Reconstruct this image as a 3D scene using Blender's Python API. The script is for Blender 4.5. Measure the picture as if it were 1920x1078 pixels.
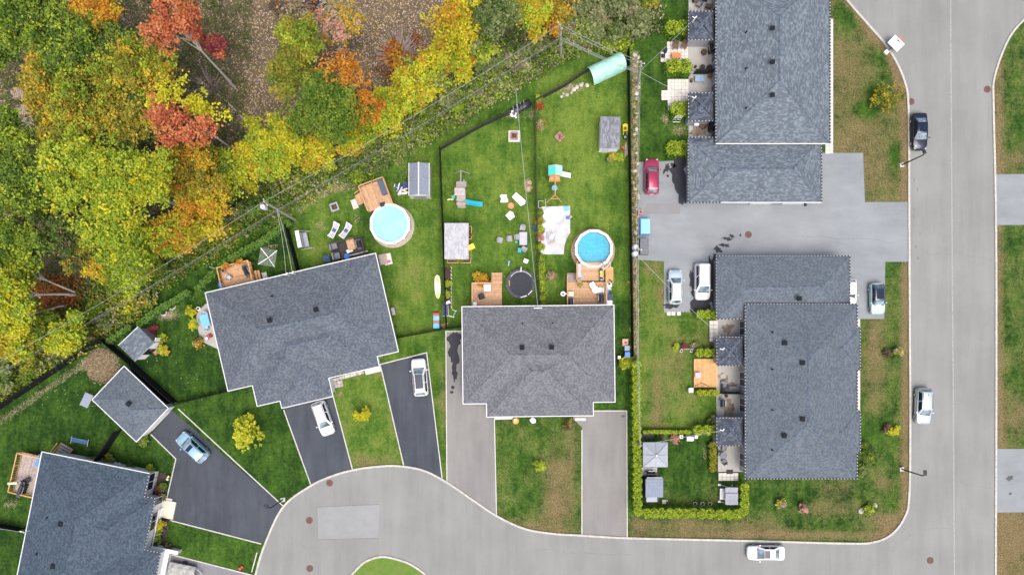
import bpy, bmesh, math, random
import numpy as np
from mathutils import Vector, Matrix
PI = math.pi
R_ = math.radians
scn = bpy.context.scene
for o in list(bpy.data.objects): bpy.data.objects.remove(o)
COL = scn.collection
random.seed(7); RNG = np.random.default_rng(11)

# ------------------------------------------------------------------ camera, sky, sun, exposure
S = 0.067          # metres per photo pixel on the ground
HC = 85.7          # flying height of the camera
NX, NY = 960.0, 650.0   # photo pixel straight below the camera
cd = bpy.data.cameras.new('camera'); cam = bpy.data.objects.new('camera', cd); COL.objects.link(cam)
cam.location = (0, 0, HC); cam.rotation_euler = (0, 0, 0)
cd.sensor_width = 36; cd.lens = 36 * (HC / S) / 1920; cd.shift_y = (NY - 539) / 1920
cd.clip_start = 1; cd.clip_end = 3000
scn.camera = cam
SUN_EL, SUN_AZ = 68, 160        # elevation, compass direction the light comes from (degrees, clockwise from north)
w = bpy.data.worlds.new('World'); scn.world = w; w.use_nodes = True
nt = w.node_tree; bg = nt.nodes['Background']
sky = nt.nodes.new('ShaderNodeTexSky'); sky.sky_type = 'NISHITA'; sky.sun_disc = False
sky.sun_elevation = R_(SUN_EL); sky.sun_rotation = R_(SUN_AZ); sky.dust_density = 5; sky.air_density = 0.6; sky.ozone_density = 1.0
nt.links.new(sky.outputs[0], bg.inputs[0]); bg.inputs[1].default_value = 0.15
sd = bpy.data.lights.new('sun', 'SUN'); sd.energy = 1.25; sd.angle = R_(48); sd.color = (1, 0.96, 0.9)
sun = bpy.data.objects.new('sun', sd); COL.objects.link(sun)
_az, _el = R_(SUN_AZ), R_(SUN_EL)
_d = Vector((math.sin(_az) * math.cos(_el), math.cos(_az) * math.cos(_el), math.sin(_el)))
sun.rotation_euler = _d.to_track_quat('Z', 'Y').to_euler()
scn.view_settings.view_transform = 'Standard'; scn.view_settings.look = 'None'
scn.view_settings.gamma = 1; scn.view_settings.exposure = 0.84; scn.view_settings.use_curve_mapping = False
scn.render.engine = 'CYCLES'
scn.cycles.max_bounces = 5; scn.cycles.diffuse_bounces = 3; scn.cycles.glossy_bounces = 3; scn.cycles.transparent_max_bounces = 8

# ------------------------------------------------------------------ helpers
def P(px, py, z=0.0):
    """point of the place at height z that stands at this pixel of the photograph"""
    k = (HC - z) / HC * S
    return Vector(((px - NX) * k, (NY - py) * k, z))
def ang(dx, dy): return math.atan2(-dy, dx)      # pixel direction -> heading

def tag(o, label=None, cat=None, group=None, kind=None):
    if label: o['label'] = label
    if cat: o['category'] = cat
    if group: o['group'] = group
    if kind: o['kind'] = kind
    return o
def thing(name, label, cat, loc, rz=0.0, group=None):
    o = bpy.data.objects.new(name, None); COL.objects.link(o); o.empty_display_size = 0.3
    o.location = loc; o.rotation_euler = (0, 0, rz)
    return tag(o, label, cat, group)

class MB:
    def __init__(s): s.v = []; s.f = []; s.uv = []
    def face(s, pts, uv=None):
        b = len(s.v); s.v += [tuple(p) for p in pts]; s.f.append(list(range(b, b + len(pts)))); s.uv.append(uv)
        return s
    def prism(s, poly, z0, z1, bottom=False):
        a = sum(poly[i][0] * poly[(i + 1) % len(poly)][1] - poly[(i + 1) % len(poly)][0] * poly[i][1] for i in range(len(poly)))
        if a < 0: poly = poly[::-1]
        n = len(poly)
        s.face([(p[0], p[1], z1) for p in poly])
        if bottom: s.face([(p[0], p[1], z0) for p in poly[::-1]])
        for i in range(n):
            p, q = poly[i], poly[(i + 1) % n]
            s.face([(p[0], p[1], z0), (q[0], q[1], z0), (q[0], q[1], z1), (p[0], p[1], z1)])
        return s
    def box(s, c, d, rz=0.0, M=None):
        pts = []
        ca, sa = math.cos(rz), math.sin(rz)
        for x, y, z in ((-1,-1,-1),(1,-1,-1),(1,1,-1),(-1,1,-1),(-1,-1,1),(1,-1,1),(1,1,1),(-1,1,1)):
            x *= d[0] / 2; y *= d[1] / 2; z *= d[2] / 2
            p = Vector((c[0] + x * ca - y * sa, c[1] + x * sa + y * ca, c[2] + z))
            pts.append(M @ p if M else p)
        for q in ((3,2,1,0),(4,5,6,7),(0,1,5,4),(1,2,6,5),(2,3,7,6),(3,0,4,7)): s.face([pts[i] for i in q])
        return s
    def tube(s, pts, r, n=6, cap=True):
        pts = [Vector(p) for p in pts]
        rs = r if isinstance(r, (list, tuple)) else [r] * len(pts)
        rings = []
        for i, p in enumerate(pts):
            t = (pts[min(i + 1, len(pts) - 1)] - pts[max(i - 1, 0)]).normalized()
            u = t.cross(Vector((0, 0, 1)) if abs(t.z) < 0.9 else Vector((1, 0, 0))).normalized(); v = u.cross(t)
            rings.append([p + (u * math.cos(2 * PI * k / n) + v * math.sin(2 * PI * k / n)) * rs[i] for k in range(n)])
        for a, b in zip(rings, rings[1:]):
            for k in range(n): s.face([a[k], b[k], b[(k + 1) % n], a[(k + 1) % n]][::-1])
        if cap: s.face(rings[0]); s.face(rings[-1][::-1])
        return s
    def lathe(s, prof, n=16, c=(0, 0, 0), sy=1.0, a0=0.0):
        rings = [[(c[0] + r * math.cos(a0 + 2 * PI * k / n), c[1] + sy * r * math.sin(a0 + 2 * PI * k / n), c[2] + z) for k in range(n)] for r, z in prof]
        for a, b in zip(rings, rings[1:]):
            for k in range(n): s.face([a[k], a[(k + 1) % n], b[(k + 1) % n], b[k]])
        if prof[-1][0] > 1e-4: s.face(rings[-1])
        return s
    def build(s, name, mat, parent=None, smooth=False, weld=False):
        me = bpy.data.meshes.new(name)
        me.from_pydata(s.v, [], s.f)
        if any(u for u in s.uv):
            l = me.uv_layers.new(name='UVMap')
            flat = []
            for f, u in zip(s.f, s.uv): flat += [c for p in (u or [(0, 0)] * len(f)) for c in p]
            l.data.foreach_set('uv', flat)
        if weld:
            bm = bmesh.new(); bm.from_mesh(me); bmesh.ops.remove_doubles(bm, verts=bm.verts, dist=1e-4); bm.to_mesh(me); bm.free()
        if smooth: me.polygons.foreach_set('use_smooth', [True] * len(me.polygons))
        me.materials.append(mat)
        o = bpy.data.objects.new(name, me); COL.objects.link(o)
        if parent: o.parent = parent
        return o

_cube = {}
def bx(name, parent, mat, c, d, rz=0.0, rot=None):
    """one block-shaped part; alike parts share one mesh (edges slightly rounded off)"""
    if mat.name not in _cube:
        me = bpy.data.meshes.new('block'); bm = bmesh.new(); bmesh.ops.create_cube(bm, size=1.0); bm.to_mesh(me); bm.free()
        me.materials.append(mat); _cube[mat.name] = me
    o = bpy.data.objects.new(name, _cube[mat.name]); COL.objects.link(o)
    o.location = c; o.scale = d; o.rotation_euler = rot if rot else (0, 0, rz)
    if parent: o.parent = parent
    return o
_cyl = {}
def cy(name, parent, mat, c, r, h, n=12, rot=None):
    """one round part standing on c"""
    k = (mat.name, n)
    if k not in _cyl:
        m = MB().lathe([(0.0, 0), (1, 0), (1, 0.94), (0.96, 1), (0, 1)], n).build('round', mat, weld=True)
        _cyl[k] = m.data; bpy.data.objects.remove(m)
    o = bpy.data.objects.new(name, _cyl[k]); COL.objects.link(o)
    o.location = c; o.scale = (r, r, h)
    if rot: o.rotation_euler = rot
    if parent: o.parent = parent
    return o

# ------------------------------------------------------------------ materials
MATS = {}
def M(name, col, rough=0.7, var=0.12, scale=4.0, metal=0.0, coat=0.0, rnd=0.0, bump=0.0, col2=None, detail=5, spec=0.4):
    if name in MATS: return MATS[name]
    m = bpy.data.materials.new(name); m.use_nodes = True; n = m.node_tree.nodes; L = m.node_tree.links
    b = n['Principled BSDF']; b.inputs['Roughness'].default_value = rough; b.inputs['Metallic'].default_value = metal
    b.inputs['Coat Weight'].default_value = coat; b.inputs['Coat Roughness'].default_value = 0.05; b.inputs['Specular IOR Level'].default_value = spec
    geo = n.new('ShaderNodeNewGeometry'); tx = n.new('ShaderNodeTexNoise'); tx.inputs['Scale'].default_value = scale; tx.inputs['Detail'].default_value = detail
    L.new(geo.outputs['Position'], tx.inputs['Vector'])
    mx = n.new('ShaderNodeMix'); mx.data_type = 'RGBA'
    c2 = col2 or tuple(c * (1 - 2 * var) for c in col); c1 = col if col2 else tuple(min(1, c * (1 + 2 * var)) for c in col)
    mx.inputs[6].default_value = (*c2, 1); mx.inputs[7].default_value = (*c1, 1)
    mr = n.new('ShaderNodeMapRange'); mr.inputs[1].default_value = 0.3; mr.inputs[2].default_value = 0.7
    L.new(tx.outputs[0], mr.inputs[0]); L.new(mr.outputs[0], mx.inputs[0])
    out = mx.outputs[2]
    if rnd:
        oi = n.new('ShaderNodeObjectInfo'); hs = n.new('ShaderNodeHueSaturation')
        m2 = n.new('ShaderNodeMapRange'); m2.inputs[3].default_value = 1 - rnd; m2.inputs[4].default_value = 1 + rnd
        L.new(oi.outputs['Random'], m2.inputs[0]); L.new(m2.outputs[0], hs.inputs['Value']); L.new(out, hs.inputs['Color']); out = hs.outputs[0]
    L.new(out, b.inputs['Base Color'])
    if bump:
        bp = n.new('ShaderNodeBump'); bp.inputs['Strength'].default_value = bump; bp.inputs['Distance'].default_value = 0.05
        L.new(tx.outputs[0], bp.inputs['Height']); L.new(bp.outputs[0], b.inputs['Normal'])
    MATS[name] = m
    return m

WHITE = M('white_vinyl', (.6, .61, .61), .5, .03)
SIDING = M('pale_siding', (.62, .62, .6), .6, .04)
GREYSID = M('grey_siding', (.3, .31, .33), .6, .05)
BLACK = M('black_metal', (.012, .013, .015), .5, .2)
DARKF = M('dark_fabric', (.03, .033, .04), .8, .2)
GREYM = M('grey_metal', (.33, .34, .36), .45, .06, metal=.3)
GALV = M('galvanised_steel', (.45, .46, .47), .4, .08, metal=.5)
CONC = M('pale_concrete', (.5, .48, .43), .85, .08, 3)
CONCW = M('white_concrete', (.5, .49, .455), .85, .06, 2)
WOODL = M('new_softwood', (.48, .29, .16), .7, .12, 6, rnd=.16)
WOODO = M('cedar_wood', (.56, .31, .13), .65, .12, 6, rnd=.14)
WOODG = M('weathered_wood', (.33, .28, .25), .8, .14, 6, rnd=.15)
WOODB = M('brown_wood', (.13, .075, .045), .75, .15, 6, rnd=.15)
WOODD = M('dark_stained_wood', (.045, .036, .034), .7, .15, 6, rnd=.2)
POLEW = M('pole_wood', (.3, .29, .22), .85, .15, 8)
GLASS = M('dark_window_glass', (.008, .016, .036), .06, .1, spec=.35)
GLASSR = M('sky_tinted_car_glass', (.17, .23, .265), .06, .4, 1.4, spec=1.0, coat=.8)  # pale blue sky reflection put into the base colour of the windscreens
RUBBER = M('rubber', (.015, .015, .016), .8, .1)
RUST = M('rusty_iron', (.125, .068, .056), .8, .3, 14)
BLUEP = M('blue_plastic', (.02, .16, .55), .4, .05)
LBLUE = M('light_blue_plastic', (.16, .42, .68), .45, .05)
TEAL = M('teal_plastic', (.02, .36, .45), .4, .05)
YELP = M('yellow_plastic', (.75, .62, .05), .4, .05)
REDP = M('red_plastic', (.55, .04, .04), .4, .05)
ORGP = M('orange_plastic', (.75, .17, .06), .45, .05)
GRNP = M('green_plastic', (.09, .45, .25), .45, .05)
LIMEP = M('lime_plastic', (.45, .6, .08), .4, .05)
WHITEP = M('white_plastic', (.78, .78, .78), .4, .03)
PINKP = M('pink_plastic', (.75, .12, .28), .5, .05)
TURQ = M('turquoise_sheet', (.34, .62, .5), .5, .1, 2)
GREYC = M('grey_cushion', (.16, .17, .19), .85, .1)
LGREYC = M('pale_grey_fabric', (.42, .42, .47), .8, .06)
NAVY = M('navy_fabric', (.035, .06, .13), .8, .1)
SOIL = M('garden_soil', (.055, .038, .028), .95, .3, 6)
BRICKP = M('pinkish_brick', (.33, .18, .15), .85, .15, 5, rnd=.15)
STONE = M('pale_stone', (.42, .4, .36), .85, .15, 4, rnd=.25)
PAVER = M('cream_paver', (.6, .56, .5), .85, .06, 5, rnd=.08)
BROWNW = M('brown_wicker', (.12, .075, .05), .8, .2, 8)

def shingle(name, dark, light, share=.5, bw=.4, bh=.2):
    """asphalt shingles: irregular tabs laid along the eave, share = part of pale tabs"""
    m = bpy.data.materials.new(name); m.use_nodes = True; n = m.node_tree.nodes; L = m.node_tree.links
    b = n['Principled BSDF']; b.inputs['Roughness'].default_value = .85; b.inputs['Specular IOR Level'].default_value = .3
    uv = n.new('ShaderNodeUVMap'); mp = n.new('ShaderNodeMapping'); mp.inputs['Scale'].default_value = (1 / bw, 1 / bh, 1); L.new(uv.outputs[0], mp.inputs[0])
    vo = n.new('ShaderNodeTexVoronoi'); vo.voronoi_dimensions = '2D'; vo.inputs['Scale'].default_value = 1; vo.inputs['Randomness'].default_value = .85; L.new(mp.outputs[0], vo.inputs['Vector'])
    sp = n.new('ShaderNodeSeparateColor'); L.new(vo.outputs['Color'], sp.inputs[0])
    mr = n.new('ShaderNodeMapRange'); mr.inputs[1].default_value = max(0, 1 - share - .3); mr.inputs[2].default_value = min(1, 1 - share + .3); L.new(sp.outputs[0], mr.inputs[0])
    mx = n.new('ShaderNodeMix'); mx.data_type = 'RGBA'; mx.inputs[6].default_value = (*dark, 1); mx.inputs[7].default_value = (*light, 1); L.new(mr.outputs[0], mx.inputs[0])
    geo = n.new('ShaderNodeNewGeometry')
    t2 = n.new('ShaderNodeTexNoise'); t2.inputs['Scale'].default_value = .45; t2.inputs['Detail'].default_value = 7; t2.inputs['Roughness'].default_value = .6; L.new(geo.outputs['Position'], t2.inputs['Vector'])
    t3 = n.new('ShaderNodeTexNoise'); t3.inputs['Scale'].default_value = 9; t3.inputs['Detail'].default_value = 2; L.new(geo.outputs['Position'], t3.inputs['Vector'])
    ad = n.new('ShaderNodeMath'); ad.operation = 'ADD'; L.new(t2.outputs[0], ad.inputs[0]); L.new(t3.outputs[0], ad.inputs[1])
    m2 = n.new('ShaderNodeMapRange'); m2.inputs[1].default_value = .65; m2.inputs[2].default_value = 1.35; m2.inputs[3].default_value = .86; m2.inputs[4].default_value = 1.14; L.new(ad.outputs[0], m2.inputs[0])
    hs = n.new('ShaderNodeHueSaturation'); L.new(mx.outputs[2], hs.inputs['Color']); L.new(m2.outputs[0], hs.inputs['Value']); L.new(hs.outputs[0], b.inputs['Base Color'])
    bp = n.new('ShaderNodeBump'); bp.inputs['Strength'].default_value = .4; bp.inputs['Distance'].default_value = .02; L.new(sp.outputs[1], bp.inputs['Height']); L.new(bp.outputs[0], b.inputs['Normal'])
    return m
SH_A = shingle('grey_shingles', (.098, .105, .116), (.152, .161, .175), .42, .2, .15)
SH_B = shingle('blue_grey_shingles', (.068, .082, .099), (.114, .131, .154), .42, .2, .15)
SH_C = shingle('slate_blue_shingles', (.035, .054, .074), (.067, .092, .123), .42, .2, .15)
SH_E = shingle('streaky_blue_shingles', (.084, .104, .124), (.164, .193, .224), .3, .3, .14)
SH_F = shingle('smooth_blue_shingles', (.072, .090, .110), (.110, .131, .153), .45, .2, .15)
SH_D = shingle('dark_porch_shingles', (.04, .049, .065), (.1, .118, .15), .25, .35, .15)
SH_S = shingle('pale_shed_shingles', (.33, .335, .35), (.43, .43, .45), .6, .2, .4)
RIDGE = M('ridge_shingle', (.08, .102, .135), .85, .25, 3)
RIDGEC = M('slate_ridge_shingle', (.042, .06, .087), .85, .25, 3)
RIDGEA = M('grey_ridge_shingle', (.108, .112, .13), .85, .25, 3)

def leafmat(name, trans=.25):
    m = bpy.data.materials.new(name); m.use_nodes = True; n = m.node_tree.nodes; L = m.node_tree.links
    b = n['Principled BSDF']; b.inputs['Roughness'].default_value = .65; b.inputs['Specular IOR Level'].default_value = .25
    at = n.new('ShaderNodeAttribute'); at.attribute_name = 'Col'
    L.new(at.outputs['Color'], b.inputs['Base Color'])
    tr = n.new('ShaderNodeBsdfTranslucent'); L.new(at.outputs['Color'], tr.inputs['Color'])
    mx = n.new('ShaderNodeMixShader'); mx.inputs[0].default_value = trans
    L.new(b.outputs[0], mx.inputs[1]); L.new(tr.outputs[0], mx.inputs[2]); L.new(mx.outputs[0], n['Material Output'].inputs[0])
    return m
LEAF = leafmat('leaf')
BARK = M('grey_brown_bark', (.16, .14, .115), .9, .25, 8)
BIRCH = M('white_birch_bark', (.6, .57, .5), .8, .2, 6)
TWIG = M('grey_twig', (.33, .27, .25), .9, .2, 8)

# ------------------------------------------------------------------ ground
def sst(a, b, x): t = np.clip((x - a) / (b - a), 0, 1); return t * t * (3 - 2 * t)
def make_ground():
    xs = np.concatenate([np.linspace(-3500, -300, 12)[:-1], np.linspace(-300, -60, 12)[:-1], np.arange(-60, 1981, 5.0), np.linspace(1980, 2300, 12)[1:], np.linspace(2300, 5500, 12)[1:]])
    ys = np.concatenate([np.linspace(-3500, -300, 12)[:-1], np.linspace(-300, -60, 12)[:-1], np.arange(-60, 1141, 5.0), np.linspace(1140, 1400, 12)[1:], np.linspace(1400, 4500, 12)[1:]])
    X, Y = np.meshgrid(xs, ys)
    def blob(cx, cy, rx, ry, a): return a * np.exp(-((X - cx) / rx) ** 2 - ((Y - cy) / ry) ** 2)
    def rect(x0, y0, x1, y1, f=8): return sst(x0 - f, x0 + f, X) * (1 - sst(x1 - f, x1 + f, X)) * sst(y0 - f, y0 + f, Y) * (1 - sst(y1 - f, y1 + f, Y))
    def band(x0, y0, x1, y1, wd):
        dx, dy = x1 - x0, y1 - y0; l2 = dx * dx + dy * dy
        t = np.clip(((X - x0) * dx + (Y - y0) * dy) / l2, 0, 1)
        return np.exp(-(((X - x0 - t * dx) ** 2 + (Y - y0 - t * dy) ** 2) / wd ** 2))
    d = (667 - .598 * X - Y) / 1.165
    lit = sst(-12, 22, d) * (1 - sst(1090, 1180, X))
    tone = np.full_like(X, .4); dry = np.full_like(X, .12); sand = np.zeros_like(X)
    def setr(a, r, v): return a * (1 - r) + v * r
    for r, t, q in ((rect(-60, 640, 330, 1140), .15, .07), (rect(230, 420, 545, 760), .12, .05), (rect(545, 250, 826, 640), .58, .16),
                    (rect(330, 740, 590, 960), .2, .05), (rect(625, 660, 760, 900), .68, .26), (rect(800, 640, 838, 900), .52, .25),
                    (rect(826, 235, 1008, 615), .6, .06), (rect(1008, 130, 1180, 575), .68, .06), (rect(1150, 560, 1184, 780), .2, .1),
                    (rect(925, 780, 1092, 1005), .36, .34), (rect(1200, 0, 1292, 310), .24, .1), (rect(1200, 485, 1345, 810), .68, .34),
                    (rect(1200, 812, 1400, 960), .18, .12), (rect(1184, 890, 1706, 1020), .24, .3), (rect(1555, -60, 1706, 380), .3, .53),
                    (rect(1605, 490, 1708, 1000), .34, .36), (rect(1862, -60, 2300, 1400), .3, .36), (rect(300, 970, 490, 1080), .3, .1), (rect(650, 1040, 810, 1140), .5, .2)):
        tone = setr(tone, r, t); dry = setr(dry, r, q)
    # dry patches and bare earth
    for a in ((1040, 900, 22, 60, .45), (1050, 960, 30, 30, .4), (1000, 990, 60, 14, .4), (940, 985, 25, 18, .4), (1070, 860, 12, 60, .35), (1610, 300, 60, 70, .25), (1600, 120, 40, 90, .2),
              (1590, 35, 22, 40, -.45), (1650, 110, 40, 30, -.25), (1625, 205, 20, 16, -.75), (1640, 175, 26, 20, -.35), (1680, 290, 14, 30, -.4), (1640, 660, 20, 120, .4), (1640, 810, 26, 26, -.35), (1655, 905, 20, 14, .3), (1570, 920, 40, 20, .3),
              (1560, 955, 60, 14, .3), (1270, 690, 25, 60, .28), (1235, 790, 16, 60, .25), (1230, 745, 10, 60, .3), (1240, 560, 12, 30, .3), (1225, 500, 26, 16, .35), (1300, 985, 120, 14, .4), (1430, 990, 60, 14, .2),
              (1900, 300, 40, 20, .3), (1900, 780, 30, 40, .35), (1885, 1000, 40, 60, .5), (690, 865, 50, 12, .4), (700, 690, 20, 18, .3), (740, 760, 10, 60, .15), (830, 760, 6, 90, .3), (790, 520, 30, 60, .18), (745, 530, 20, 60, .2),
              (1150, 900, 8, 80, .1), (1195, 985, 20, 20, .3), (1440, 1003, 260, 8, .5), (1660, 975, 30, 14, .55)):
        dry = dry + blob(*a)
    dry += .55 * np.exp(-((X - 1698) / 9) ** 2) * rect(1650, -60, 1710, 1000) + .5 * np.exp(-((X - 1872) / 10) ** 2) + .3 * rect(1862, 960, 1990, 1140)
    dry += .6 * band(1587, 0, 1668, 95, 10) + .6 * band(1668, 95, 1700, 200, 9) + .5 * band(1690, 980, 1640, 1012, 12) + .4 * band(500, 990, 585, 912, 7)
    for a in ((192, 685, 30, 26, .75), (20, 945, 26, 16, .5), (600, 425, 22, 16, .5), (668, 410, 16, 24, .45), (655, 350, 40, 16, .45), (745, 300, 24, 16, .5), (760, 330, 18, 16, .4), (960, 215, 30, 12, .5), (500, 462, 40, 7, .6),
              (312, 590, 34, 14, .7), (1070, 165, 34, 12, .7), (1000, 215, 12, 14, .5), (990, 348, 8, 14, 1.2), (1247, 222, 12, 14, .6), (1275, 245, 22, 14, .6), (1322, 850, 6, 34, .5), (1018, 290, 8, 40, .3), (845, 560, 8, 36, .2), (725, 600, 6, 20, .6), (612, 712, 8, 8, .5), (640, 738, 8, 5, .7), (715, 668, 16, 5, .6), (1000, 445, 8, 60, .25)):
        sand = sand + blob(*a)
    sand += .5 * band(0, 790, 190, 660, 11) * (X < 215) + .85 * np.exp(-((X - 1191) / 8) ** 2) * rect(1170, 95, 1210, 690) + .4 * band(560, 395, 640, 345, 12)
    # rough strip below the power line
    mead = sst(-75, -20, d) * (1 - sst(-12, 22, d)) * (X > 280)
    sand += .15 * mead; dry += .12 * mead; tone += .4 * mead
    tone += blob(780, 520, 40, 90, .25) + blob(930, 330, 50, 60, .2) + blob(940, 440, 40, 40, .2) + blob(1090, 240, 60, 60, .25) + blob(1090, 330, 40, 80, .15) + blob(1100, 590, 10, 10, 0)
    tone -= blob(900, 420, 60, 16, .2) + blob(1160, 420, 14, 120, .25) + blob(690, 440, 14, 60, .3) + blob(1060, 500, 40, 30, .2) + blob(1300, 620, 30, 30, .2) + blob(900, 510, 40, 30, .2) + blob(950, 790, 60, 10, .2)
    n = X.size
    co = np.stack([(X - NX) * S, (NY - Y) * S, np.zeros_like(X)], -1).reshape(-1, 3)
    # slight unevenness of the lawns, always below zero
    co[:, 2] = -0.02 - .012 * (1 + np.sin(co[:, 0] * .7) * np.cos(co[:, 1] * .9))
    h, wd = X.shape
    idx = np.arange(n).reshape(h, wd)
    q = np.stack([idx[:-1, :-1], idx[1:, :-1], idx[1:, 1:], idx[:-1, 1:]], -1).reshape(-1, 4)
    me = bpy.data.meshes.new('ground')
    me.vertices.add(n); me.vertices.foreach_set('co', co.ravel())
    me.loops.add(q.size); me.loops.foreach_set('vertex_index', q.ravel())
    me.polygons.add(len(q)); me.polygons.foreach_set('loop_start', np.arange(0, q.size, 4))
    me.update(); me.validate()
    ca = me.color_attributes.new('Cover', 'FLOAT_COLOR', 'POINT')
    ca.data.foreach_set('color', np.clip(np.stack([dry, lit, tone, sand], -1), 0, 1.3).reshape(-1))
    m = bpy.data.materials.new('lawn_and_wood_floor'); m.use_nodes = True; nd = m.node_tree.nodes; L = m.node_tree.links
    b = nd['Principled BSDF']; b.inputs['Roughness'].default_value = .9; b.inputs['Specular IOR Level'].default_value = .15
    geo = nd.new('ShaderNodeNewGeometry'); at = nd.new('ShaderNodeAttribute'); at.attribute_name = 'Cover'
    sp = nd.new('ShaderNodeSeparateColor'); L.new(at.outputs['Color'], sp.inputs[0])
    def noise(sc, det=4, rough=.6, vec=None):
        t = nd.new('ShaderNodeTexNoise'); t.inputs['Scale'].default_value = sc; t.inputs['Detail'].default_value = det; t.inputs['Roughness'].default_value = rough
        L.new(vec or geo.outputs['Position'], t.inputs['Vector']); return t.outputs[0]
    def mth(op, a, b_=None):
        t = nd.new('ShaderNodeMath'); t.operation = op
        for i, v in enumerate((a, b_)):
            if v is None: continue
            if isinstance(v, (int, float)): t.inputs[i].default_value = v
            else: L.new(v, t.inputs[i])
        return t.outputs[0]
    def mrg(v, a, b_, c=0, d_=1):
        t = nd.new('ShaderNodeMapRange'); L.new(v, t.inputs[0])
        for i, k in zip((1, 2, 3, 4), (a, b_, c, d_)): t.inputs[i].default_value = k
        return t.outputs[0]
    def mix(f, a, b_):
        t = nd.new('ShaderNodeMix'); t.data_type = 'RGBA'; L.new(f, t.inputs[0])
        for i, v in ((6, a), (7, b_)):
            if isinstance(v, tuple): t.inputs[i].default_value = (*v, 1)
            else: L.new(v, t.inputs[i])
        return t.outputs[2]
    n1 = noise(.35, 6, .65); n2 = noise(2.2, 5, .7); n3 = noise(9, 3, .7); n4 = noise(26, 2, .6)
    mpn = nd.new('ShaderNodeMapping'); mpn.inputs['Scale'].default_value = (1, .22, 1); L.new(geo.outputs['Position'], mpn.inputs[0])
    n5 = noise(1.3, 3, .5, mpn.outputs[0])
    # lawn tone
    t = mth('ADD', sp.outputs[2], mth('MULTIPLY', mth('SUBTRACT', n2, .5), 1.15)); t = mth('ADD', t, mth('MULTIPLY', mth('SUBTRACT', n1, .5), 1.3)); t = mth('ADD', t, mth('MULTIPLY', mth('SUBTRACT', n5, .5), .8))
    g = mix(mrg(t, 0, .5), (.014, .044, .006), (.056, .122, .014)); g = mix(mrg(t, .5, 1.0), g, (.142, .205, .032))
    # dry grass
    f = mth('ADD', sp.outputs[0], mth('MULTIPLY', mth('SUBTRACT', n2, .5), .8)); f = mth('ADD', f, mth('MULTIPLY', mth('SUBTRACT', n1, .5), 1.1)); f = mth('ADD', f, mth('MULTIPLY', mth('SUBTRACT', n3, .5), .5))
    dc = mix(mrg(n3, .35, .65), (.13, .088, .045), (.26, .19, .1)); dc = mix(mrg(n2, .4, .7), dc, (.16, .118, .055))
    g = mix(mrg(f, .3, .85, 0, .88), g, dc)
    s2 = mth('ADD', at.outputs['Alpha'], mth('MULTIPLY', mth('SUBTRACT', n3, .5), 1.0)); s2 = mth('ADD', s2, mth('MULTIPLY', mth('SUBTRACT', n2, .5), .6))
    g = mix(mrg(s2, .38, .7, 0, .95), g, mix(mrg(n3, .3, .7), (.16, .115, .07), (.36, .29, .19)))
    # blade-scale light and dark
    hs = nd.new('ShaderNodeHueSaturation'); L.new(g, hs.inputs['Color']); L.new(mrg(mth('ADD', n4, n3), .74, 1.26, .45, 1.6), hs.inputs['Value'])
    wood = mix(mrg(n1, .35, .65), (.048, .04, .027), (.135, .105, .06)); wood = mix(mrg(n2, .45, .7), wood, (.17, .13, .072))
    wood = mix(mrg(n4, .52, .68), wood, (.33, .26, .18))
    fl = mth('ADD', sp.outputs[1], mth('MULTIPLY', mth('SUBTRACT', n2, .5), .5))
    L.new(mix(mrg(fl, .35, .65), hs.outputs[0], wood), b.inputs['Base Color'])
    bp = nd.new('ShaderNodeBump'); bp.inputs['Strength'].default_value = .9; bp.inputs['Distance'].default_value = .07
    L.new(mth('ADD', n3, n4), bp.inputs['Height']); L.new(bp.outputs[0], b.inputs['Normal'])
    me.materials.append(m)
    o = bpy.data.objects.new('ground', me); COL.objects.link(o); tag(o, kind='structure')
make_ground()

# ------------------------------------------------------------------ roads, driveways, kerbs
def smooth(pts, n=6):
    out = []
    for i in range(len(pts) - 1):
        p0, p1, p2, p3 = pts[max(i - 1, 0)], pts[i], pts[i + 1], pts[min(i + 2, len(pts) - 1)]
        for k in range(n):
            t = k / n
            out.append(tuple(.5 * (2 * p1[j] + (p2[j] - p0[j]) * t + (2 * p0[j] - 5 * p1[j] + 4 * p2[j] - p3[j]) * t * t + (3 * p1[j] - p0[j] - 3 * p2[j] + p3[j]) * t ** 3) for j in (0, 1)))
    return out + [tuple(pts[-1])]
def W2(pts, z=0): return [(P(x, y, z).x, P(x, y, z).y) for x, y in pts]
def sheet(name, pts, z, mat, kind='structure'):
    w = W2(pts); mb = MB(); a = sum(w[i][0] * w[(i + 1) % len(w)][1] - w[(i + 1) % len(w)][0] * w[i][1] for i in range(len(w)))
    if a < 0: w = w[::-1]
    mb.face([(x, y, z) for x, y in w]); o = mb.build(name, mat); bm = bmesh.new(); bm.from_mesh(o.data); bmesh.ops.triangulate(bm, faces=bm.faces); bm.to_mesh(o.data); bm.free()
    return tag(o, kind=kind)
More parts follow.
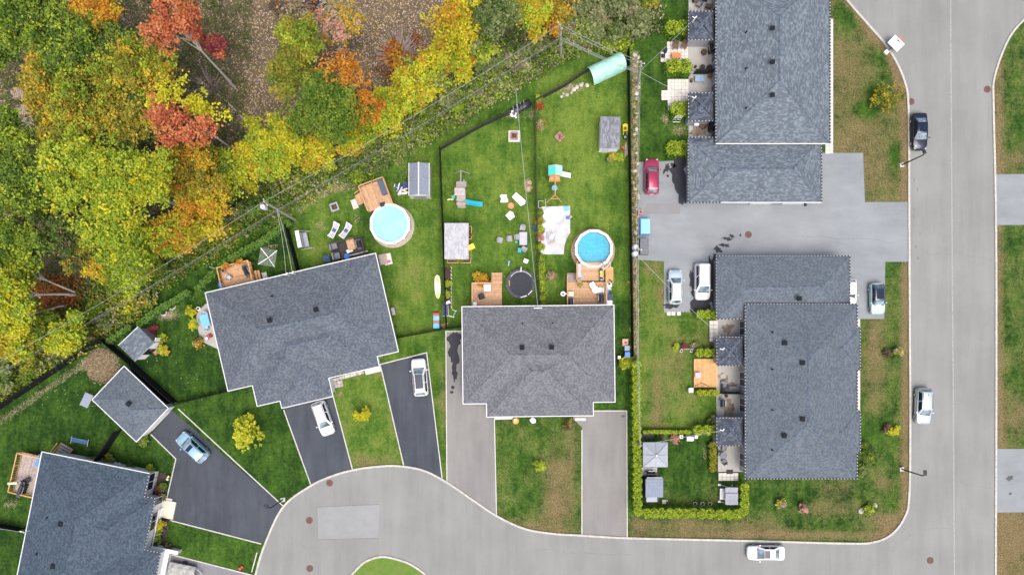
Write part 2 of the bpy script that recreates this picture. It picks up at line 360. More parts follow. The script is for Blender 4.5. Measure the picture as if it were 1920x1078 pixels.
def ribbon(name, pts, wd, z0, z1, mat, parent=None, off=0.0, closed=False):
    w = [Vector(p) for p in W2(pts)]; L_, R2 = [], []
    n = len(w)
    for i in range(n):
        a = w[i - 1] if (i or closed) else w[i]; c = w[(i + 1) % n] if (i < n - 1 or closed) else w[i]
        d1 = (w[i] - a); d2 = (c - w[i]); d1 = d1.normalized() if d1.length > 1e-6 else d2.normalized(); d2 = d2.normalized() if d2.length > 1e-6 else d1
        t = (d1 + d2).normalized(); nn = Vector((-t.y, t.x)); k = 1 / max(.5, nn.dot(Vector((-d1.y, d1.x))))
        L_.append(w[i] + nn * (wd / 2 + off) * k); R2.append(w[i] + nn * (-wd / 2 + off) * k)
    mb = MB()
    for i in range(n if closed else n - 1):
        j = (i + 1) % n
        a, b, c, d = R2[i], R2[j], L_[j], L_[i]
        mb.face([(*a, z1), (*b, z1), (*c, z1), (*d, z1)])
        mb.face([(*a, z0), (*b, z0), (*b, z1), (*a, z1)]); mb.face([(*c, z0), (*d, z0), (*d, z1), (*c, z1)])
    if not closed:
        mb.face([(*R2[0], z0), (*R2[0], z1), (*L_[0], z1), (*L_[0], z0)]); mb.face([(*R2[-1], z0), (*L_[-1], z0), (*L_[-1], z1), (*R2[-1], z1)])
    return tag(mb.build(name, mat, parent), kind='structure')

def asphalt(name, col, col2, streak=(1, 1), fine=.25, var=.5, big=.16, fade=None):
    m = bpy.data.materials.new(name); m.use_nodes = True; n = m.node_tree.nodes; L = m.node_tree.links
    b = n['Principled BSDF']; b.inputs['Roughness'].default_value = .85; b.inputs['Specular IOR Level'].default_value = .3
    geo = n.new('ShaderNodeNewGeometry'); mp = n.new('ShaderNodeMapping'); mp.inputs['Scale'].default_value = (*streak, 1); L.new(geo.outputs['Position'], mp.inputs[0])
    def nz(s, v, det=6):
        t = n.new('ShaderNodeTexNoise'); t.inputs['Scale'].default_value = s; t.inputs['Detail'].default_value = det; t.inputs['Roughness'].default_value = .65; L.new(v, t.inputs['Vector']); return t.outputs[0]
    a = nz(big, geo.outputs['Position']); s = nz(.6, mp.outputs[0], 4); f = nz(18, geo.outputs['Position'], 3)
    ad = n.new('ShaderNodeMath'); ad.operation = 'ADD'; L.new(a, ad.inputs[0]); L.new(s, ad.inputs[1])
    mr = n.new('ShaderNodeMapRange'); mr.inputs[1].default_value = 1 - var * .6; mr.inputs[2].default_value = 1 + var * .6; L.new(ad.outputs[0], mr.inputs[0])
    mx = n.new('ShaderNodeMix'); mx.data_type = 'RGBA'; mx.inputs[6].default_value = (*col2, 1); mx.inputs[7].default_value = (*col, 1); L.new(mr.outputs[0], mx.inputs[0])
    hs = n.new('ShaderNodeHueSaturation'); m2 = n.new('ShaderNodeMapRange'); m2.inputs[1].default_value = .3; m2.inputs[2].default_value = .7; m2.inputs[3].default_value = 1 - fine * .5; m2.inputs[4].default_value = 1 + fine * .5
    L.new(f, m2.inputs[0]); L.new(m2.outputs[0], hs.inputs['Value']); L.new(mx.outputs[2], hs.inputs['Color']); L.new(hs.outputs[0], b.inputs['Base Color'])
    bp = n.new('ShaderNodeBump'); bp.inputs['Strength'].default_value = .3; bp.inputs['Distance'].default_value = .02; L.new(f, bp.inputs['Height']); L.new(bp.outputs[0], b.inputs['Normal'])
    return m
ROAD = asphalt('aged_road_asphalt', (.237, .244, .23), (.178, .185, .174), (1.0, .1), .3)
ROADP = asphalt('road_patch', (.264, .274, .27), (.215, .224, .222), (1, 1), .2)
DARKA = asphalt('dark_asphalt', (.066, .076, .091), (.034, .04, .05), (1.4, .2), .35)
GREYA = asphalt('grey_asphalt', (.235, .23, .218), (.17, .168, .16), (1.0, .15), .25)
PALEA = asphalt('pale_blue_asphalt', (.255, .275, .285), (.18, .198, .21), (.25, .8), .25)
WET = asphalt('wet_asphalt', (.042, .042, .05), (.026, .026, .033), (1, 1), .3)
KERB = M('kerb_concrete', (.43, .415, .37), .85, .1, 3)

kerbL = smooth([(470, 1120), (480, 1075), (497, 1020), (531, 950), (580, 912), (620, 893), (661, 881), (700, 875), (745, 873), (795, 882), (838, 904), (884, 935), (932, 967), (985, 991), (1040, 1000), (1090, 1003), (1180, 1008), (1400, 1013), (1590, 1018), (1640, 1015), (1672, 1000), (1695, 970), (1704, 930), (1706, 800), (1705, 600), (1704, 400), (1703, 215), (1696, 155), (1668, 96), (1630, 50), (1587, 0), (1545, -60)])
kerbR = smooth([(1866, 1400), (1866, 1078), (1867, 800), (1867, 500), (1865, 330), (1862, 200), (1864, 145), (1890, 75), (1925, 32), (1990, -30)])
kerbL2 = smooth([(470, 1120), (480, 1200), (540, 1330), (660, 1400), (800, 1400), (930, 1330), (1060, 1215), (1180, 1180), (1500, 1180), (1640, 1190), (1700, 1230), (1706, 1400)])
sheet('road', kerbL[::-1] and (kerbL2 + kerbR + kerbL[::-1]), .006, ROAD)
ribbon('kerb', kerbL, .24, -.05, .12, KERB); ribbon('kerb', kerbR, .24, -.05, .12, KERB); ribbon('kerb', kerbL2, .3, -.05, .12, KERB)
isl = smooth([(664, 1072), (684, 1053), (714, 1043), (745, 1048), (775, 1060), (806, 1085), (850, 1140), (880, 1230), (800, 1270), (700, 1240), (645, 1150), (652, 1092), (664, 1072)])[:-1]
LAWNI = M('island_grass', (.075, .165, .016), .9, .3, 1.6, bump=.6, col2=(.13, .18, .035), detail=8)
sheet('grass_island', isl, .05, LAWNI); ribbon('kerb', isl, .24, -.05, .12, KERB, closed=True)
sheet('road_patch', [(594, 950), (712, 945), (709, 1008), (596, 1011)], .010, ROADP)
sheet('road_patch', [(1215, 381), (1275, 382), (1275, 402), (1205, 401)], .013, asphalt('driveway_patch', (.22, .22, .225), (.19, .19, .195)))
# long paving joint of the street
JOINT = M('pale_joint', (.277, .277, .27), .85, .1)
ribbon('paving_joint', [(1782, -40), (1784, 300), (1787, 700), (1790, 1160)], .16, .0, .011, JOINT)
SEAM = M('sealed_crack', (.12, .12, .12), .8, .2)
ribbon('sealed_crack', [(594, 950), (712, 945)], .05, 0, .0125, SEAM); ribbon('sealed_crack', [(596, 1011), (709, 1008)], .05, 0, .0125, SEAM); ribbon('sealed_crack', [(594, 950), (596, 1011)], .05, 0, .0125, SEAM)
SKID = M('tyre_mark', (.205, .205, .202), .85, .1)
ribbon('tyre_mark', smooth([(1640, 1070), (1676, 1030), (1712, 1002), (1750, 990), (1790, 992), (1806, 1003)]), .1, 0, .0105, SKID)
ribbon('tyre_mark', smooth([(1686, 982), (1700, 995), (1714, 1012)]), .3, 0, .0102, SKID)

def drive(pts, mat, z=.0085, edges=(), wd=.12):
    o = sheet('driveway', pts, z, mat)
    for e in edges: ribbon('edging', e, wd, -.05, .05, CONCW)
    return o
drive([(322, 768), (531, 949), (510, 985), (491, 1019), (318, 974), (327, 940), (313, 937), (330, 860), (284, 815)], DARKA, edges=([(334, 766), (531, 948)], [(283, 814), (330, 860), (313, 934)], [(320, 975), (490, 1019)]))
drive([(531, 765), (626, 742), (660, 880), (620, 893), (583, 910)], DARKA, edges=([(532, 768), (583, 909)], [(625, 744), (661, 880)]))
drive([(713, 683), (800, 661), (829, 897), (795, 882), (757, 873)], DARKA, edges=([(757, 872), (713, 683), (800, 661), (829, 896)],))
drive([(836, 621), (872, 621), (872, 757), (912, 757), (912, 782), (927, 782), (931, 966), (838, 905)], GREYA, edges=([(838, 904), (836, 621), (868, 621)], [(927, 786), (931, 965)]))
drive([(1075, 786), (1075, 770), (1175, 770), (1176, 1007), (1091, 1003), (1091, 800)], GREYA, edges=([(1112, 770), (1175, 770), (1176, 1006)], [(1091, 806), (1091, 1002)]))
drive([(1198, 304), (1290, 301), (1300, 370), (1520, 370), (1520, 287), (1618, 287), (1622, 379), (1704, 379), (1706, 491), (1660, 491), (1658, 598), (1600, 598), (1570, 500), (1360, 500), (1360, 583), (1245, 586), (1245, 490), (1192, 487)], PALEA)
drive([(1867, 327), (2100, 325), (2100, 421), (1869, 422)], PALEA)
drive([(1868, 841), (2100, 841), (2100, 960), (1866, 960)], PALEA)
drive([(316, 1036), (476, 1077), (480, 1200), (300, 1200)], asphalt('bluish_driveway', (.2, .2, .215), (.16, .16, .17)), edges=([(318, 1038), (474, 1078)], [(472, 1072), (482, 1035)]))
def stain(cx, cy, rx, ry, seed=0, mat=WET, z=.0125, n=36, jag=.45, rot=0):
    r = random.Random(seed); pts = []
    ph = [r.random() * 6.3 for _ in range(4)]
    for k in range(n):
        a = 2 * PI * k / n; q = 1 + jag * (.4 * math.sin(2 * a + ph[0]) + .35 * math.sin(5 * a + ph[1]) + .3 * math.sin(9 * a + ph[2]) + .3 * (r.random() - .5))
        x, y = rx * q * math.cos(a), ry * q * math.sin(a)
        pts.append((cx + x * math.cos(rot) - y * math.sin(rot), cy + x * math.sin(rot) + y * math.cos(rot)))
    return sheet('wet_stain', pts, z, mat)
stain(852, 636, 11, 15, 13); stain(851, 660, 8, 32, 1, z=.0131); stain(852, 697, 5, 16, 2, z=.0127); stain(849, 726, 3, 4, 3); stain(847, 735, 3, 3, 4); stain(858, 630, 8, 7, 14, z=.0129)
stain(1272, 318, 15, 30, 5); stain(1278, 350, 12, 26, 6, z=.0128); stain(1251, 315, 4, 9, 7); stain(1262, 310, 5, 4, 15); stain(1283, 372, 8, 12, 16, z=.013); stain(1245, 322, 2, 5, 17); stain(1252, 330, 2, 3, 18)
for i, a in enumerate(((1346, 468, 8, 5), (1358, 460, 8, 4), (1364, 448, 9, 3), (1372, 443, 5, 3), (1340, 482, 4, 5), (1335, 490, 3, 4), (1388, 441, 2, 2))): stain(*a, seed=20 + i, n=24, jag=.7, z=.0125 + i * .0003)
stain(1318, 560, 24, 24, 30); stain(1335, 525, 7, 40, 31, z=.0128); stain(1297, 525, 4, 20, 32, z=.0131); stain(1260, 572, 16, 6, 33, z=.0134); stain(1253, 545, 3, 18, 34, z=.0136)
OIL = M('oil_spot', (.07, .07, .072), .6, .3)
stain(1893, 896, 6, 5, 40, OIL); stain(1894, 925, 2.5, 2.5, 41, OIL); stain(1168, 780, 4, 2, 42, OIL)
for i in range(7): stain(1712 + RNG.random() * 14, 330 + i * 25 + RNG.random() * 15, 1.2, 3, 50 + i, M('tar_spot', (.15, .15, .15), .8, .2), z=.0105)

# hairline cracks and gutter grit of the street
rc_ = random.Random(5)
for x0, y0, x1, y1 in ((1715, 470, 1860, 486), (1790, 905, 1860, 912), (1000, 1030, 1180, 1042), (540, 1000, 590, 1035), (1500, 440, 1690, 455)):
    n_ = 9; ribbon('hairline_crack', [(x0 + (x1 - x0) * i / n_ + rc_.uniform(-3, 3), y0 + (y1 - y0) * i / n_ + rc_.uniform(-3, 3)) for i in range(n_ + 1)], .045, 0, .0126, M('dark_crack', (.18, .185, .18), .85, .2))

# ------------------------------------------------------------------ vegetation
def leaf_mesh(name, C, size, cols, parent, up=.9, mat=LEAF):
    """leaf-sized kites: centres C (n,3), sizes (n,), colours (n,3)"""
    n = len(C)
    nr = RNG.normal(size=(n, 3)); nr[:, 2] = np.abs(nr[:, 2]) + up; nr /= np.linalg.norm(nr, axis=1)[:, None]
    a = RNG.normal(size=(n, 3)); u = np.cross(nr, a); u /= np.linalg.norm(u, axis=1)[:, None] + 1e-9; v = np.cross(nr, u)
    s = np.asarray(size)[:, None] * (.7 + .6 * RNG.random((n, 1)))
    V = np.empty((n, 4, 3))
    V[:, 0] = C - u * s * .6; V[:, 1] = C + v * s * .42 - nr * s * .1; V[:, 2] = C + u * s * .62; V[:, 3] = C - v * s * .42 - nr * s * .1
    me = bpy.data.meshes.new(name)
    me.vertices.add(n * 4); me.vertices.foreach_set('co', V.ravel())
    me.loops.add(n * 4); me.loops.foreach_set('vertex_index', np.arange(n * 4))
    me.polygons.add(n); me.polygons.foreach_set('loop_start', np.arange(0, n * 4, 4))
    me.update()
    ca = me.color_attributes.new('Col', 'FLOAT_COLOR', 'POINT')
    cc = np.concatenate([np.clip(cols, 0, 1), np.ones((n, 1))], 1)
    ca.data.foreach_set('color', np.repeat(cc, 4, 0).ravel())
    me.materials.append(mat)
    o = bpy.data.objects.new(name, me); COL.objects.link(o)
    if parent: o.parent = parent
    return o
PAL = dict(
    green=((.05, .115, .012), (.12, .2, .02), (.23, .29, .032)), dgreen=((.03, .07, .015), (.07, .125, .024), (.14, .185, .035)),
    lime=((.14, .23, .016), (.28, .37, .026), (.43, .5, .042)), yellow=((.27, .28, .014), (.46, .44, .02), (.6, .54, .03)), blime=((.24, .3, .02), (.42, .45, .03), (.6, .58, .04)),
    gold=((.28, .19, .018), (.46, .31, .022), (.56, .42, .045)), olive=((.11, .135, .018), (.23, .22, .024), (.35, .29, .035)),
    orange=((.3, .1, .015), (.5, .2, .02), (.58, .33, .03)), red=((.29, .06, .03), (.48, .135, .06), (.58, .26, .1)), grass=((.035, .1, .018), (.085, .19, .03), (.16, .28, .05)), rust=((.2, .05, .015), (.34, .1, .02), (.42, .18, .04)),
    sage=((.09, .13, .045), (.18, .22, .08), (.3, .32, .15)), dry=((.18, .15, .08), (.33, .28, .16), (.48, .42, .28)), crimson=((.13, .02, .03), (.23, .04, .05), (.3, .08, .08)),
    cedar=((.045, .135, .012), (.12, .25, .02), (.25, .38, .03)), pink=((.35, .15, .13), (.5, .26, .2), (.55, .36, .25)), brown=((.08, .055, .03), (.14, .1, .055), (.22, .16, .09)))
GBARK = M('pale_grey_bark', (.42, .4, .34), .9, .15, 6)
def pal(name, f):
    a = np.array(PAL[name]); f = np.clip(f, 0, 1)[:, None] * 2
    return np.where(f < 1, a[0] + (a[1] - a[0]) * f, a[1] + (a[2] - a[1]) * (f - 1))
def lobes(c, rx, ry, rz, n, rad, top=.1):
    d = RNG.normal(size=(n, 3)); d[:, 2] = np.abs(d[:, 2]) * 1.0 - top; d /= np.linalg.norm(d, axis=1)[:, None]
    q = (.25 + .68 * RNG.random((n, 1)) ** .55); th = np.arctan2(d[:, 1], d[:, 0]); ph = RNG.random(3) * 6.3
    q = q * (1 + .2 * np.sin(2 * th + ph[0]) + .16 * np.sin(3 * th + ph[1]) + .12 * np.sin(5 * th + ph[2]))[:, None]      # uneven, one-sided crowns
    return np.array(c) + d * q * np.array([rx, ry, rz]), rad * (.45 + .95 * RNG.random(n)) * min(rx, ry)
def foliage(c, rx, ry, rz, pals, nl, per, k, leaf, rad=.4, weights=None, side=None, clump=.38):
    """crown as boughs > twig clumps > leaves"""
    LC, LR = lobes(c, rx, ry, rz, nl, rad)
    pi = RNG.choice(len(pals), nl, p=weights)
    if side is not None:       # second palette grows towards one side of the crown
        dd = (LC[:, 0] - c[0]) / rx * side[0] + (LC[:, 1] - c[1]) / ry * side[1]
        pi = np.where(dd + RNG.normal(size=nl) * .15 > side[2], 1, 0)
    tone = np.clip(RNG.normal(.5, .2, nl), .1, .9)
    n = nl * per; li = np.repeat(np.arange(nl), per)
    d = RNG.normal(size=(n, 3)); d[:, 2] = d[:, 2] * .8 + .35; d /= np.linalg.norm(d, axis=1)[:, None]
    q = .42 + .8 * RNG.random((n, 1))
    cc = LC[li] + d * q * LR[li][:, None] * np.array([1, 1, .75])
    ct = np.clip(tone[li] + RNG.normal(0, .14, n), 0, 1)
    m = n * k; ci = np.repeat(np.arange(n), k)
    pos = cc[ci] + RNG.normal(size=(m, 3)) * clump * np.array([.6, .6, .45])
    f = np.clip(ct[ci] + RNG.normal(0, .13, m), 0, 1)
    cols = np.zeros((m, 3)); pcl = np.where(RNG.random(n) < .6, pi[li], RNG.choice(len(pals), n, p=weights)) if side is None else pi[li]; pl = pcl[ci]
    for i, p in enumerate(pals): s = pl == i; cols[s] = pal(p, f[s])
    return pos, np.full(m, leaf), cols, LC
def tree(label, px, py, zc, rpx, pals, ry=1.0, rz=.75, dens=1.0, lean=None, bark=BARK, name='deciduous_tree', group='trees of the wood', weights=None, side=None, leaf=.24, trunk_r=.16, base=None, rad=.3):
    c = P(px, py, zc); rx = rpx * S * (HC - zc) / HC; ry_ = rx * ry; rz_ = rx * rz
    b = P(*base, 0) if base else Vector((c.x, c.y, 0)) + (Vector((*lean, 0)) if lean else Vector((0, 0, 0)))
    t = thing(name, label, 'tree', b, 0, group)
    cl = c - b
    nl = max(8, int(11 * max(rx, 1) ** 1.05)); per = max(8, int(18 * dens)); k = 12
    pos, sz, cols, LC = foliage(cl, rx, ry_, rz_, pals, nl, per, k, leaf, rad, weights, side)
    leaf_mesh('crown', pos, sz, cols, t)
    mb = MB(); top = Vector(cl) + Vector((0, 0, rz_ * .3)); h = top.z
    pts = [Vector((0, 0, -.1)) + (top * f) + Vector((math.sin(f * 5 + px) * .12, math.cos(f * 4 + py) * .12, 0)) * (f > 0) for f in (0, .25, .5, .75, 1)]
    mb.tube(pts, [trunk_r * 1.3, trunk_r, trunk_r * .85, trunk_r * .6, trunk_r * .25], 7)
    for i in range(min(len(LC), 9)):
        f = .5 + .35 * random.random(); s = top * f; e = Vector(LC[i]); mb.tube([s, (s + e) / 2 + Vector((0, 0, .3)), e], [trunk_r * .45, trunk_r * .3, trunk_r * .12], 5, False)
    mb.build('trunk', bark, t)
    return t
G = 'trees of the wood'
# --- upper left canopy
tree('tall green tree filling the top left corner of the wood', 45, 35, 13, 78, ['green', 'lime', 'dgreen'], weights=[.6, .3, .1])
tree('green tree with dark lower boughs right of the corner tree', 140, 85, 12, 78, ['green', 'dgreen', 'lime'], weights=[.6, .15, .25])
tree('orange and yellow tree top at the upper edge, behind the corner trees', 178, 12, 13, 42, ['orange', 'gold'], rz=.6)
tree('green tree on the left edge under the corner tree', 8, 98, 10, 40, ['dgreen', 'green'])
tree('tall red maple on a long bare grey trunk', 335, 48, 14.5, 62, ['red', 'rust'], dens=.45, base=(442, 166), ry=.8, weights=[.85, .15], trunk_r=.15, rad=.3, leaf=.24, bark=GBARK)
tree('small crimson maple sprig beside the bare trunk', 402, 86, 8, 20, ['crimson', 'red'], dens=.5, trunk_r=.05)
tree('golden olive tree next to the stacked pallets', 104, 165, 11, 54, ['olive', 'gold'], weights=[.6, .4])
tree('wide olive gold tree in the middle of the canopy', 165, 190, 12, 82, ['olive', 'gold', 'lime'], weights=[.55, .15, .3])
tree('yellow olive tree nearest the leaf-strewn clearing', 262, 135, 12, 62, ['gold', 'olive', 'lime'], weights=[.25, .35, .4])
tree('olive tree behind the yellow and red maple', 255, 225, 11, 60, ['olive', 'gold', 'dgreen'], weights=[.55, .25, .2])
tree('olive tree below the pallets', 118, 258, 10, 48, ['olive', 'green'], weights=[.7, .3])
tree('maple with yellow upper and red lower leaves on a slim trunk', 345, 215, 13.5, 60, ['red', 'yellow'], side=(.25, 1.0, .05), dens=.6, base=(455, 292), trunk_r=.13, rad=.32, leaf=.25, bark=GBARK)
tree('rust coloured tree glimpsed between the olive and the lime trees', 150, 285, 7, 34, ['rust', 'orange'])
tree('green tree at the left edge beside the pallets', 14, 268, 11, 52, ['green', 'lime', 'dgreen'], weights=[.55, .35, .1])
tree('dark green tree at the left edge, one below the pallet tree', 40, 345, 11, 66, ['dgreen', 'green', 'lime'], weights=[.25, .55, .2])
tree('large lime yellow tree with a pale leaning trunk', 235, 345, 14, 82, ['lime', 'yellow'], base=(347, 392), bark=BIRCH, weights=[.75, .25])
tree('lime yellow tree left of the pale leaning trunk', 140, 340, 12, 66, ['lime', 'yellow', 'green'], weights=[.65, .2, .15])
tree('lime tree in front of the leaning trunk', 225, 440, 10, 64, ['lime', 'yellow', 'green'], weights=[.65, .2, .15])
tree('orange gold tree right of the leaning trunk', 350, 320, 9, 62, ['gold', 'orange', 'olive'], weights=[.55, .08, .37])
tree('orange gold tree beside the power line', 385, 395, 7.5, 52, ['gold', 'orange', 'yellow'], weights=[.55, .12, .33])
tree('gold and lime tree below the orange gold ones', 325, 440, 7.5, 46, ['gold', 'lime', 'orange'], weights=[.45, .4, .15])
tree('small green and yellow tree near the maple trunk', 420, 335, 6, 42, ['green', 'lime', 'yellow'], weights=[.5, .3, .2])
tree('dark green tree in the shaded hollow on the left', 90, 430, 8, 56, ['dgreen', 'green', 'brown'], weights=[.5, .3, .2])
tree('green and lime tree on the left edge above the birches', 35, 465, 9, 58, ['green', 'lime'], weights=[.5, .5])
tree('small dark tree left of the golden shrub', 142, 465, 6, 38, ['dgreen', 'brown', 'olive'], weights=[.5, .25, .25])
tree('lime birch with white trunk on the left edge', 20, 552, 11, 48, ['lime', 'yellow', 'green'], base=(148, 554), bark=BIRCH, weights=[.5, .35, .15], trunk_r=.14)
tree('second white birch leaning over the rust shrubs', 38, 505, 9, 34, ['lime', 'olive'], base=(150, 551), bark=BIRCH, trunk_r=.1)
tree('third white birch with a thin trunk below the second', 30, 596, 9, 30, ['yellow', 'lime'], base=(134, 571), bark=BIRCH, trunk_r=.1)
tree('green tree in front of the lime canopy by the line', 265, 470, 6, 42, ['green', 'lime', 'olive'], weights=[.45, .35, .2])
tree('golden shrubby tree above the line on the left', 192, 507, 5, 30, ['yellow', 'gold'])
tree('lime green tree by the power line on the left', 240, 520, 5, 36, ['lime', 'green'])
tree('yellow green tree left of the golden shrub', 128, 630, 6, 34, ['yellow', 'lime'], weights=[.4, .6])
tree('yellow tree low on the left edge under the power line', 35, 640, 6, 38, ['yellow', 'lime', 'gold'])
tree('lime tree under the power line near the black fence', 78, 612, 5, 32, ['lime', 'olive', 'green'])
tree('crimson shrubby tree at the right end of the gold trees', 397, 415, 4, 17, ['crimson'], trunk_r=.05)
# --- middle of the wood
tree('narrow olive tree standing alone in the clearing, upper half', 568, 75, 9, 38, ['olive', 'green', 'lime'], weights=[.5, .2, .3], ry=1.0)
tree('olive green tree in the clearing, lower half', 552, 130, 8, 46, ['olive', 'green'], weights=[.65, .35])
tree('big green tree with orange fringe above the power line', 618, 195, 9, 72, ['green', 'orange'], side=(.9, .45, .6))
tree('orange crowned tree at the right side of the green one', 688, 205, 7, 28, ['orange', 'gold'])
tree('yellow tree at the left foot of the green tree', 520, 270, 7, 52, ['yellow', 'lime'], weights=[.6, .4])
tree('lime yellow tree at the near edge of the clearing', 475, 312, 5, 40, ['lime', 'yellow', 'gold'])
tree('golden tree touching the power line in the middle', 590, 282, 5, 40, ['gold', 'yellow', 'lime'], weights=[.35, .4, .25])
tree('yellow green tree right of the golden one', 655, 258, 5, 36, ['yellow', 'lime', 'gold'])
tree('lime yellow bush tree below the orange twiggy bush', 725, 205, 5, 40, ['lime', 'yellow'])
tree('yellow bush tree right of the lime one', 770, 170, 5, 40, ['yellow', 'lime', 'gold'])
tree('sparse pale yellow tree in the clearing', 640, 50, 6, 40, ['gold', 'pink', 'dry'], dens=.28, rad=.5)
tree('yellow orange tree on the upper right of the clearing', 858, 45, 8, 50, ['yellow', 'gold', 'orange'], weights=[.5, .35, .15])
tree('dark green tree at the top edge', 925, 30, 9, 44, ['dgreen', 'sage'])
tree('yellow green tree below the dark green one', 905, 95, 5, 36, ['lime', 'green', 'sage'])
tree('yellow tree above the power line, right part', 845, 115, 5, 44, ['yellow', 'lime', 'orange'], weights=[.45, .4, .15])
tree('bright yellow tree at the top edge right of the dark green one', 985, 28, 7, 42, ['yellow', 'lime', 'gold'])
tree('yellow and orange tree left of the second power pole', 1040, 22, 5, 34, ['gold', 'orange', 'olive'])
tree('lime bush tree left of the dark ravine by the line', 800, 150, 4, 36, ['lime', 'yellow', 'sage'])
tree('yellow tree at the foot of the orange one near the line', 700, 235, 4, 30, ['yellow', 'gold'])
# --- twiggy bush, saplings
def twig_bush(label, px, py, r, n, col, pals, h=3):
    t = thing('bare_bush', label, 'bush', P(px, py), 0)
    mb = MB()
    for i in range(n):
        a = RNG.random() * 2 * PI; q = r * S * (.4 + .6 * RNG.random()); e = Vector((math.cos(a) * q, math.sin(a) * q, h * (.5 + .6 * RNG.random())))
        mb.tube([(e.x * .05, e.y * .05, 0), (e.x * .45, e.y * .45, e.z * .65), e], [.05, .035, .02], 4, False)
    mb.build('branches', col, t)
    if pals:
        pos, sz, cols, _ = foliage((0, -r * S * .4, h * .5), r * S * .75, r * S * .6, h * .5, pals, 16, 20, 6, .24, .5)
        p2, s2_, c2, _ = foliage((0, 0, .5), r * S * 1.0, r * S * .9, .5, ['rust', 'brown'], 16, 20, 5, .2, .5); leaf_mesh('leaves', np.concatenate([pos, p2]), np.concatenate([sz, s2_]), np.concatenate([cols, c2]), t)
twig_bush('leaf-shedding orange bush with bare grey twigs in the clearing', 752, 112, 46, 260, TWIG, ['orange', 'rust', 'gold'])
twig_bush('bare grey sapling lying between the two maple trunks', 405, 175, 34, 60, TWIG, None, 4)
twig_bush('bare grey brush heap at the top edge of the clearing', 560, 18, 40, 90, TWIG, ['dry', 'brown'], 2)

def scatter(poly_fn, n, x0, x1, y0, y1, keep=None):
    X = x0 + (x1 - x0) * RNG.random(n * 4); Y = y0 + (y1 - y0) * RNG.random(n * 4)
    s = poly_fn(X, Y); X, Y = X[s][:n], Y[s][:n]
    return np.stack([(X - NX) * S, (NY - Y) * S], -1), X, Y
def dline(X, Y): return (667 - .598 * X - Y) / 1.165
# fallen leaves on the wood floor
w_, X_, Y_ = scatter(lambda X, Y: (dline(X, Y) > 10) & (X < 900), 34000, -60, 900, -80, 420)
n_ = len(w_); c_ = np.concatenate([w_, .03 + .05 * RNG.random((n_, 1))], 1)
mixp = RNG.random(n_); cols_ = np.where((mixp < .72)[:, None], np.array([.55, .43, .31]) * (.45 + .8 * RNG.random((n_, 1))), np.where((mixp < .9)[:, None], np.array([.44, .3, .25]) * (.6 + .6 * RNG.random((n_, 1))), np.array([.5, .36, .08])))
tag(leaf_mesh('fallen_leaves', c_, np.full(n_, .17), cols_, None, up=3), 'pale tan and pink fallen leaves covering the wood floor', 'leaves', kind='stuff')
# leaves dropped on the lawns
w_, X_, Y_ = scatter(lambda X, Y: (dline(X, Y) < -25) & ~((X < 200) & (Y < 640)), 260, 20, 430, 440, 770)
w2, _, _ = scatter(lambda X, Y: X > 0, 110, 560, 1170, 250, 620); w_ = np.concatenate([w_, w2])
n_ = len(w_); c_ = np.concatenate([w_, .01 + .02 * RNG.random((n_, 1))], 1)
tag(leaf_mesh('scattered_leaves', c_, np.full(n_, .13), np.array([.3, .32, .13]) * (.5 + .8 * RNG.random((n_, 1))), None, up=3), 'pale leaves scattered over the back lawns', 'leaves', kind='stuff')
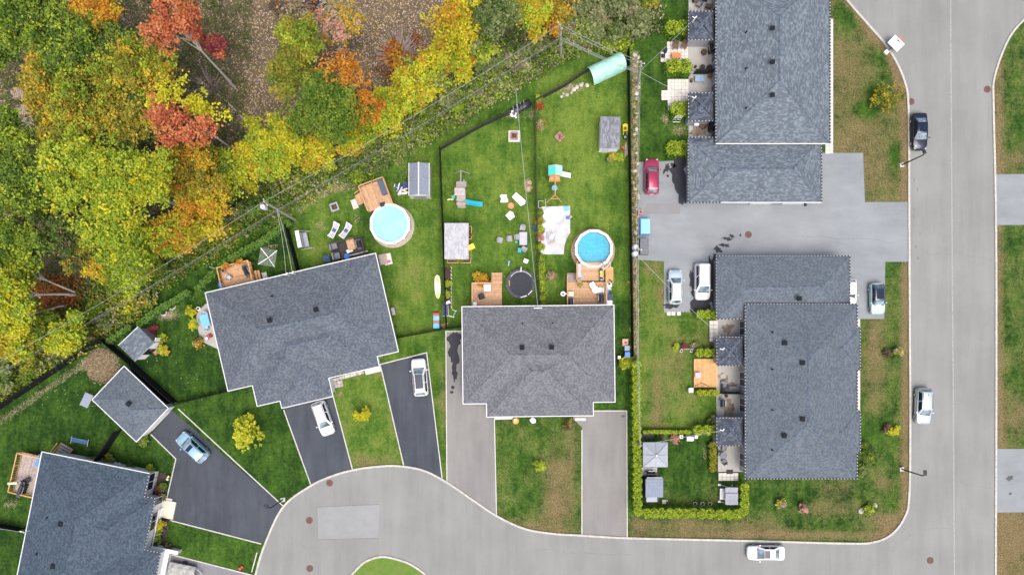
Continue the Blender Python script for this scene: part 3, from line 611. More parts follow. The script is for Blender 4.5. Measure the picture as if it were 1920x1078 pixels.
# rough growth under the power line: one uncountable strip of weeds, reeds and brambles
def weeds():
    out = []
    def clumps(n, fn, x0, x1, y0, y1, h, pals, wt, leaf, k, spread):
        w, X, Y = scatter(fn, n, x0, x1, y0, y1); m = len(w)
        # patchiness
        pi = RNG.choice(len(pals), m, p=wt); ph = np.sin(X * .07 + 1) * np.cos(Y * .09) + np.sin(X * .021 - Y * .03)
        hh = h * (.45 + .55 * RNG.random(m)) * (1 + .3 * ph)
        ci = np.repeat(np.arange(m), k); kk = len(ci)
        pos = np.zeros((kk, 3)); pos[:, :2] = w[ci] + RNG.normal(size=(kk, 2)) * spread; pos[:, 2] = np.abs(hh[ci]) * (.15 + .85 * RNG.random(kk))
        f = np.clip(.5 + .22 * ph[ci] + RNG.normal(0, .2, kk), 0, 1); cols = np.zeros((kk, 3)); pl = pi[ci]
        for i, p in enumerate(pals): s = pl == i; cols[s] = pal(p, f[s])
        out.append((pos, np.full(kk, leaf), cols))
    d = dline
    clumps(3800, lambda X, Y: (d(X, Y) > -46) & (d(X, Y) < 30) & (X < 620), -60, 620, 250, 780, 1.8, ['green', 'olive', 'dry', 'grass', 'dgreen'], [.28, .2, .12, .3, .1], .26, 8, .3)
    clumps(5200, lambda X, Y: (d(X, Y) > -70) & (d(X, Y) < 24), 560, 1130, 20, 350, 1.9, ['sage', 'dry', 'green', 'grass', 'lime'], [.24, .14, .2, .24, .18], .23, 8, .3)
    clumps(620, lambda X, Y: (X - 1150) * .35 + Y < 92, 1055, 1240, -60, 110, 1.3, ['sage', 'dry', 'dgreen'], [.4, .35, .25], .26, 9, .3)
    clumps(1500, lambda X, Y: (d(X, Y) > -74) & (d(X, Y) < -10) & (Y < 765 - .66 * X), -60, 300, 560, 770, 1.9, ['olive', 'green', 'dgreen', 'dry', 'yellow'], [.28, .26, .26, .12, .08], .26, 9, .32)
    clumps(500, lambda X, Y: (d(X, Y) > -66) & (d(X, Y) < -36) & (X > 860), 860, 1110, 60, 230, .5, ['green', 'lime'], [.6, .4], .22, 8, .25)
    clumps(260, lambda X, Y: X > 0, 1130, 1175, 70, 98, 1.2, ['lime', 'green'], [.5, .5], .28, 8, .3)
    clumps(230, lambda X, Y: X > 0, 1184, 1196, 100, 690, .5, ['dry', 'olive', 'green', 'brown'], [.35, .25, .25, .15], .2, 6, .16)
    clumps(420, lambda X, Y: (d(X, Y) > -60) & (d(X, Y) < -35), 300, 830, 270, 600, .6, ['green', 'lime', 'dry'], [.5, .25, .25], .22, 7, .25)
    a, b, c = (np.concatenate([o[i] for o in out]) for i in range(3))
    tag(leaf_mesh('rough_growth', a, b, c, None, up=.5), 'rough weeds, reeds and brambles under the power line', 'undergrowth', kind='stuff')
weeds()
# shaded understorey of the wood
w_, X_, Y_ = scatter(lambda X, Y: (dline(X, Y) > 15), 2600, -60, 470, 0, 660); m_ = len(w_); ci_ = np.repeat(np.arange(m_), 7)
pos_ = np.concatenate([w_[ci_] + RNG.normal(size=(len(ci_), 2)) * .4, (.2 + 1.6 * RNG.random((len(ci_), 1)))], 1)
tag(leaf_mesh('understorey', pos_, np.full(len(ci_), .28), pal('dgreen', RNG.random(len(ci_))) * .8 + pal('brown', RNG.random(len(ci_))) * .2, None), 'low dark green understorey beneath the wood canopy', 'undergrowth', kind='stuff')
# rust bracken around the birches
w_ = np.stack([(100 + 26 * RNG.normal(size=600) - NX) * S, (NY - (553 + 16 * RNG.normal(size=600))) * S], -1); ci_ = np.repeat(np.arange(600), 8)
pos_ = np.concatenate([w_[ci_] + RNG.normal(size=(len(ci_), 2)) * .3, (.2 + 1.2 * RNG.random((len(ci_), 1)))], 1)
tag(leaf_mesh('bracken', pos_, np.full(len(ci_), .24), pal('rust', RNG.random(len(ci_))), None), 'rust red bracken around the white birch trunks', 'undergrowth', kind='stuff')

def bush(label, px, py, rpx, pals, h=1.0, name='shrub', dens=1.0, group=None, ry=1.0, leaf=.2, cat='shrub', stem=True):
    t = thing(name, label, cat, P(px, py), 0, group); r = rpx * S
    nl = max(5, int(9 * r ** .8 * 1.4)); pos, sz, cols, LC = foliage((0, 0, h * .55), r * .9, r * ry * .9, h * .45, pals, nl, max(6, int(16 * dens)), 7, leaf, .5, clump=.16)
    pos[:, 2] = np.maximum(pos[:, 2], .03); leaf_mesh('foliage', pos, sz, cols, t)
    if stem:
        mb = MB()
        for e in LC[:5]: mb.tube([(0, 0, -.05), tuple(np.array(e) * .9)], [.03, .012], 5)
        mb.build('stem', BARK, t)
    return t
def hedge(label, pts, wd, h, pals=('cedar', 'lime'), group='cedar hedges', top=1):
    """clipped row of cedars: pts are pixel positions on the ground"""
    c0 = P(*pts[0]); t = thing('cedar_hedge', label, 'hedge', c0, 0, group)
    A, B, C = [], [], []
    for (x0, y0), (x1, y1) in zip(pts, pts[1:]):
        a, b = P(x0, y0) - c0, P(x1, y1) - c0; ln = (b - a).length; n = max(2, int(ln / (wd * .75)))
        for i in range(n):
            p = a.lerp(b, (i + .5) / n); hh = h * (.88 + .2 * random.random())
            m = int(330 * wd * (.6 + h * .35)); th = RNG.random(m) * 2 * PI; zz = RNG.random(m) ** .7; rr = wd * .56 * (1 - .35 * zz ** 3) * (.75 + .35 * RNG.random(m))
            tp = RNG.random(m) < .42; rr = np.where(tp, wd * .5 * np.sqrt(RNG.random(m)), rr); zz = np.where(tp, .9 + .12 * RNG.random(m) - .12 * (rr / wd) ** 2, zz)
            A.append(np.stack([p.x + rr * np.cos(th), p.y + rr * np.sin(th), .05 + zz * hh], -1)); B.append(np.full(m, .17))
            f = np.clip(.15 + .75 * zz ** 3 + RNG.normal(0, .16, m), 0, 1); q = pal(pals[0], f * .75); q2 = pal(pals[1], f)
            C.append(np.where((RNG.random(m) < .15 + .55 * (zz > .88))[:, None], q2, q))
            cy('stem', t, BARK, (p.x, p.y, -.05), .04, hh * .8, 6)
    leaf_mesh('foliage', np.concatenate(A), np.concatenate(B), np.concatenate(C), t, up=.3)
    return t
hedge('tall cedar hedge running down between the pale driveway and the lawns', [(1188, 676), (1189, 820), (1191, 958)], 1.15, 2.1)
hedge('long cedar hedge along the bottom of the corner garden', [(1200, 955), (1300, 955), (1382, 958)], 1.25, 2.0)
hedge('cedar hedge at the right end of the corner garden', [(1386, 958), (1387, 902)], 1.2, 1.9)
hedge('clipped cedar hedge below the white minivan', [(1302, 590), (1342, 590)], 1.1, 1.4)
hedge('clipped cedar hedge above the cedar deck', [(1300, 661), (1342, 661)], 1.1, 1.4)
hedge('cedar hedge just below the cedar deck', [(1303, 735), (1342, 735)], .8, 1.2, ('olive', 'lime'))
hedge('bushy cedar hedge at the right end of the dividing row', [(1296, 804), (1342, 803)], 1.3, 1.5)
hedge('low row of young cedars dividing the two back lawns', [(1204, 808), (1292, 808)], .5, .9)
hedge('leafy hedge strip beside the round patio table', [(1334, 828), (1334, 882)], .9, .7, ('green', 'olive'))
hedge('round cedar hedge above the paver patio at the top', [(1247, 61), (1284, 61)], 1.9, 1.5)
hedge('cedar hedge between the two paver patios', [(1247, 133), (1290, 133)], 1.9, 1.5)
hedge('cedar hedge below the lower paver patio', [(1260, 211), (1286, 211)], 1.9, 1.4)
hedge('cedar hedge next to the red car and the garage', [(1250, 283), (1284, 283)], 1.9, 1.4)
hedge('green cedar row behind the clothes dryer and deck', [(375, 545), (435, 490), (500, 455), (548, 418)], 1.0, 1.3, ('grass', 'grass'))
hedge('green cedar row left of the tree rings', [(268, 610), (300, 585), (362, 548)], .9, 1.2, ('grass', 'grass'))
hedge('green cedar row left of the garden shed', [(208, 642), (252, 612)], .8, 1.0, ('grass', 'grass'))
bush('bright lime round tree on the lawn left of the white car', 474, 805, 27, ['blime'], 3.0, 'young_tree', 1.4, leaf=.24, cat='tree')
bush('small bright yellow tree on the lawn between two dark driveways', 681, 775, 12, ['yellow'], 1.6, 'young_tree', 1.2, cat='tree')
bush('small lime bush in the middle of the patchy front lawn', 1011, 873, 9, ['lime'], .9)
bush('small olive tree with orange tips on the dry verge above the dark car', 1650, 196, 26, ['olive', 'green', 'gold'], 2.6, 'young_tree', .6, cat='tree')
bush('yellow sapling on the verge beside a dark plant, opposite the upper roof bay', 1677, 658, 10, ['yellow', 'dry'], 1.2, 'young_tree', .4, ry=.6, cat='tree')
bush('dark purple plant next to the yellow sapling', 1661, 660, 7, ['brown', 'brown'], .6)
bush('lime yellow bush on the verge opposite the lower roof bay', 1671, 805, 9, ['yellow', 'lime'], .9, dens=.6)
bush('dark purple plant beside the lime yellow bush', 1660, 802, 6, ['brown', 'brown'], .5)
bush('yellow shrub on the corner lawn', 1461, 944, 9, ['yellow', 'dry'], .9, dens=.6)
bush('reddish pink shrub on the corner lawn', 1501, 951, 9, ['pink', 'brown'], .8, dens=.6)
bush('green flower clump between two stones on the corner lawn', 1627, 955, 10, ['green', 'lime'], .6, dens=.6)
bush('dark green shrub at the right wall of the lower right house', 1625, 850, 14, ['dgreen', 'green'], 1.1, ry=1.5)
bush('loose green shrub below it at the house corner', 1614, 878, 9, ['green', 'sage'], .7, ry=1.8)
bush('orange leaved shrub left of the deck stairs', 905, 524, 12, ['orange', 'gold'], 1.2)
bush('pink flowering shrub on the grass left of the pool deck', 1036, 518, 10, ['pink', 'sage'], .8, dens=.5)
bush('lime shrub beside the blue recycling bin', 1172, 682, 10, ['lime', 'yellow'], 1.2)
bush('round lime bush under the power line above the pool deck', 673, 336, 12, ['lime', 'green'], 1.3)
bush('dry golden shrub at the front corner of the middle house', 1065, 796, 9, ['olive', 'brown'], .8, dens=.7)
bush('white flowering shrub beside the porch roof', 1333, 787, 9, ['green', 'dry'], .9, dens=.7)
bush('young conifer with red leaves by the garden shed corner', 290, 617, 6, ['crimson'], .7)
bush('yellow plants at the front of the garden shed', 308, 652, 11, ['gold', 'lime'], .9, ry=1.4)
bush('yellow plant at the top of the grey patio', 362, 583, 8, ['yellow', 'lime'], .7, ry=1.3)
bush('yellow plant in the middle of the patio edge', 366, 608, 7, ['yellow', 'lime'], .7)
bush('yellow and brown plant at the bottom of the patio', 375, 642, 9, ['gold', 'brown'], .7)
bush('golden plant beside the cream entrance slab', 305, 977, 9, ['gold', 'yellow'], .9)
bush('pale hosta bed along the white porch', 300, 1000, 8, ['sage', 'lime'], .7, ry=1.6)
bush('dark shrub at the corner of the white porch', 294, 1022, 7, ['dgreen'], .8)
bush('rust red plants at the end of the porch bed', 318, 1028, 8, ['rust', 'brown'], .5)
bush('green plant in the bed beside the dark driveway', 309, 912, 7, ['green', 'sage'], .7)
bush('brown plant in the bed beside the dark driveway', 300, 915, 8, ['brown', 'rust'], .6, ry=1.7)
bush('pale plant at the lower end of the driveway bed', 306, 930, 6, ['sage', 'dry'], .6)
bush('yellow flowers at the house corner by the hooked lamp', 284, 879, 7, ['yellow', 'lime'], .6)
bush('round green plant by the fence at the top of the left house', 204, 862, 9, ['green', 'olive'], .8)
bush('pale round plant right of the fence foot', 214, 863, 6, ['sage'], .6)
bush('dark plant beside the white meter box', 247, 873, 9, ['dgreen'], .6, ry=.6)
bush('grey leaved plants behind the left house', 172, 860, 9, ['sage', 'dry'], .7, ry=.6)
bush('pale feathery grass at the garage corner', 272, 826, 10, ['sage', 'green'], .7, dens=.5)
bush('yellow flowering border below the small grey shed', 1148, 297, 12, ['gold', 'lime', 'dry'], .6, ry=.45)
bush('green bush at the lower right of the small grey shed', 1163, 296, 8, ['green', 'lime'], .8)
bush('dry flower clump on the mesh fence', 1012, 238, 9, ['dry', 'olive'], .7)
bush('green plant beside the covered heap', 1013, 188, 7, ['green', 'lime'], .8)
bush('red leaved plant at the fence corner', 1011, 202, 7, ['crimson', 'rust'], .4)
bush('red leaved bramble at the foot of the second power pole', 1040, 68, 14, ['crimson', 'red'], 1.3)
bush('red berried bramble right of the second power pole', 1096, 85, 10, ['crimson', 'green'], .9)
for i in range(9): bush('small lime shrub in the row along the mesh fence left of the pool deck', 1014 + .4 * i, 486 + i * 10.5, 5, ['lime', 'green'], .5, group='lime shrubs along the mesh fence', stem=False)
for i, (y, p) in enumerate(((400, 'green'), (415, 'olive'), (430, 'lime'), (447, 'pink'), (463, 'lime'))): bush('low plant, %s of five beside the white slab' % ('first', 'second', 'third', 'fourth', 'last')[i], 1011 + i * .5, y, 6, [p], .5, group='plants along the white slab', stem=False)
for i, (x, y) in enumerate(((841, 533), (840, 552))): bush(('lime plant in the upper part of the soil bed by the kayak', 'lime plant in the lower part of the soil bed by the kayak')[i], x, y, 5, ['lime'], .5)

for i, (x, y, r, p, h) in enumerate(((1088, 22, 26, 'sage', 2.6), (1125, 40, 24, 'dry', 2.2), (1160, 20, 28, 'sage', 2.8), (1196, 55, 24, 'sage', 2.6), (1212, 12, 22, 'olive', 2.4), (1072, 62, 18, 'dry', 1.8), (1115, 70, 18, 'sage', 1.8), (1152, 72, 20, 'dgreen', 1.8), (1180, 30, 18, 'dry', 2.2), (1100, -5, 26, 'dgreen', 2.6), (1140, -8, 26, 'sage', 2.6),
    (985, 100, 18, 'sage', 1.8), (950, 120, 17, 'dry', 1.6), (1010, 85, 16, 'sage', 1.7), (915, 140, 18, 'sage', 1.8), (880, 165, 16, 'dgreen', 1.6), (845, 190, 17, 'sage', 1.6), (985, 130, 14, 'dry', 1.4), (935, 160, 14, 'green', 1.3), (800, 205, 16, 'green', 1.6), (760, 230, 16, 'dgreen', 1.6), (725, 262, 15, 'green', 1.5), (690, 285, 14, 'sage', 1.4), (650, 300, 15, 'green', 1.5), (900, 185, 13, 'sage', 1.2), (860, 210, 13, 'lime', 1.1), (780, 255, 13, 'green', 1.2),
    (455, 400, 17, 'green', 1.6), (420, 430, 16, 'olive', 1.5), (380, 455, 17, 'green', 1.6), (345, 480, 16, 'dgreen', 1.6), (300, 505, 17, 'lime', 1.8), (270, 535, 18, 'green', 1.8), (230, 555, 18, 'olive', 1.8), (190, 580, 18, 'lime', 2.0), (150, 610, 18, 'olive', 2.0), (110, 640, 18, 'green', 2.0), (70, 665, 18, 'olive', 2.0), (30, 690, 18, 'green', 2.0), (205, 600, 16, 'dgreen', 1.8), (160, 640, 16, 'olive', 1.8), (115, 670, 16, 'dgreen', 1.8), (65, 700, 16, 'olive', 1.7), (20, 722, 15, 'green', 1.7), (250, 575, 15, 'yellow', 1.6), (440, 425, 13, 'lime', 1.3), (480, 400, 13, 'grass', 1.2))):
    seg = ' right of the top pole' if x > 1055 else ' between the two poles' if x > 560 else ' left of the left pole' if x > 260 else ' above the long black fence'
    bush({'sage': 'grey-green willow shrub in the reeds below the power line', 'dry': 'straw-coloured reed clump below the power line', 'dgreen': 'dark green shrub in the rough strip below the power line', 'green': 'mid green shrub in the rough strip below the power line', 'olive': 'olive shrub in the rough strip below the power line', 'lime': 'lime shrub in the rough strip below the power line', 'yellow': 'yellow shrub in the rough strip near the cedar row', 'grass': 'bright green shrub at the foot of the left power pole'}[p] + (seg if p not in ('yellow', 'grass') else ''), x, y, r, [p, 'green' if p in ('olive', 'lime', 'yellow') else 'sage'] if p != 'dry' else ['dry', 'sage'], h, 'wild_shrub', 1.1, None if p in ('yellow', 'grass') else 'wild %s shrubs%s' % (p, seg), leaf=.24, stem=False)

# ------------------------------------------------------------------ houses
class Frame:
    """house-aligned coordinates: u right along the eave, v away from it, both in photo pixels at height z"""
    def __init__(s, px, py, a): s.px, s.py, s.a = px, py, a; s.ca, s.sa = math.cos(a), math.sin(a); s.o = P(px, py, 0)
    def pix(s, u, v): return s.px + u * s.ca + v * s.sa, s.py - u * s.sa + v * s.ca
    def loc(s, u, v, z):
        d = P(*s.pix(u, v), z) - s.o
        return Vector((d.x * s.ca + d.y * s.sa, -d.x * s.sa + d.y * s.ca, z))
def slope_uv(pts, e0, e1):
    a = Vector(e0); ax = (Vector(e1) - a).normalized(); nrm = (Vector(pts[1]) - Vector(pts[0])).cross(Vector(pts[2]) - Vector(pts[0])).normalized(); ay = nrm.cross(ax)
    off = random.random() * 7
    return [((Vector(p) - a).dot(ax) + off, (Vector(p) - a).dot(ay) + off) for p in pts]
def hip(t, x0, x1, y0, y1, z, sl, mat, rmat, name='roof', gable=False, axis=None, cap=True):
    w, d = x1 - x0, y1 - y0; s = min(w, d) / 2; zr = z + s * sl; mb = MB()
    ax = axis or ('x' if w >= d else 'y')
    if ax == 'x':
        k = 0 if gable else d / 2; zr = z + d / 2 * sl; ym = (y0 + y1) / 2; A, B = Vector((x0 + k, ym, zr)), Vector((x1 - k, ym, zr))
    else:
        k = 0 if gable else w / 2; zr = z + w / 2 * sl; xm = (x0 + x1) / 2; A, B = Vector((xm, y0 + k, zr)), Vector((xm, y1 - k, zr))
    c = [Vector((x0, y0, z)), Vector((x1, y0, z)), Vector((x1, y1, z)), Vector((x0, y1, z))]
    if ax == 'x': fs = [[c[0], c[1], B, A], [c[1], c[2], B], [c[2], c[3], A, B], [c[3], c[0], A]]; hips = [(c[0], A), (c[3], A), (c[1], B), (c[2], B)]
    else: fs = [[c[0], c[1], A], [c[1], c[2], B, A], [c[2], c[3], B], [c[3], c[0], A, B]]; hips = [(c[0], A), (c[1], A), (c[2], B), (c[3], B)]
    for f in fs: mb.face(f, slope_uv(f, f[0], f[1]))
    o = mb.build(name, mat, t)
    mf = MB()
    for i in range(4):
        a, b = c[i], c[(i + 1) % 4]; dz = Vector((0, 0, .2)); mf.face([a - dz, b - dz, b - Vector((0, 0, .001)), a - Vector((0, 0, .001))])
    mf.face([p - Vector((0, 0, .2)) for p in c[::-1]]); mf.build('fascia', WHITE, o)
    rc = MB()
    for a, b in ([] if gable else hips) + [(A, B)]:
        if (b - a).length < .3: continue
        ln = (b - a).length; n = int(ln / .28); dr = (b - a) / n; up = Vector((0, 0, 1)); sd = dr.cross(up).normalized() * .15
        for i in range(n):
            p = a + dr * i; q = a + dr * (i + 1.08); e = .03; e2 = .012
            rc.face([p - sd + up * -.035, q - sd + up * (-.055), q + up * e2, p + up * e]); rc.face([p + up * e, q + up * e2, q + sd - up * .055, p + sd - up * .035])
    if rc.f and cap: rc.build('ridge_cap', rmat, o)
    return o
def rect_hip(fr, t, u0, u1, v0, v1, z, sl, mat, rmat, name='roof', wall=None, inset=.45, gable=False, axis=None):
    a, b = fr.loc(u0, v1, z), fr.loc(u1, v0, z)
    o = hip(t, a.x, b.x, a.y, b.y, z, sl, mat, rmat, name, gable, axis)
    if wall: MB().prism([(a.x + inset, a.y + inset), (b.x - inset, a.y + inset), (b.x - inset, b.y - inset), (a.x + inset, b.y - inset)], -.1, z - .1).build('wall', wall, t)
    return o
def gutters(fr, t, uv, z, closed=True, tabs=False, mat=WHITE):
    n = len(uv); tb = MB()
    for i in range(n if closed else n - 1):
        a, b = fr.loc(*uv[i], z), fr.loc(*uv[(i + 1) % n], z); d = b - a; m = (a + b) / 2; rz = math.atan2(d.y, d.x)
        bx('gutter', t, GUTG if tabs else mat, (m.x, m.y, z + .015), (d.length + .06, .08 if tabs else .1, .1), rz)
        if tabs:
            k = int(d.length / .38)
            for j in range(k):
                p = a + d * ((j + .5) / k); tb.box((p.x, p.y, z + .05), (.23, .15, .06), rz)
    if tabs: tag(tb.build('shingle_tabs', BLACKSH, t), kind='stuff')
GUTG = M('grey_white_gutter', (.38, .39, .4), .5, .05)
BLACKSH = M('dark_shingle_edge', (.03, .034, .04), .85, .15)
VENTM = M('black_plastic_vent', (.016, .018, .021), .9, .1, spec=.1)
def vent(t, fr, u, v, z, sz=.42):
    sz *= .74
    p = fr.loc(u, v, z); o = MB().box((0, 0, .12), (sz, sz, .3)).box((0, 0, .3), (sz * 1.5, sz * 1.5, .08)).build('roof_vent', VENTM, t); o.location = p
def stack(t, fr, u, v, z): p = fr.loc(u, v, z - .1); cy('vent_pipe', t, VENTM, p, .09, .45, 8)
def window(t, c, wdt, hgt, rz, name='window', depth=.1, mull=1):
    """frame with pane(s); c = centre of the outer face, rz = direction of the wall run"""
    o = MB(); w2, h2 = wdt / 2, hgt / 2; b = .09
    o.box((0, 0, h2 - b / 2), (wdt, depth, b)).box((0, 0, -h2 + b / 2), (wdt, depth + .06, b)).box((-w2 + b / 2, 0, 0), (b, depth, hgt - 2 * b)).box((w2 - b / 2, 0, 0), (b, depth, hgt - 2 * b))
    for i in range(mull): o.box((-w2 + wdt * (i + 1) / (mull + 1), 0, 0), (b * .7, depth * .9, hgt - 2 * b))
    f = o.build(name, WHITE, t); f.location = c; f.rotation_euler = (0, 0, rz)
    for i in range(mull + 1):
        k = (wdt - 2 * b) / (mull + 1); bx('pane', f, GLASS, (-w2 + b + k * (i + .5), 0, 0), (k - .02, depth * .35, hgt - 2 * b))
    return f
def garage_door(t, c, wdt, hgt, rz):
    g = bx('garage_door', t, WHITE, c, (wdt, .08, hgt), rz)
    return g
def mast(t, fr, u, v, z):
    p = fr.loc(u, v, z); o = MB().tube([(0, 0, -.1), (0, 0, 1.1)], .06, 6).tube([(0, 0, 1.0), (-.35, .12, 1.15)], .05, 6).tube([(0, 0, 1.1), (.18, .2, 1.05)], .07, 6).build('service_mast', WHITEP, t); o.location = p
ZE = 3.2
# --- house A, middle
frA = Frame(866, 575, ang(285, -3.5)); hA = thing('semi_detached_house', 'middle grey-roofed semi-detached house with two front wings', 'house', frA.o, frA.a)
rect_hip(frA, hA, 0, 285, 0, 182, ZE, .29, SH_A, RIDGEA, wall=SIDING)
rect_hip(frA, hA, 44, 244, 36, 206.5, ZE, .29, SH_A, RIDGEA, 'front_roof', wall=SIDING)
gutters(frA, hA, [(0, 0), (285, 0), (285, 182), (244, 182), (244, 207), (44, 207), (44, 182), (0, 182)], ZE)
for u, v in ((112, 78), (167, 78)): vent(hA, frA, u, v, 4.75, .5)
for u, v in ((113, 33), (170, 33)): stack(hA, frA, u, v, 3.9)
MB_ = MB().tube([(0, 0, -.2), (0, 0, 1.0)], .06, 6).tube([(0, 0, .9), (-.5, 0, 1)], .07, 6).tube([(0, 0, .9), (.5, 0, 1)], .07, 6); o = MB_.build('service_mast', WHITEP, hA); o.location = frA.loc(142, 5, 3.3)
for u in (60, 105, 180, 235): p = frA.loc(u, 0, ZE); window(hA, (p.x, p.y - .5, 1.6), 1.6, 1.3, 0)
for u, w in ((70, 2.6), (218, 2.6)): p = frA.loc(u, 207, ZE); garage_door(hA, (p.x, p.y + .48, 1.1), w, 2.2, 0)
for u in (120, 165): p = frA.loc(u, 207, ZE); o = bx('door', hA, WHITE, (p.x, p.y + .42, 1.15), (1, .06, 2.1)); bx('handle', o, GALV, (.38, -.6, 0), (.06, .8, .06))
# --- house B, rotated
frB = Frame(385, 549, ang(319, -74)); hB = thing('semi_detached_house', 'tilted blue-grey roofed semi-detached house beside the wood', 'house', frB.o, frB.a)
rect_hip(frB, hB, 0, 328, 0, 189, ZE, .29, SH_B, RIDGE, wall=SIDING)
rect_hip(frB, hB, 62, 287, 60, 208, ZE, .29, SH_B, RIDGE, 'front_roof', wall=SIDING)
rect_hip(frB, hB, 47, 186.5, 90, 229, ZE, .29, SH_B, RIDGE, 'front_roof', wall=SIDING)
rect_hip(frB, hB, 91, 189.6, 140, 243, ZE + .004, .29, SH_B, RIDGE, 'front_roof', wall=SIDING)
gutters(frB, hB, [(0, 0), (328, 0), (328, 189), (287, 189), (287, 208), (189.5, 208), (189.5, 243), (91, 243), (91, 229), (47, 229), (47, 189), (0, 189)], ZE)
for u, v in ((107, 78), (196, 78)): vent(hB, frB, u, v, 4.65, .5)
for u, v in ((93, 64), (121, 35)): stack(hB, frB, u, v, 4.0)
mast(hB, frB, 160, 4, 3.3); mast(hB, frB, 172, 4, 3.3)
for u in (60, 120, 200, 270): p = frB.loc(u, 0, ZE); window(hB, (p.x, p.y - .5, 1.6), 1.6, 1.3, 0)
for u, v, w in ((140, 243, 2.6), (250, 208, 2.6)): p = frB.loc(u, v, ZE); garage_door(hB, (p.x, p.y + .48, 1.1), w, 2.2, 0)
p = frB.loc(328, 110, ZE); bx('heat_pump', hB, GREYM, (p.x + .1, p.y, .5), (.4, .9, .8))
# --- house C, bottom left
frC = Frame(82, 847, ang(199, 40)); hC = thing('semi_detached_house', 'blue-grey roofed semi-detached house at the bottom left', 'house', frC.o, frC.a)
rect_hip(frC, hC, -3, 202, 0, 300, ZE, .29, SH_C, RIDGEC, wall=SIDING, axis='y')
rect_hip(frC, hC, 60, 222, 44, 180, ZE, .29, SH_C, RIDGEC, 'front_roof', wall=SIDING, axis='x')
rect_hip(frC, hC, 70, 252, 142, 300, ZE + .004, .28, SH_C, RIDGEC, 'front_roof', wall=SIDING, axis='x')
gutters(frC, hC, [(-3, 300), (-3, 0), (202, 0)], ZE, False); gutters(frC, hC, [(202, 0), (202, 44), (222, 44), (222, 142), (252, 142), (252, 300)], ZE, False, True)
vent(hC, frC, 60, 125, 4.4, .5); vent(hC, frC, 62, 205, 4.4, .5)
stack(hC, frC, 33, 118, 3.9); stack(hC, frC, 27, 188, 3.8)
p = frC.loc(202, 22, ZE); window(hC, (p.x - .4, p.y, 1.55), 2.2, 1.5, PI / 2)
p = frC.loc(222, 95, ZE); window(hC, (p.x - .4, p.y, 1.6), 2.4, 1.4, PI / 2); window(hC, (p.x - .4, p.y + 2.5, 1.4), 1.0, 2.2, PI / 2, 'door', mull=0)
a = frC.loc(2, 150, 3.4); o = MB().tube([(0, 0, -.3), (0, 0, .9)], .06, 6).tube([(0, 0, .8), (-.5, .1, .9)], .06, 6).build('service_mast', WHITEP, hC); o.location = a
p = frC.loc(210, 60, .2)
ent = thing('entrance_slab', 'cream concrete entrance slab beside the dark driveway', 'slab', P(310, 953), frC.a); bx('slab', ent, M('cream_concrete', (.58, .54, .44), .85, .06), (.1, 0, .09), (2.3, 2.2, .26)); bx('step', ent, CONC, (-.2, 1.25, .05), (1.7, .28, .16))
por = thing('porch', 'white front porch with a grey bench of the bottom left house', 'porch', P(291, 990), frC.a); bx('floor', por, WHITEP, (-.25, -.3, .25), (1.6, 6.2, .5)); bx('bench', por, GREYM, (.2, -.7, .74), (.3, 2.4, .4)); bx('rail', por, WHITEP, (.5, -.3, .9), (.08, 6.0, .1))
for yy in (-3.3, -1.3, .8, 2.7): bx('post', por, WHITEP, (.5, yy, .7), (.1, .1, .5))
wl = thing('porch_wall', 'long white wall and ledge at the lower edge of the porch', 'wall', P(330, 1050), frC.a); bx('coping', wl, WHITEP, (-1.2, 1.35, 1.0), (3.4, .45, .12)); bx('wall', wl, SIDING, (-1.2, 1.35, .45), (3.3, .3, .98)); bx('side_wall', wl, SIDING, (-1.1, -.7, .5), (.9, 3.6, 1.0)); bx('side_coping', wl, WHITEP, (-1.05, -.7, 1.05), (1.0, 3.6, .09))
# --- detached garage D
frD = Frame(233, 686, ang(83, 79)); hD = thing('detached_garage', 'detached garage with pyramid hip roof above the blue car', 'garage', frD.o, frD.a)
rect_hip(frD, hD, 0, 114.6, 0, 87, 2.5, .36, SH_F, RIDGE, wall=SIDING, inset=.35)
gutters(frD, hD, [(0, 0), (114.6, 0), (114.6, 87), (0, 87)], 2.5)
vent(hD, frD, 56, 44, 3.35, .5)
p = frD.loc(114.6, 43, 2.5); bx('garage_door', hD, WHITEP, (p.x - .32, p.y, 1.05), (.08, 3.4, 2.1)); bx('door_frame', hD, WHITEP, (p.x - .33, p.y, 2.18), (.14, 3.8, .14))
lt = thing('lean_to_roof', 'small blue-grey lean-to panel at the left corner of the detached garage', 'lean-to', P(178, 748), ang(83, 40)); bx('sheet', lt, M('blue_grey_sheet', (.2, .23, .28), .5, .05), (0, 0, 1.7), (1.0, 1.7, .06), rot=(0, .12, 0))
for sx in (-.4, .4):
    for sy in (-.7, .7): bx('post', lt, GREYM, (sx, sy, .82), (.08, .08, 1.64))
# --- house E, top right
frE = Frame(1342, 270, 0.0); hE = thing('row_house', 'long streaky blue-roofed row house at the top right', 'house', frE.o, 0)
rect_hip(frE, hE, 0, 214, -330, 0, 3.3, .29, SH_E, RIDGE, wall=GREYSID, axis='y')
gutters(frE, hE, [(214, 0), (214, -330)], 3.3, False, True); gutters(frE, hE, [(214, 0), (0, 0)], 3.3, False); gutters(frE, hE, [(0, 0), (0, -330)], 3.3, False, True)
for v in (-215, -152, -90): vent(hE, frE, 105, v, 5.25, .45)
for v in (-208, -140, -66): stack(hE, frE, 56, v, 4.4)
rect_hip(frE, hE, -52, 198, -9, 110, 2.65, .26, SH_E, RIDGE, 'garage_roof', wall=GREYSID)
gutters(frE, hE, [(-52, 0), (-52, 110)], 2.65, False, True); gutters(frE, hE, [(-52, 110), (10, 110)], 2.65, False, True); gutters(frE, hE, [(10, 110), (198, 110)], 2.65, False); gutters(frE, hE, [(198, 110), (198, 2)], 2.65, False, True)
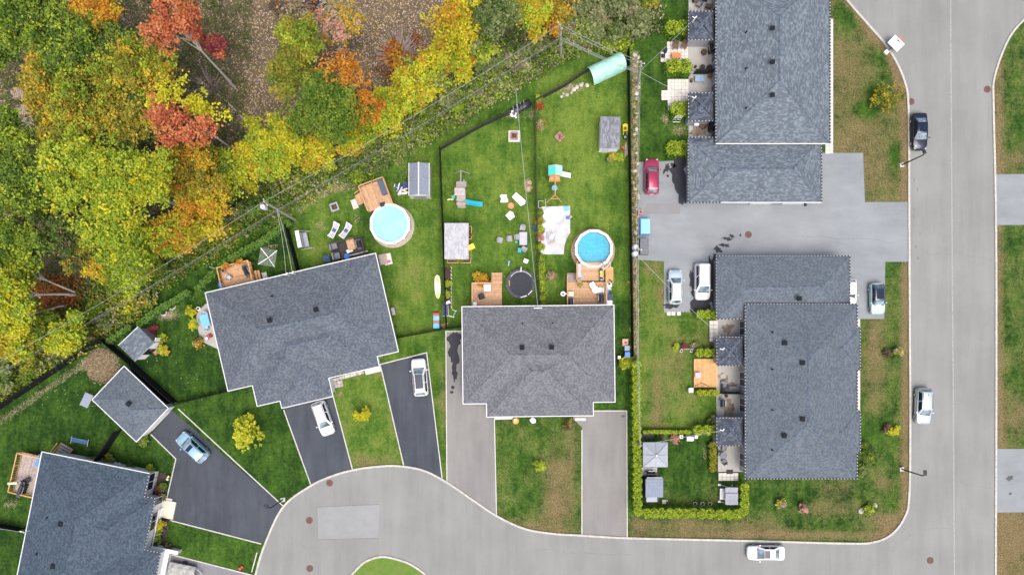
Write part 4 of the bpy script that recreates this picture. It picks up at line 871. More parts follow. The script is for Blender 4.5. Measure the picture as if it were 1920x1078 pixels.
for v0, v1 in ((-248, -195), (-95, -43), (-12, 8)):
    rect_hip(frE, hE, -51, -4, v0, v1, 2.6, .28, SH_D, RIDGE, 'porch_roof', wall=GREYSID, inset=.25, axis='x')
    gutters(frE, hE, [(-51, v0), (-51, v1), (-6, v1)], 2.6, False, True); gutters(frE, hE, [(-6, v0), (-51, v0)], 2.6, False, True)
mast(hE, frE, -43, -228, 2.9); mast(hE, frE, -44, -80, 2.9)
for v in (-258, -180, -112, -32): p = frE.loc(0, v, 3.3); window(hE, (p.x + .4, p.y, 1.15), 1.7, 2.15, PI / 2, 'patio_door')
for v in (-250, -170, -70): p = frE.loc(214, v, 3.3); window(hE, (p.x - .4, p.y, 1.6), 1.5, 1.3, PI / 2)
p = frE.loc(100, 110, 3.3); garage_door(hE, (p.x, p.y + .47, 1.1), 2.6, 2.2, 0); garage_door(hE, (p.x + 4, p.y + .47, 1.1), 2.6, 2.2, 0)
p = frE.loc(168, 112, 2.3); bx('wall_lamp', hE, BLACK, (p.x, p.y - .12, 2.3), (.25, .35, .3))
# --- house F, lower right
frF = Frame(1397, 570, 0.0); hF = thing('row_house', 'smooth blue-roofed row house at the lower right', 'house', frF.o, 0)
rect_hip(frF, hF, 0, 210, 0, 327, 3.3, .29, SH_F, RIDGE, wall=GREYSID, axis='y')
for v0, v1 in ((44, 122), (200, 278)): rect_hip(frF, hF, 120, 216, v0, v1, 3.304, .29, SH_F, RIDGE, 'bay_roof', axis='x')
gutters(frF, hF, [(0, 0), (210, 0), (210, 44), (216, 44), (216, 122), (210, 122), (210, 200), (216, 200), (216, 278), (210, 278), (210, 327), (0, 327), (0, 0)], 3.3, False, True)
for u, v in ((73, 73), (106, 110), (106, 215), (72, 246)): vent(hF, frF, u, v, 4.95 if u > 90 else 4.5, .5)
for v in (53, 122, 198, 273): stack(hF, frF, 50, v, 4.2)
rect_hip(frF, hF, -54, 196, -90, 28, 2.65, .26, SH_F, RIDGE, 'garage_roof', wall=GREYSID)
gutters(frF, hF, [(-54, 28), (-54, -90), (196, -90), (196, 0)], 2.65, False, True); gutters(frF, hF, [(-54, 28), (-8, 28)], 2.65, False, True)
vent(hF, frF, 100, -10, 3.6, .5)
for v0, v1 in ((62, 115), (213, 265)):
    rect_hip(frF, hF, -53, -4, v0, v1, 2.6, .28, SH_D, RIDGE, 'porch_roof', wall=GREYSID, inset=.25, axis='x')
    gutters(frF, hF, [(-53, v0), (-53, v1), (-6, v1)], 2.6, False, True); gutters(frF, hF, [(-6, v0), (-53, v0)], 2.6, False, True)
mast(hF, frF, -47, 85, 2.9); mast(hF, frF, -47, 235, 2.9)
for v in (44, 142, 192, 298): p = frF.loc(0, v, 3.3); window(hF, (p.x + .4, p.y, 1.15), 1.8, 2.15, PI / 2, 'patio_door')
for v in (66, 112, 218, 262): p = frF.loc(0, v, 2.7); bx('downpipe', hF, WHITEP, (p.x + .2, p.y, 2.75), (.35, .6, .25))
for v in (30, 160, 240, 300): p = frF.loc(210, v, 3.3); window(hF, (p.x - .4, p.y, 1.6), 1.5, 1.3, PI / 2)
p = frF.loc(50, -90, 3.3); garage_door(hF, (p.x, p.y - .47, 1.1), 2.6, 2.2, 0); garage_door(hF, (p.x + 5, p.y - .47, 1.1), 2.6, 2.2, 0)
# pale walks along the right walls
ribbon('concrete_walk', [(1558.5, 36), (1558.5, 288)], .45, -.05, .05, CONCW); ribbon('concrete_walk', [(1551, 250), (1551, 289)], .5, -.05, .06, CONC)
for y0, y1 in ((598, 618), (694, 770)): ribbon('concrete_walk', [(1606.5, y0), (1606.5, y1)], .8, -.05, .05, CONCW)
ribbon('concrete_walk', [(1078, 786), (1098, 786)], .35, -.05, .06, CONCW); ribbon('concrete_walk', [(927, 784), (962, 783)], .35, -.05, .06, CONCW)
# stone and concrete landing in front of the tilted house
lan = thing('front_steps', 'grey stone landing and white step in front of the tilted house', 'steps', P(662, 700), frB.a)
for i, (x, y) in enumerate([(u, v) for u in range(4) for v in range(2)] + [(u, 2) for u in range(12)] ): bx('stone', lan, STONE, (-2.75 + x * .36 + random.random() * .04, -1.1 + y * .42 + (x * .012 if y == 2 else 0), .08), (.33, .38, .16 + random.random() * .05), random.random() * .1)
bx('step', lan, CONCW, (2.6, -.25, .1), (2.1, .6, .22))
# --- patios of the row houses
def patio(x0, y0, x1, y1, z=.05, mat=CONC): return sheet('patio', [(x0, y0), (x1, y0), (x1, y1), (x0, y1)], z, mat)
PAT = asphalt('patio_concrete', (.4, .395, .37), (.29, .28, .255), (1, 1), .2, .6, .5)
for a in ((1291, -20, 1340, 24), (1290, 73, 1340, 139), (1291, 140, 1340, 178), (1291, 224, 1340, 262), (1343, 594, 1395, 634), (1343, 682, 1395, 785), (1346, 832, 1395, 884)): patio(*a, mat=PAT)
WETP = M('damp_concrete', (.2, .165, .13), .8, .25, 2)
for i, a in enumerate(((1362, 617, 9, 8), (1370, 612, 6, 5), (1356, 708, 9, 9), (1372, 722, 8, 7), (1366, 765, 12, 16), (1315, 245, 12, 10), (1305, 248, 10, 8))): stain(*a, seed=70 + i, mat=WETP, z=.054 + i * .0006, jag=.4)
stain(1356, 705, 5, 5, 80, PAT, z=.062, jag=.2)
def pavers(name_label, x0, y0, nx, ny, pitch, skip=()):
    o = tag(MB().prism(W2([(x0 - 1, y0 - 1), (x0 + nx * pitch + 1, y0 - 1), (x0 + nx * pitch + 1, y0 + ny * pitch + 1), (x0 - 1, y0 + ny * pitch + 1)]), -.05, .02).build('patio', SOIL), kind='structure')
    for i in range(nx):
        for j in range(ny):
            if (i, j) in skip: continue
            p = P(x0 + (i + .5) * pitch, y0 + (j + .5) * pitch); bx('paver', o, PAVER, (p.x, p.y, .03 + random.random() * .008), (pitch * S * .93, pitch * S * .93, .05), random.uniform(-.015, .015))
pavers('a', 1250.5, 79, 6, 6, 6.6); pavers('b', 1238.5, 98, 2, 3, 6.4); pavers('c', 1251.5, 149, 6, 7, 6.6); pavers('d', 1240, 170, 2, 3, 6.2); pavers('e', 1252, 195, 3, 2, 6.6)
pavers('f', 1330, 601, 2, 5, 8); pavers('g', 1347, 886, 5, 2, 7.4)
for i, x in enumerate((1254, 1262.5, 1273)):
    t = thing('stepping_stone', ('left', 'middle', 'right')[i] + ' of three white stepping stones below the parked hatchback', 'paving stone', P(x, 588), 0, 'three white stepping stones'); bx('slab', t, CONCW, (0, 0, .02), (.48, .46, .07), (.02, -.05, .03)[i])
# patio privacy screens
def screen(label, x0, y0, x1, y1, h, mat=BLACK):
    a, b = P(x0, y0), P(x1, y1); d = b - a; t = thing('privacy_screen', label, 'screen', a, math.atan2(d.y, d.x))
    n = max(2, int(d.length / 1.1)); k = d.length / n
    for i in range(n): bx('panel', t, mat, (k * (i + .5), 0, h / 2 + .05), (k - .1, .04, h - .1))
    for i in range(n + 1): bx('post', t, mat, (k * i, 0, h / 2), (.08, .08, h))
screen('dark privacy screen between the two upper right patios', 1300, 140, 1338, 140, 1.7)
screen('dark privacy screen between the two lower right patios', 1349, 737, 1389, 737, 1.7)

# ------------------------------------------------------------------ fences
FENCEM = M('black_fence_slats', (.008, .009, .011), .75, .2, spec=.2)
MESHM = M('dark_mesh', (.03, .032, .026), .7, .3)
def fence(label, pts, h=1.8, mat=FENCEM, step=2.4, th=.05, rail=True, group='black lot fences'):
    c0 = P(*pts[0]); t = thing('fence', label, 'fence', c0, 0, group)
    for (x0, y0), (x1, y1) in zip(pts, pts[1:]):
        a, b = P(x0, y0) - c0, P(x1, y1) - c0; d = b - a; n = max(1, round(d.length / step)); rz = math.atan2(d.y, d.x); k = d.length / n
        for i in range(n):
            m = a + d * ((i + .5) / n); bx('panel', t, mat, (m.x, m.y, h * .5), (k - .04, th, h - .08), rz)
            if rail: bx('top_rail', t, mat, (m.x, m.y, h - .02), (k, .07, .06), rz)
        for i in range(n + 1): p = a + d * (i / n); cy('post', t, BLACK if mat is FENCEM else mat, (p.x, p.y, -.1), .045, h + .18, 8)
    return t
fence('long black fence along the wood on the far left', [(-60, 808), (0, 768), (198, 637)])
fence('black fence running down beside the garden shed', [(200, 636), (253, 681), (334, 753)], 1.8)
fence('second black fence close behind the detached garage', [(259, 692), (324, 755)], 1.7)
fence('short dark fence from the garage corner to the tilted house', [(334, 757), (428, 734)], 1.2, th=.04)
fence('black fence between the detached garage and the bottom left house', [(228, 806), (188, 866)], 1.8)
fence('black fence at the left edge below the deck', [(-40, 972), (48, 990)], 1.5)
fence('black fence between the clothes dryer and the garden swing', [(541, 424), (564, 512)], 1.8)
fence('long black fence between the left pool lot and the playset lot', [(826, 281), (832, 450), (838, 617)], 1.7)
fence('low dark fence from the tilted house to the grey driveway', [(746, 634), (838, 617)], 1.2, th=.04)
fence('low dark fence above the wet driveway strip', [(838, 617), (866, 614)], 1.2, th=.04)
fence('thin dark mesh fence dividing the two lawns behind the middle house', [(1003, 196), (1006, 400), (1011, 568)], 1.3, MESHM, th=.03)
fence('long black fence between the pool lot and the stony strip', [(1176, 97), (1180, 400), (1184, 668)], 1.6)
fence('thin dark mesh fence along the back of the two lawns', [(828, 281), (905, 238), (958, 214)], 1.2, MESHM, th=.025)
fence('thin dark mesh fence from the covered heap to the turquoise tunnel', [(1003, 193), (1060, 163), (1108, 130)], 1.2, MESHM, th=.03)

# ------------------------------------------------------------------ power poles and wires
WIRE = M('aluminium_wire', (.36, .37, .37), .5, .05, metal=.2)
CABLE = M('dark_cable', (.09, .09, .1), .7, .1)
CAN = M('transformer_paint', (.55, .58, .6), .4, .05)
def pole(label, px, py, top, h=11, transformer=0, arms=True, lean=None):
    b = P(px, py); e = P(*top, h) - b; t = thing('power_pole', label, 'pole', b)
    MB().tube([(0, 0, -.2), e * .5, e], [.17, .15, .12], 9).build('shaft', POLEW, t)
    u = e.normalized()
    if arms:
        a = bx('crossarm', t, POLEW, e - u * .5, (.1, .9, .1), 0); a.rotation_euler = (0, 0, .55 + (px > 1100) * .8)
        for s in (-.45, .45): cy('insulator', t, WHITEP, e - u * .45 + Vector((-math.sin(a.rotation_euler.z) * s * .85, math.cos(a.rotation_euler.z) * s * .85, 0)), .05, .16, 8)
    for i in range(transformer):
        o = MB().lathe([(0, 0), (.28, 0), (.3, .1), (.3, .85), (.24, .95), (0, 1)], 14).tube([(0, .15, .95), (0, .15, 1.25)], .05, 6).tube([(.1, -.12, .95), (.1, -.12, 1.25)], .05, 6).build('transformer', CAN, t, smooth=False)
        o.location = e * .86 + Vector(((-.4, -.35, .1)[i % 3], (-.42, .3, -.4)[i % 3], 0))
    return t, b, e
poleA = pole('wooden power pole with a transformer beside the left wood edge', 553, 412, (495, 378), 10, 1)
poleB = pole('wooden power pole in the reeds at the top', 1052, 109, (1050, 46), 10.5, 0)
poleC = pole('wooden power pole right of the turquoise tunnel', 1196, 158, (1202, 116), 9, 0)
poleD = pole('wooden power pole with transformers beside the grey boxes', 1187, 492, (1197, 466), 10, 2)
poleE = pole('short pole at the top of the corner garden', 1196, 828, (1201, 836), 7, 0, False)
for zz in (.45, .75): cy('clamp', poleB[0], GALV, poleB[2] * zz, .2, .15, 8)
for q in range(3): o = bx('bracket', poleC[0], GALV, poleC[2] * (.8 + .06 * q), (.5, .08, .08), q)
def wire(label, a, b, sag=.6, r=.022, mat=WIRE, group='overhead wires', n=14):
    a, b = Vector(a), Vector(b); pts = []
    for i in range(n + 1): f = i / n; p = a.lerp(b, f); p.z -= sag * 4 * f * (1 - f); pts.append(p - a)
    t = thing('overhead_wire', label, 'wire', a, 0, group); MB().tube(pts, r, 5, False).build('cable', mat, t)
def at(p, f): return p[1] + p[2] * f
TL, TA, TB, TC, TD, TE = P(-80, 722, 10.5), at(poleA, 1), at(poleB, 1), at(poleC, 1), at(poleD, 1), at(poleE, 1)
LA, LB, LC_, LD = at(poleA, .62), at(poleB, .66), at(poleC, .6), at(poleD, .62)
wire('top power wire from the left edge to the left pole', TL, TA, 1.0, .018)
wire('top power wire between the left pole and the pole in the reeds', TA, TB, 1.0, .018)
for i, dz in enumerate((0, -.35, -.6)):
    nm = ('upper', 'middle', 'lower')[i]
    wire(nm + ' communication cable from the left edge to the left pole', P(-80, 742, 6.8) + Vector((0, 0, dz)), LA + Vector((.1, -.1, dz)), .8, (.012, .014, .016)[i], (WIRE, CABLE, CABLE)[i])
    wire(nm + ' communication cable between the left pole and the pole in the reeds', LA + Vector((.1, -.1, dz)), LB + Vector((.05, -.05, dz)), .8, (.012, .014, .016)[i], (WIRE, CABLE, CABLE)[i])
    wire(nm + ' communication cable from the pole in the reeds over the turquoise tunnel', LB + Vector((.05, -.05, dz)), LC_ + Vector((0, 0, dz)), .4, .022)
wire('top power wire between the pole in the reeds and the pole by the tunnel', TB, TC, .4)
wire('second power wire above the turquoise tunnel', TB - Vector((0, 0, .5)), TC - Vector((.2, 0, .5)), .5, .018)
wire('top power wire along the stony strip to the transformer pole', TC, TD, .6, .018); wire('thick cable along the stony strip to the transformer pole', LC_, LD, .6, .018)
wire('power wire from the transformer pole to the corner garden pole', TD, TE, .5, .02); wire('thick cable from the transformer pole to the corner garden pole', LD, TE - Vector((0, 0, .3)), .5, .018)
wire('left service wire to the tilted house', LA, hB.matrix_basis @ (frB.loc(160, 4, 3.3) + Vector((0, 0, 1.1))), .5, .022)
wire('right service wire to the tilted house', LA + Vector((.2, 0, .4)), hB.matrix_basis @ (frB.loc(172, 4, 3.3) + Vector((0, 0, 1.1))), .5, .022)
wire('service wire to the middle house roof', P(967, 168, 7), hA.matrix_basis @ (frA.loc(142, 5, 3.3) + Vector((0, 0, .9))), .5, .028)
wire('service wire from the transformer pole over the parked hatchback', LD, frF.o + frF.loc(-47, 60, 2.9), .5, .024)
wire('service wire crossing the dividing row of young cedars', TE - Vector((0, 0, .4)), frF.o + frF.loc(-47, 235, 2.9) + Vector((0, 0, 1)), .3, .026)
wire('upper service wire to the top right row house', LC_, frE.o + frE.loc(-43, -228, 2.9) + Vector((0, 0, 1)), .4, .02)
wire('lower service wire to the top right row house', LC_, frE.o + frE.loc(-44, -80, 2.9) + Vector((0, 0, 1)), .4, .02)
wire('service wires to the bottom left house', P(-60, 985, 6), hC.matrix_basis @ (frC.loc(2, 150, 3.4) + Vector((0, 0, .9))), .3, .02)
wire('guy wire of the left power pole', at(poleA, .85), P(560, 418), 0, .02)

# ------------------------------------------------------------------ street lamps, manholes, hoop
def street_lamp(label, px, py, hx, hy, h=5.0):
    b = P(px, py); e = P(hx, hy, h) - b; t = thing('street_lamp', label, 'street lamp', b)
    bx('base', t, CONCW, (0, 0, .06), (.5, .5, .2), .2)
    top = Vector((0, 0, h - .4)); MB().tube([(0, 0, 0), (0, 0, h * .5), top], [.1, .08, .06], 8).build('post', BLACK, t)
    arm = Vector((e.x, e.y, h)); MB().tube([top - Vector((0, 0, .3)), top.lerp(arm, .5) + Vector((0, 0, .15)), arm], [.05, .045, .04], 6).build('arm', BLACK, t)
    rz = math.atan2(e.y, e.x); o = bx('lamp_head', t, BLACK, arm + Vector((0, 0, -.03)), (.62, .34, .12), rz); bx('lens', o, WHITEP, (0, 0, -.52), (.6, .7, .1))
street_lamp('black street lamp on the left kerb below the dark parked car', 1690, 310, 1733, 284, 5)
street_lamp('black street lamp at the corner lawn', 1690, 879, 1735, 886, 5)
street_lamp('black street lamp leaning over the dark driveway at the turning circle', 531, 936, 499, 949, 5)
MANH = [(618, 905, 'manhole cover nearest the white car driveway, by the kerb'), (580, 975, 'manhole cover left of the pale road patch'), (581, 1065, 'manhole cover at the lower left of the turning circle'), (1403, 440, 'manhole cover in the shared driveway'),
        (1708, 191, 'drain cover above the dark parked car'), (1851, 168, 'drain cover at the right kerb'), (1744, 1050, 'faded manhole cover in the lower right of the street')]
for x, y, l in MANH:
    t = thing('manhole_cover', l, 'manhole', P(x, y), random.random() * 3, 'manhole and drain covers'); z = .012
    MB().lathe([(.44, 0), (.44, .012), (.36, .012), (.36, .004)], 24, (0, 0, z)).build('frame', RUST, t)
    o = MB().lathe([(.355, 0), (.355, .009), (.0, .009)], 24, (0, 0, z)).build('lid', RUST, t)
    for k in (-.15, 0, .15): bx('rib', o, M('dark_rust', (.1, .045, .035), .8, .2), (0, k, z + .012), (.5 - abs(k), .05, .008))
bh = thing('basketball_hoop', 'portable basketball hoop with white backboard on the kerb at the top right', 'basketball hoop', P(1664, 96), ang(12, -12))
bx('base', bh, WHITEP, (-.3, 0, .12), (.5, .5, .24)); MB().tube([(0, 0, .2), (.1, 0, .9), (.3, 0, 1.2)], .05, 8).build('pole', BLACK, bh)
bd = bx('backboard', bh, WHITEP, (.62, 0, 1.15), (1.5, 1.65, .06), rot=(0, .12, 0))
for k, (x, y, sx, sy) in enumerate(((.2, 0, .02, .4), (.38, 0, .02, .4), (.29, .2, .2, .03), (.29, -.2, .2, .03), (.29, -.1, .16, .04), (.29, .02, .16, .09), (.29, .12, .1, .05))): bx('board_mark', bd, BLACK, (x, y, .53), (sx, sy, .08))
MB().tube([(1.5 + .2 * math.cos(a * PI / 8), .23 * math.sin(a * PI / 8), 1.0) for a in range(17)], .03, 6).build('rim', ORGP, bh)
bx('edge_pad', bh, REDP, (1.38, 0, 1.06), (.06, 1.6, .07))
for s in (-.5, .5): bx('strut', bh, BLACK, (.3, s * .5, .95), (.6, .05, .05), rot=(0, -.4, 0))

# ------------------------------------------------------------------ cars
def paint(name, col, metal=.25, rough=.3): return M('paint_' + name, col, rough, .02, 3, metal=metal, coat=.7)
STY = dict(
    sedan=dict(H=1.45, body=[(-.5, .6, .42, .7), (-.49, .78, .36, .82), (-.465, .92, .3, .93), (-.4, .98, .24, .99), (-.28, 1, .2, .98), (0, 1, .2, .95), (.2, 1, .2, .93), (.36, .98, .22, .86), (.45, .9, .26, .74), (.488, .72, .32, .62), (.5, .5, .38, .52)], cab=(-.36, -.2, .08, .235)),
    suv=dict(H=1.66, body=[(-.5, .66, .45, .82), (-.49, .82, .38, .94), (-.465, .94, .32, 1.03), (-.42, .99, .26, 1.06), (-.2, 1, .22, 1.06), (.05, 1, .22, 1.04), (.2, 1, .22, 1.03), (.36, .98, .24, .96), (.45, .92, .28, .86), (.488, .74, .34, .72), (.5, .52, .4, .6)], cab=(-.475, -.40, .09, .235)),
    van=dict(H=1.75, body=[(-.5, .72, .42, .84), (-.492, .86, .36, .96), (-.47, .96, .3, 1.05), (-.42, 1, .24, 1.08), (-.2, 1, .2, 1.08), (.05, 1, .2, 1.06), (.22, 1, .2, 1.02), (.38, .97, .24, .92), (.46, .9, .28, .78), (.488, .73, .34, .66), (.5, .5, .4, .56)], cab=(-.485, -.45, .14, .29)),
    mini=dict(H=1.42, body=[(-.5, .68, .42, .78), (-.49, .84, .36, .9), (-.465, .95, .3, .97), (-.4, 1, .24, 1.0), (-.1, 1, .2, .98), (.15, 1, .2, .96), (.3, 1, .22, .93), (.42, .97, .24, .86), (.48, .88, .3, .74), (.5, .74, .36, .62)], cab=(-.47, -.36, .08, .2)))
def car(label, px, py, dx, dy, L_, W_, pm, style, name='parked_car', roofglass=None, group='parked cars', trim=None, roofm=None, cat='car'):
    st = STY[style]; loc = P(px, py, .7); loc.z = .012
    t = thing(name, label, cat, loc, ang(dx, dy), group); hw = W_ / 2; Hc = st['H']; trim = trim or BLACK
    rings = []
    for x, wf, zb, zs in st['body']:
        w = hw * wf; rings.append([(x * L_, -w * .86, zb), (x * L_, -w * .985, zb + .1), (x * L_, -w, zb + (zs - zb) * .55), (x * L_, -w * .94, zs - .05), (x * L_, -w * .8, zs), (x * L_, -w * .4, zs + .035), (x * L_, 0, zs + .045),
                                   (x * L_, w * .4, zs + .035), (x * L_, w * .8, zs), (x * L_, w * .94, zs - .05), (x * L_, w, zb + (zs - zb) * .55), (x * L_, w * .985, zb + .1), (x * L_, w * .86, zb)])
    mb = MB()
    for a, b in zip(rings, rings[1:]):
        for k in range(len(a)): mb.face([a[k], a[(k + 1) % len(a)], b[(k + 1) % len(a)], b[k]][::-1])
    mb.face(rings[0]); mb.face(rings[-1][::-1]); body = mb.build('body', pm, t, smooth=True, weld=True)
    md = body.modifiers.new('edge', 'EDGE_SPLIT'); md.split_angle = R_(38)
    # cabin: belt ring to roof ring
    r0, t0, t1, f0 = [c * L_ for c in st['cab']]; zb = st['body'][5][3] - .02; bw, tw = hw * .9, hw * .7
    def ringp(xa, xb, w, z, ch): return [(xa, -w + ch, z), (xa + ch, -w, z), (xb - ch, -w, z), (xb, -w + ch * 1.2, z), (xb, w - ch * 1.2, z), (xb - ch, w, z), (xa + ch, w, z), (xa, w - ch, z)]
    A = ringp(r0, f0, bw, zb, .12); B = ringp(t0, t1, tw, Hc - .06, .1); C = ringp(t0 + .12, t1 - .1, tw - .1, Hc, .1)
    mb = MB()
    for a, b in ((A, B), (B, C)):
        for k in range(8): mb.face([a[k], a[(k + 1) % 8], b[(k + 1) % 8], b[k]])
    mb.face(C); cab = mb.build('cabin', roofm or pm, t, smooth=True, weld=True); md = cab.modifiers.new('edge', 'EDGE_SPLIT'); md.split_angle = R_(30)
    def lerp(a, b, f): return tuple(a[i] + (b[i] - a[i]) * f for i in range(3))
    def glass(nm, p, q, r, s, e0=.07, e1=.9, ins=.06, m=GLASSR, off=.015):
        """pane in the cabin wall p-q (belt) to s-r (roof)"""
        a, b = lerp(lerp(p, s, e0), lerp(q, r, e0), ins), lerp(lerp(p, s, e0), lerp(q, r, e0), 1 - ins); c, d = lerp(lerp(p, s, e1), lerp(q, r, e1), 1 - ins), lerp(lerp(p, s, e1), lerp(q, r, e1), ins)
        n = (Vector(b) - Vector(a)).cross(Vector(d) - Vector(a)).normalized() * off
        m_ = MB(); top = [Vector(v) + n for v in (a, b, c, d)]; bot = [Vector(v) - n for v in (a, b, c, d)]; m_.face(top)
        for k in range(4): m_.face([bot[k], bot[(k + 1) % 4], top[(k + 1) % 4], top[k]])
        return m_.build(nm, m, t)
    glass('windshield', A[3], A[4], B[4], B[3], .03, .97, .03); glass('rear_window', A[7], A[0], B[0], B[7], .1, .93, .06)
    for s in (0, 1):
        a0, a1, b0, b1 = (A[1], A[2], B[1], B[2]) if s == 0 else (A[6], A[5], B[6], B[5])
        for f0_, f1_ in ((.05, .47), (.51, .96)):
            p, q, r, u = lerp(a0, a1, f0_), lerp(a0, a1, f1_), lerp(b0, b1, f1_), lerp(b0, b1, f0_)
            if s: p, q, r, u = q, p, u, r
            glass('side_window', p, q, r, u, .08, .9, .02, GLASS)
    if roofglass: a, b = roofglass; bx('sunroof', t, GLASS, ((a + b) / 2 * L_, 0, Hc), ((b - a) * L_, tw * 1.45, .03))
    # cowl under the windshield, bonnet shut lines, bumpers
    bx('cowl', t, trim, (f0 + .03, 0, zb + .03), (.08, bw * 1.6, .03))
    for s in (-1, 1):
        o = bx('headlight', t, M('headlight_lens', (.5, .52, .54), .2, .05), (.446 * L_, s * hw * .7, st['body'][8][3] - .05), (.26, .2, .1), -s * .55)
        bx('tail_light', t, M('tail_light_red', (.3, .02, .02), .3, .05), (-.468 * L_, s * hw * .76, st['body'][2][3] - .12), (.12, .22, .14), s * .3)
        o = bx('mirror', t, pm, (f0 - .25, s * (hw + .09), zb + .05), (.12, .16, .12), s * .2); bx('mirror_glass', o, GLASS, (-.45, 0, 0), (.2, .8, .8))
        bx('sill', t, trim, (0, s * hw * .97, .27), (L_ * .5, .06, .1))
        if style in ('suv', 'van'): bx('roof_rail', t, trim, ((t0 + t1) / 2, s * (tw - .07), Hc + .0), ((t1 - t0) * .85, .04, .05))
        for xx in (-.3, .305):
            wy = s * (hw - .1); r = .33
            wh = MB().lathe([(.0, -.11), (r * .9, -.11), (r, -.07), (r, .07), (r * .9, .11), (0, .11)], 16).build('wheel', RUBBER, t); wh.location = (xx * L_, wy, r); wh.rotation_euler = (PI / 2, 0, 0)
            o = MB().lathe([(.22, 0), (.2, .02), (0, .015)], 10).build('rim', GALV, wh); o.location = (0, 0, -.115 * s if s > 0 else .115); o.rotation_euler = (PI if s > 0 else 0, 0, 0)
    bx('grille', t, trim, (.492 * L_, 0, .5), (.06, W_ * .5, .16)); bx('license_plate', t, WHITEP, (-.5 * L_ - .005, 0, .62), (.03, .5, .12)); bx('antenna', t, trim, (t0 + .35, 0, Hc + .03), (.14, .05, .07))
    return t
WH = paint('white', (.62, .63, .645), 0, .25); SIL = paint('silver', (.45, .5, .54), .3, .3)
car('red SUV parked beside the stony strip, nose up', 1222, 331, 0, -1, 4.45, 1.82, paint('red', (.36, .035, .085), .4), 'suv')
car('pale ice-blue hatchback parked on the back driveway', 1266, 538, 0, -1, 4.3, 1.78, paint('ice_blue', (.5, .6, .66), .4), 'suv', roofm=paint('ice_roof', (.62, .7, .74), .2))
car('white minivan parked between the hatchback and the garage', 1317, 528, 0, 1, 4.6, 1.95, WH, 'van')
car('white car half hidden under the garage eave', 1592, 548, 0, 1, 3.3, 1.75, WH, 'mini')
car('mint green small hatchback with dark roof beside the verge', 1645, 560, .02, 1, 3.9, 1.75, paint('mint', (.4, .58, .55), .2), 'mini', roofglass=(-.3, .02), roofm=M('graphite_roof', (.04, .06, .085), .15, .2, 2, coat=.8))
car('dark navy sedan parked at the top of the street', 1724, 247, .02, 1, 4.65, 1.85, paint('navy', (.008, .014, .03), .3, .2), 'sedan', roofglass=(-.15, .04))
car('silver white SUV parked at the left kerb of the street', 1731, 761, -.03, 1, 4.5, 1.85, SIL, 'suv')
car('white sedan with glass roof parked on the bottom street', 1436, 1036, -1, 0, 4.7, 1.85, WH, 'sedan', roofglass=(-.06, .075))
car('light blue crossover on the dark driveway by the detached garage', 361, 838, -46, -42, 4.4, 1.86, paint('sky_blue', (.28, .46, .58), .3), 'suv', roofglass=(-.06, .05))
car('white crossover parked nose out in front of the tilted house', 606, 784, 22, 62, 4.4, 1.82, WH, 'suv')
car('white crossover with long glass roof on the second dark driveway', 787, 707, -.09, -1, 4.7, 1.88, WH, 'suv', roofglass=(-.29, .08))
# covered trailer
tr = thing('utility_trailer', 'grey tarp-covered utility trailer on the bottom left driveway', 'trailer', P(346, 1066), frC.a)
MB().prism([(-1.6, -.75), (1.6, -.75), (1.6, .75), (-1.6, .75)], .45, .8).build('box', GREYM, tr)
tm = MB()
for i in range(6): x0, x1 = -1.65 + i * .55, -1.65 + (i + 1) * .55; z0, z1 = .95 + .12 * (i % 2), .95 + .12 * ((i + 1) % 2); tm.face([(x0, -.82, .8), (x1, -.82, .8), (x1, -.3, z1), (x0, -.3, z0)]).face([(x0, -.3, z0), (x1, -.3, z1), (x1, .3, z1), (x0, .3, z0)]).face([(x0, .3, z0), (x1, .3, z1), (x1, .82, .8), (x0, .82, .8)])
tm.build('tarp', M('grey_tarp', (.3, .3, .28), .6, .15, 3), tr)
for s in (-1, 1): o = MB().lathe([(0, -.1), (.3, -.1), (.3, .1), (0, .1)], 14).build('wheel', RUBBER, tr); o.location = (0, s * .9, .3); o.rotation_euler = (PI / 2, 0, 0)
MB().tube([(1.6, -.5, .45), (2.5, 0, .45)], .05, 6).tube([(1.6, .5, .45), (2.5, 0, .45)], .05, 6).build('drawbar', GALV, tr)

# ------------------------------------------------------------------ garden things
def chair(label, px, py, rz, mat=GREYC, frame=LGREYC, z=0, group=None, arms=True, s=1.0, name='garden_chair', back=.85):
    t = thing(name, label, 'chair', P(px, py, z), rz, group)
    bx('seat', t, mat, (0, 0, .42 * s), (.5 * s, .5 * s, .08)); bx('backrest', t, mat, (-.27 * s, 0, .66 * s), (.07, .5 * s, back * .55 * s), rot=(0, -.25, 0))
    for a in (-.22, .22):
        for b in (-.22, .22): bx('leg', t, frame, (a * s, b * s, .2 * s), (.05, .05, .4 * s))
        if arms: bx('armrest', t, frame, (0, a * 1.25 * s, .6 * s), (.52 * s, .06, .04))
    return t
def table(label, px, py, rz, w, d, mat, h=.72, z=0, round_=False, name='garden_table', group=None, frame=None):
    t = thing(name, label, 'table', P(px, py, z), rz, group); frame = frame or GREYM
    if round_: cy('tabletop', t, mat, (0, 0, h - .05), w / 2, .05, 24); cy('pedestal', t, frame, (0, 0, .0), .06, h - .05); cy('foot', t, frame, (0, 0, 0), w * .28, .05, 16)
    else:
        bx('tabletop', t, mat, (0, 0, h - .03), (w, d, .06))
        for a in (-1, 1):
            for b in (-1, 1): bx('leg', t, frame, (a * (w / 2 - .08), b * (d / 2 - .08), (h - .06) / 2), (.06, .06, h - .06))
    return t
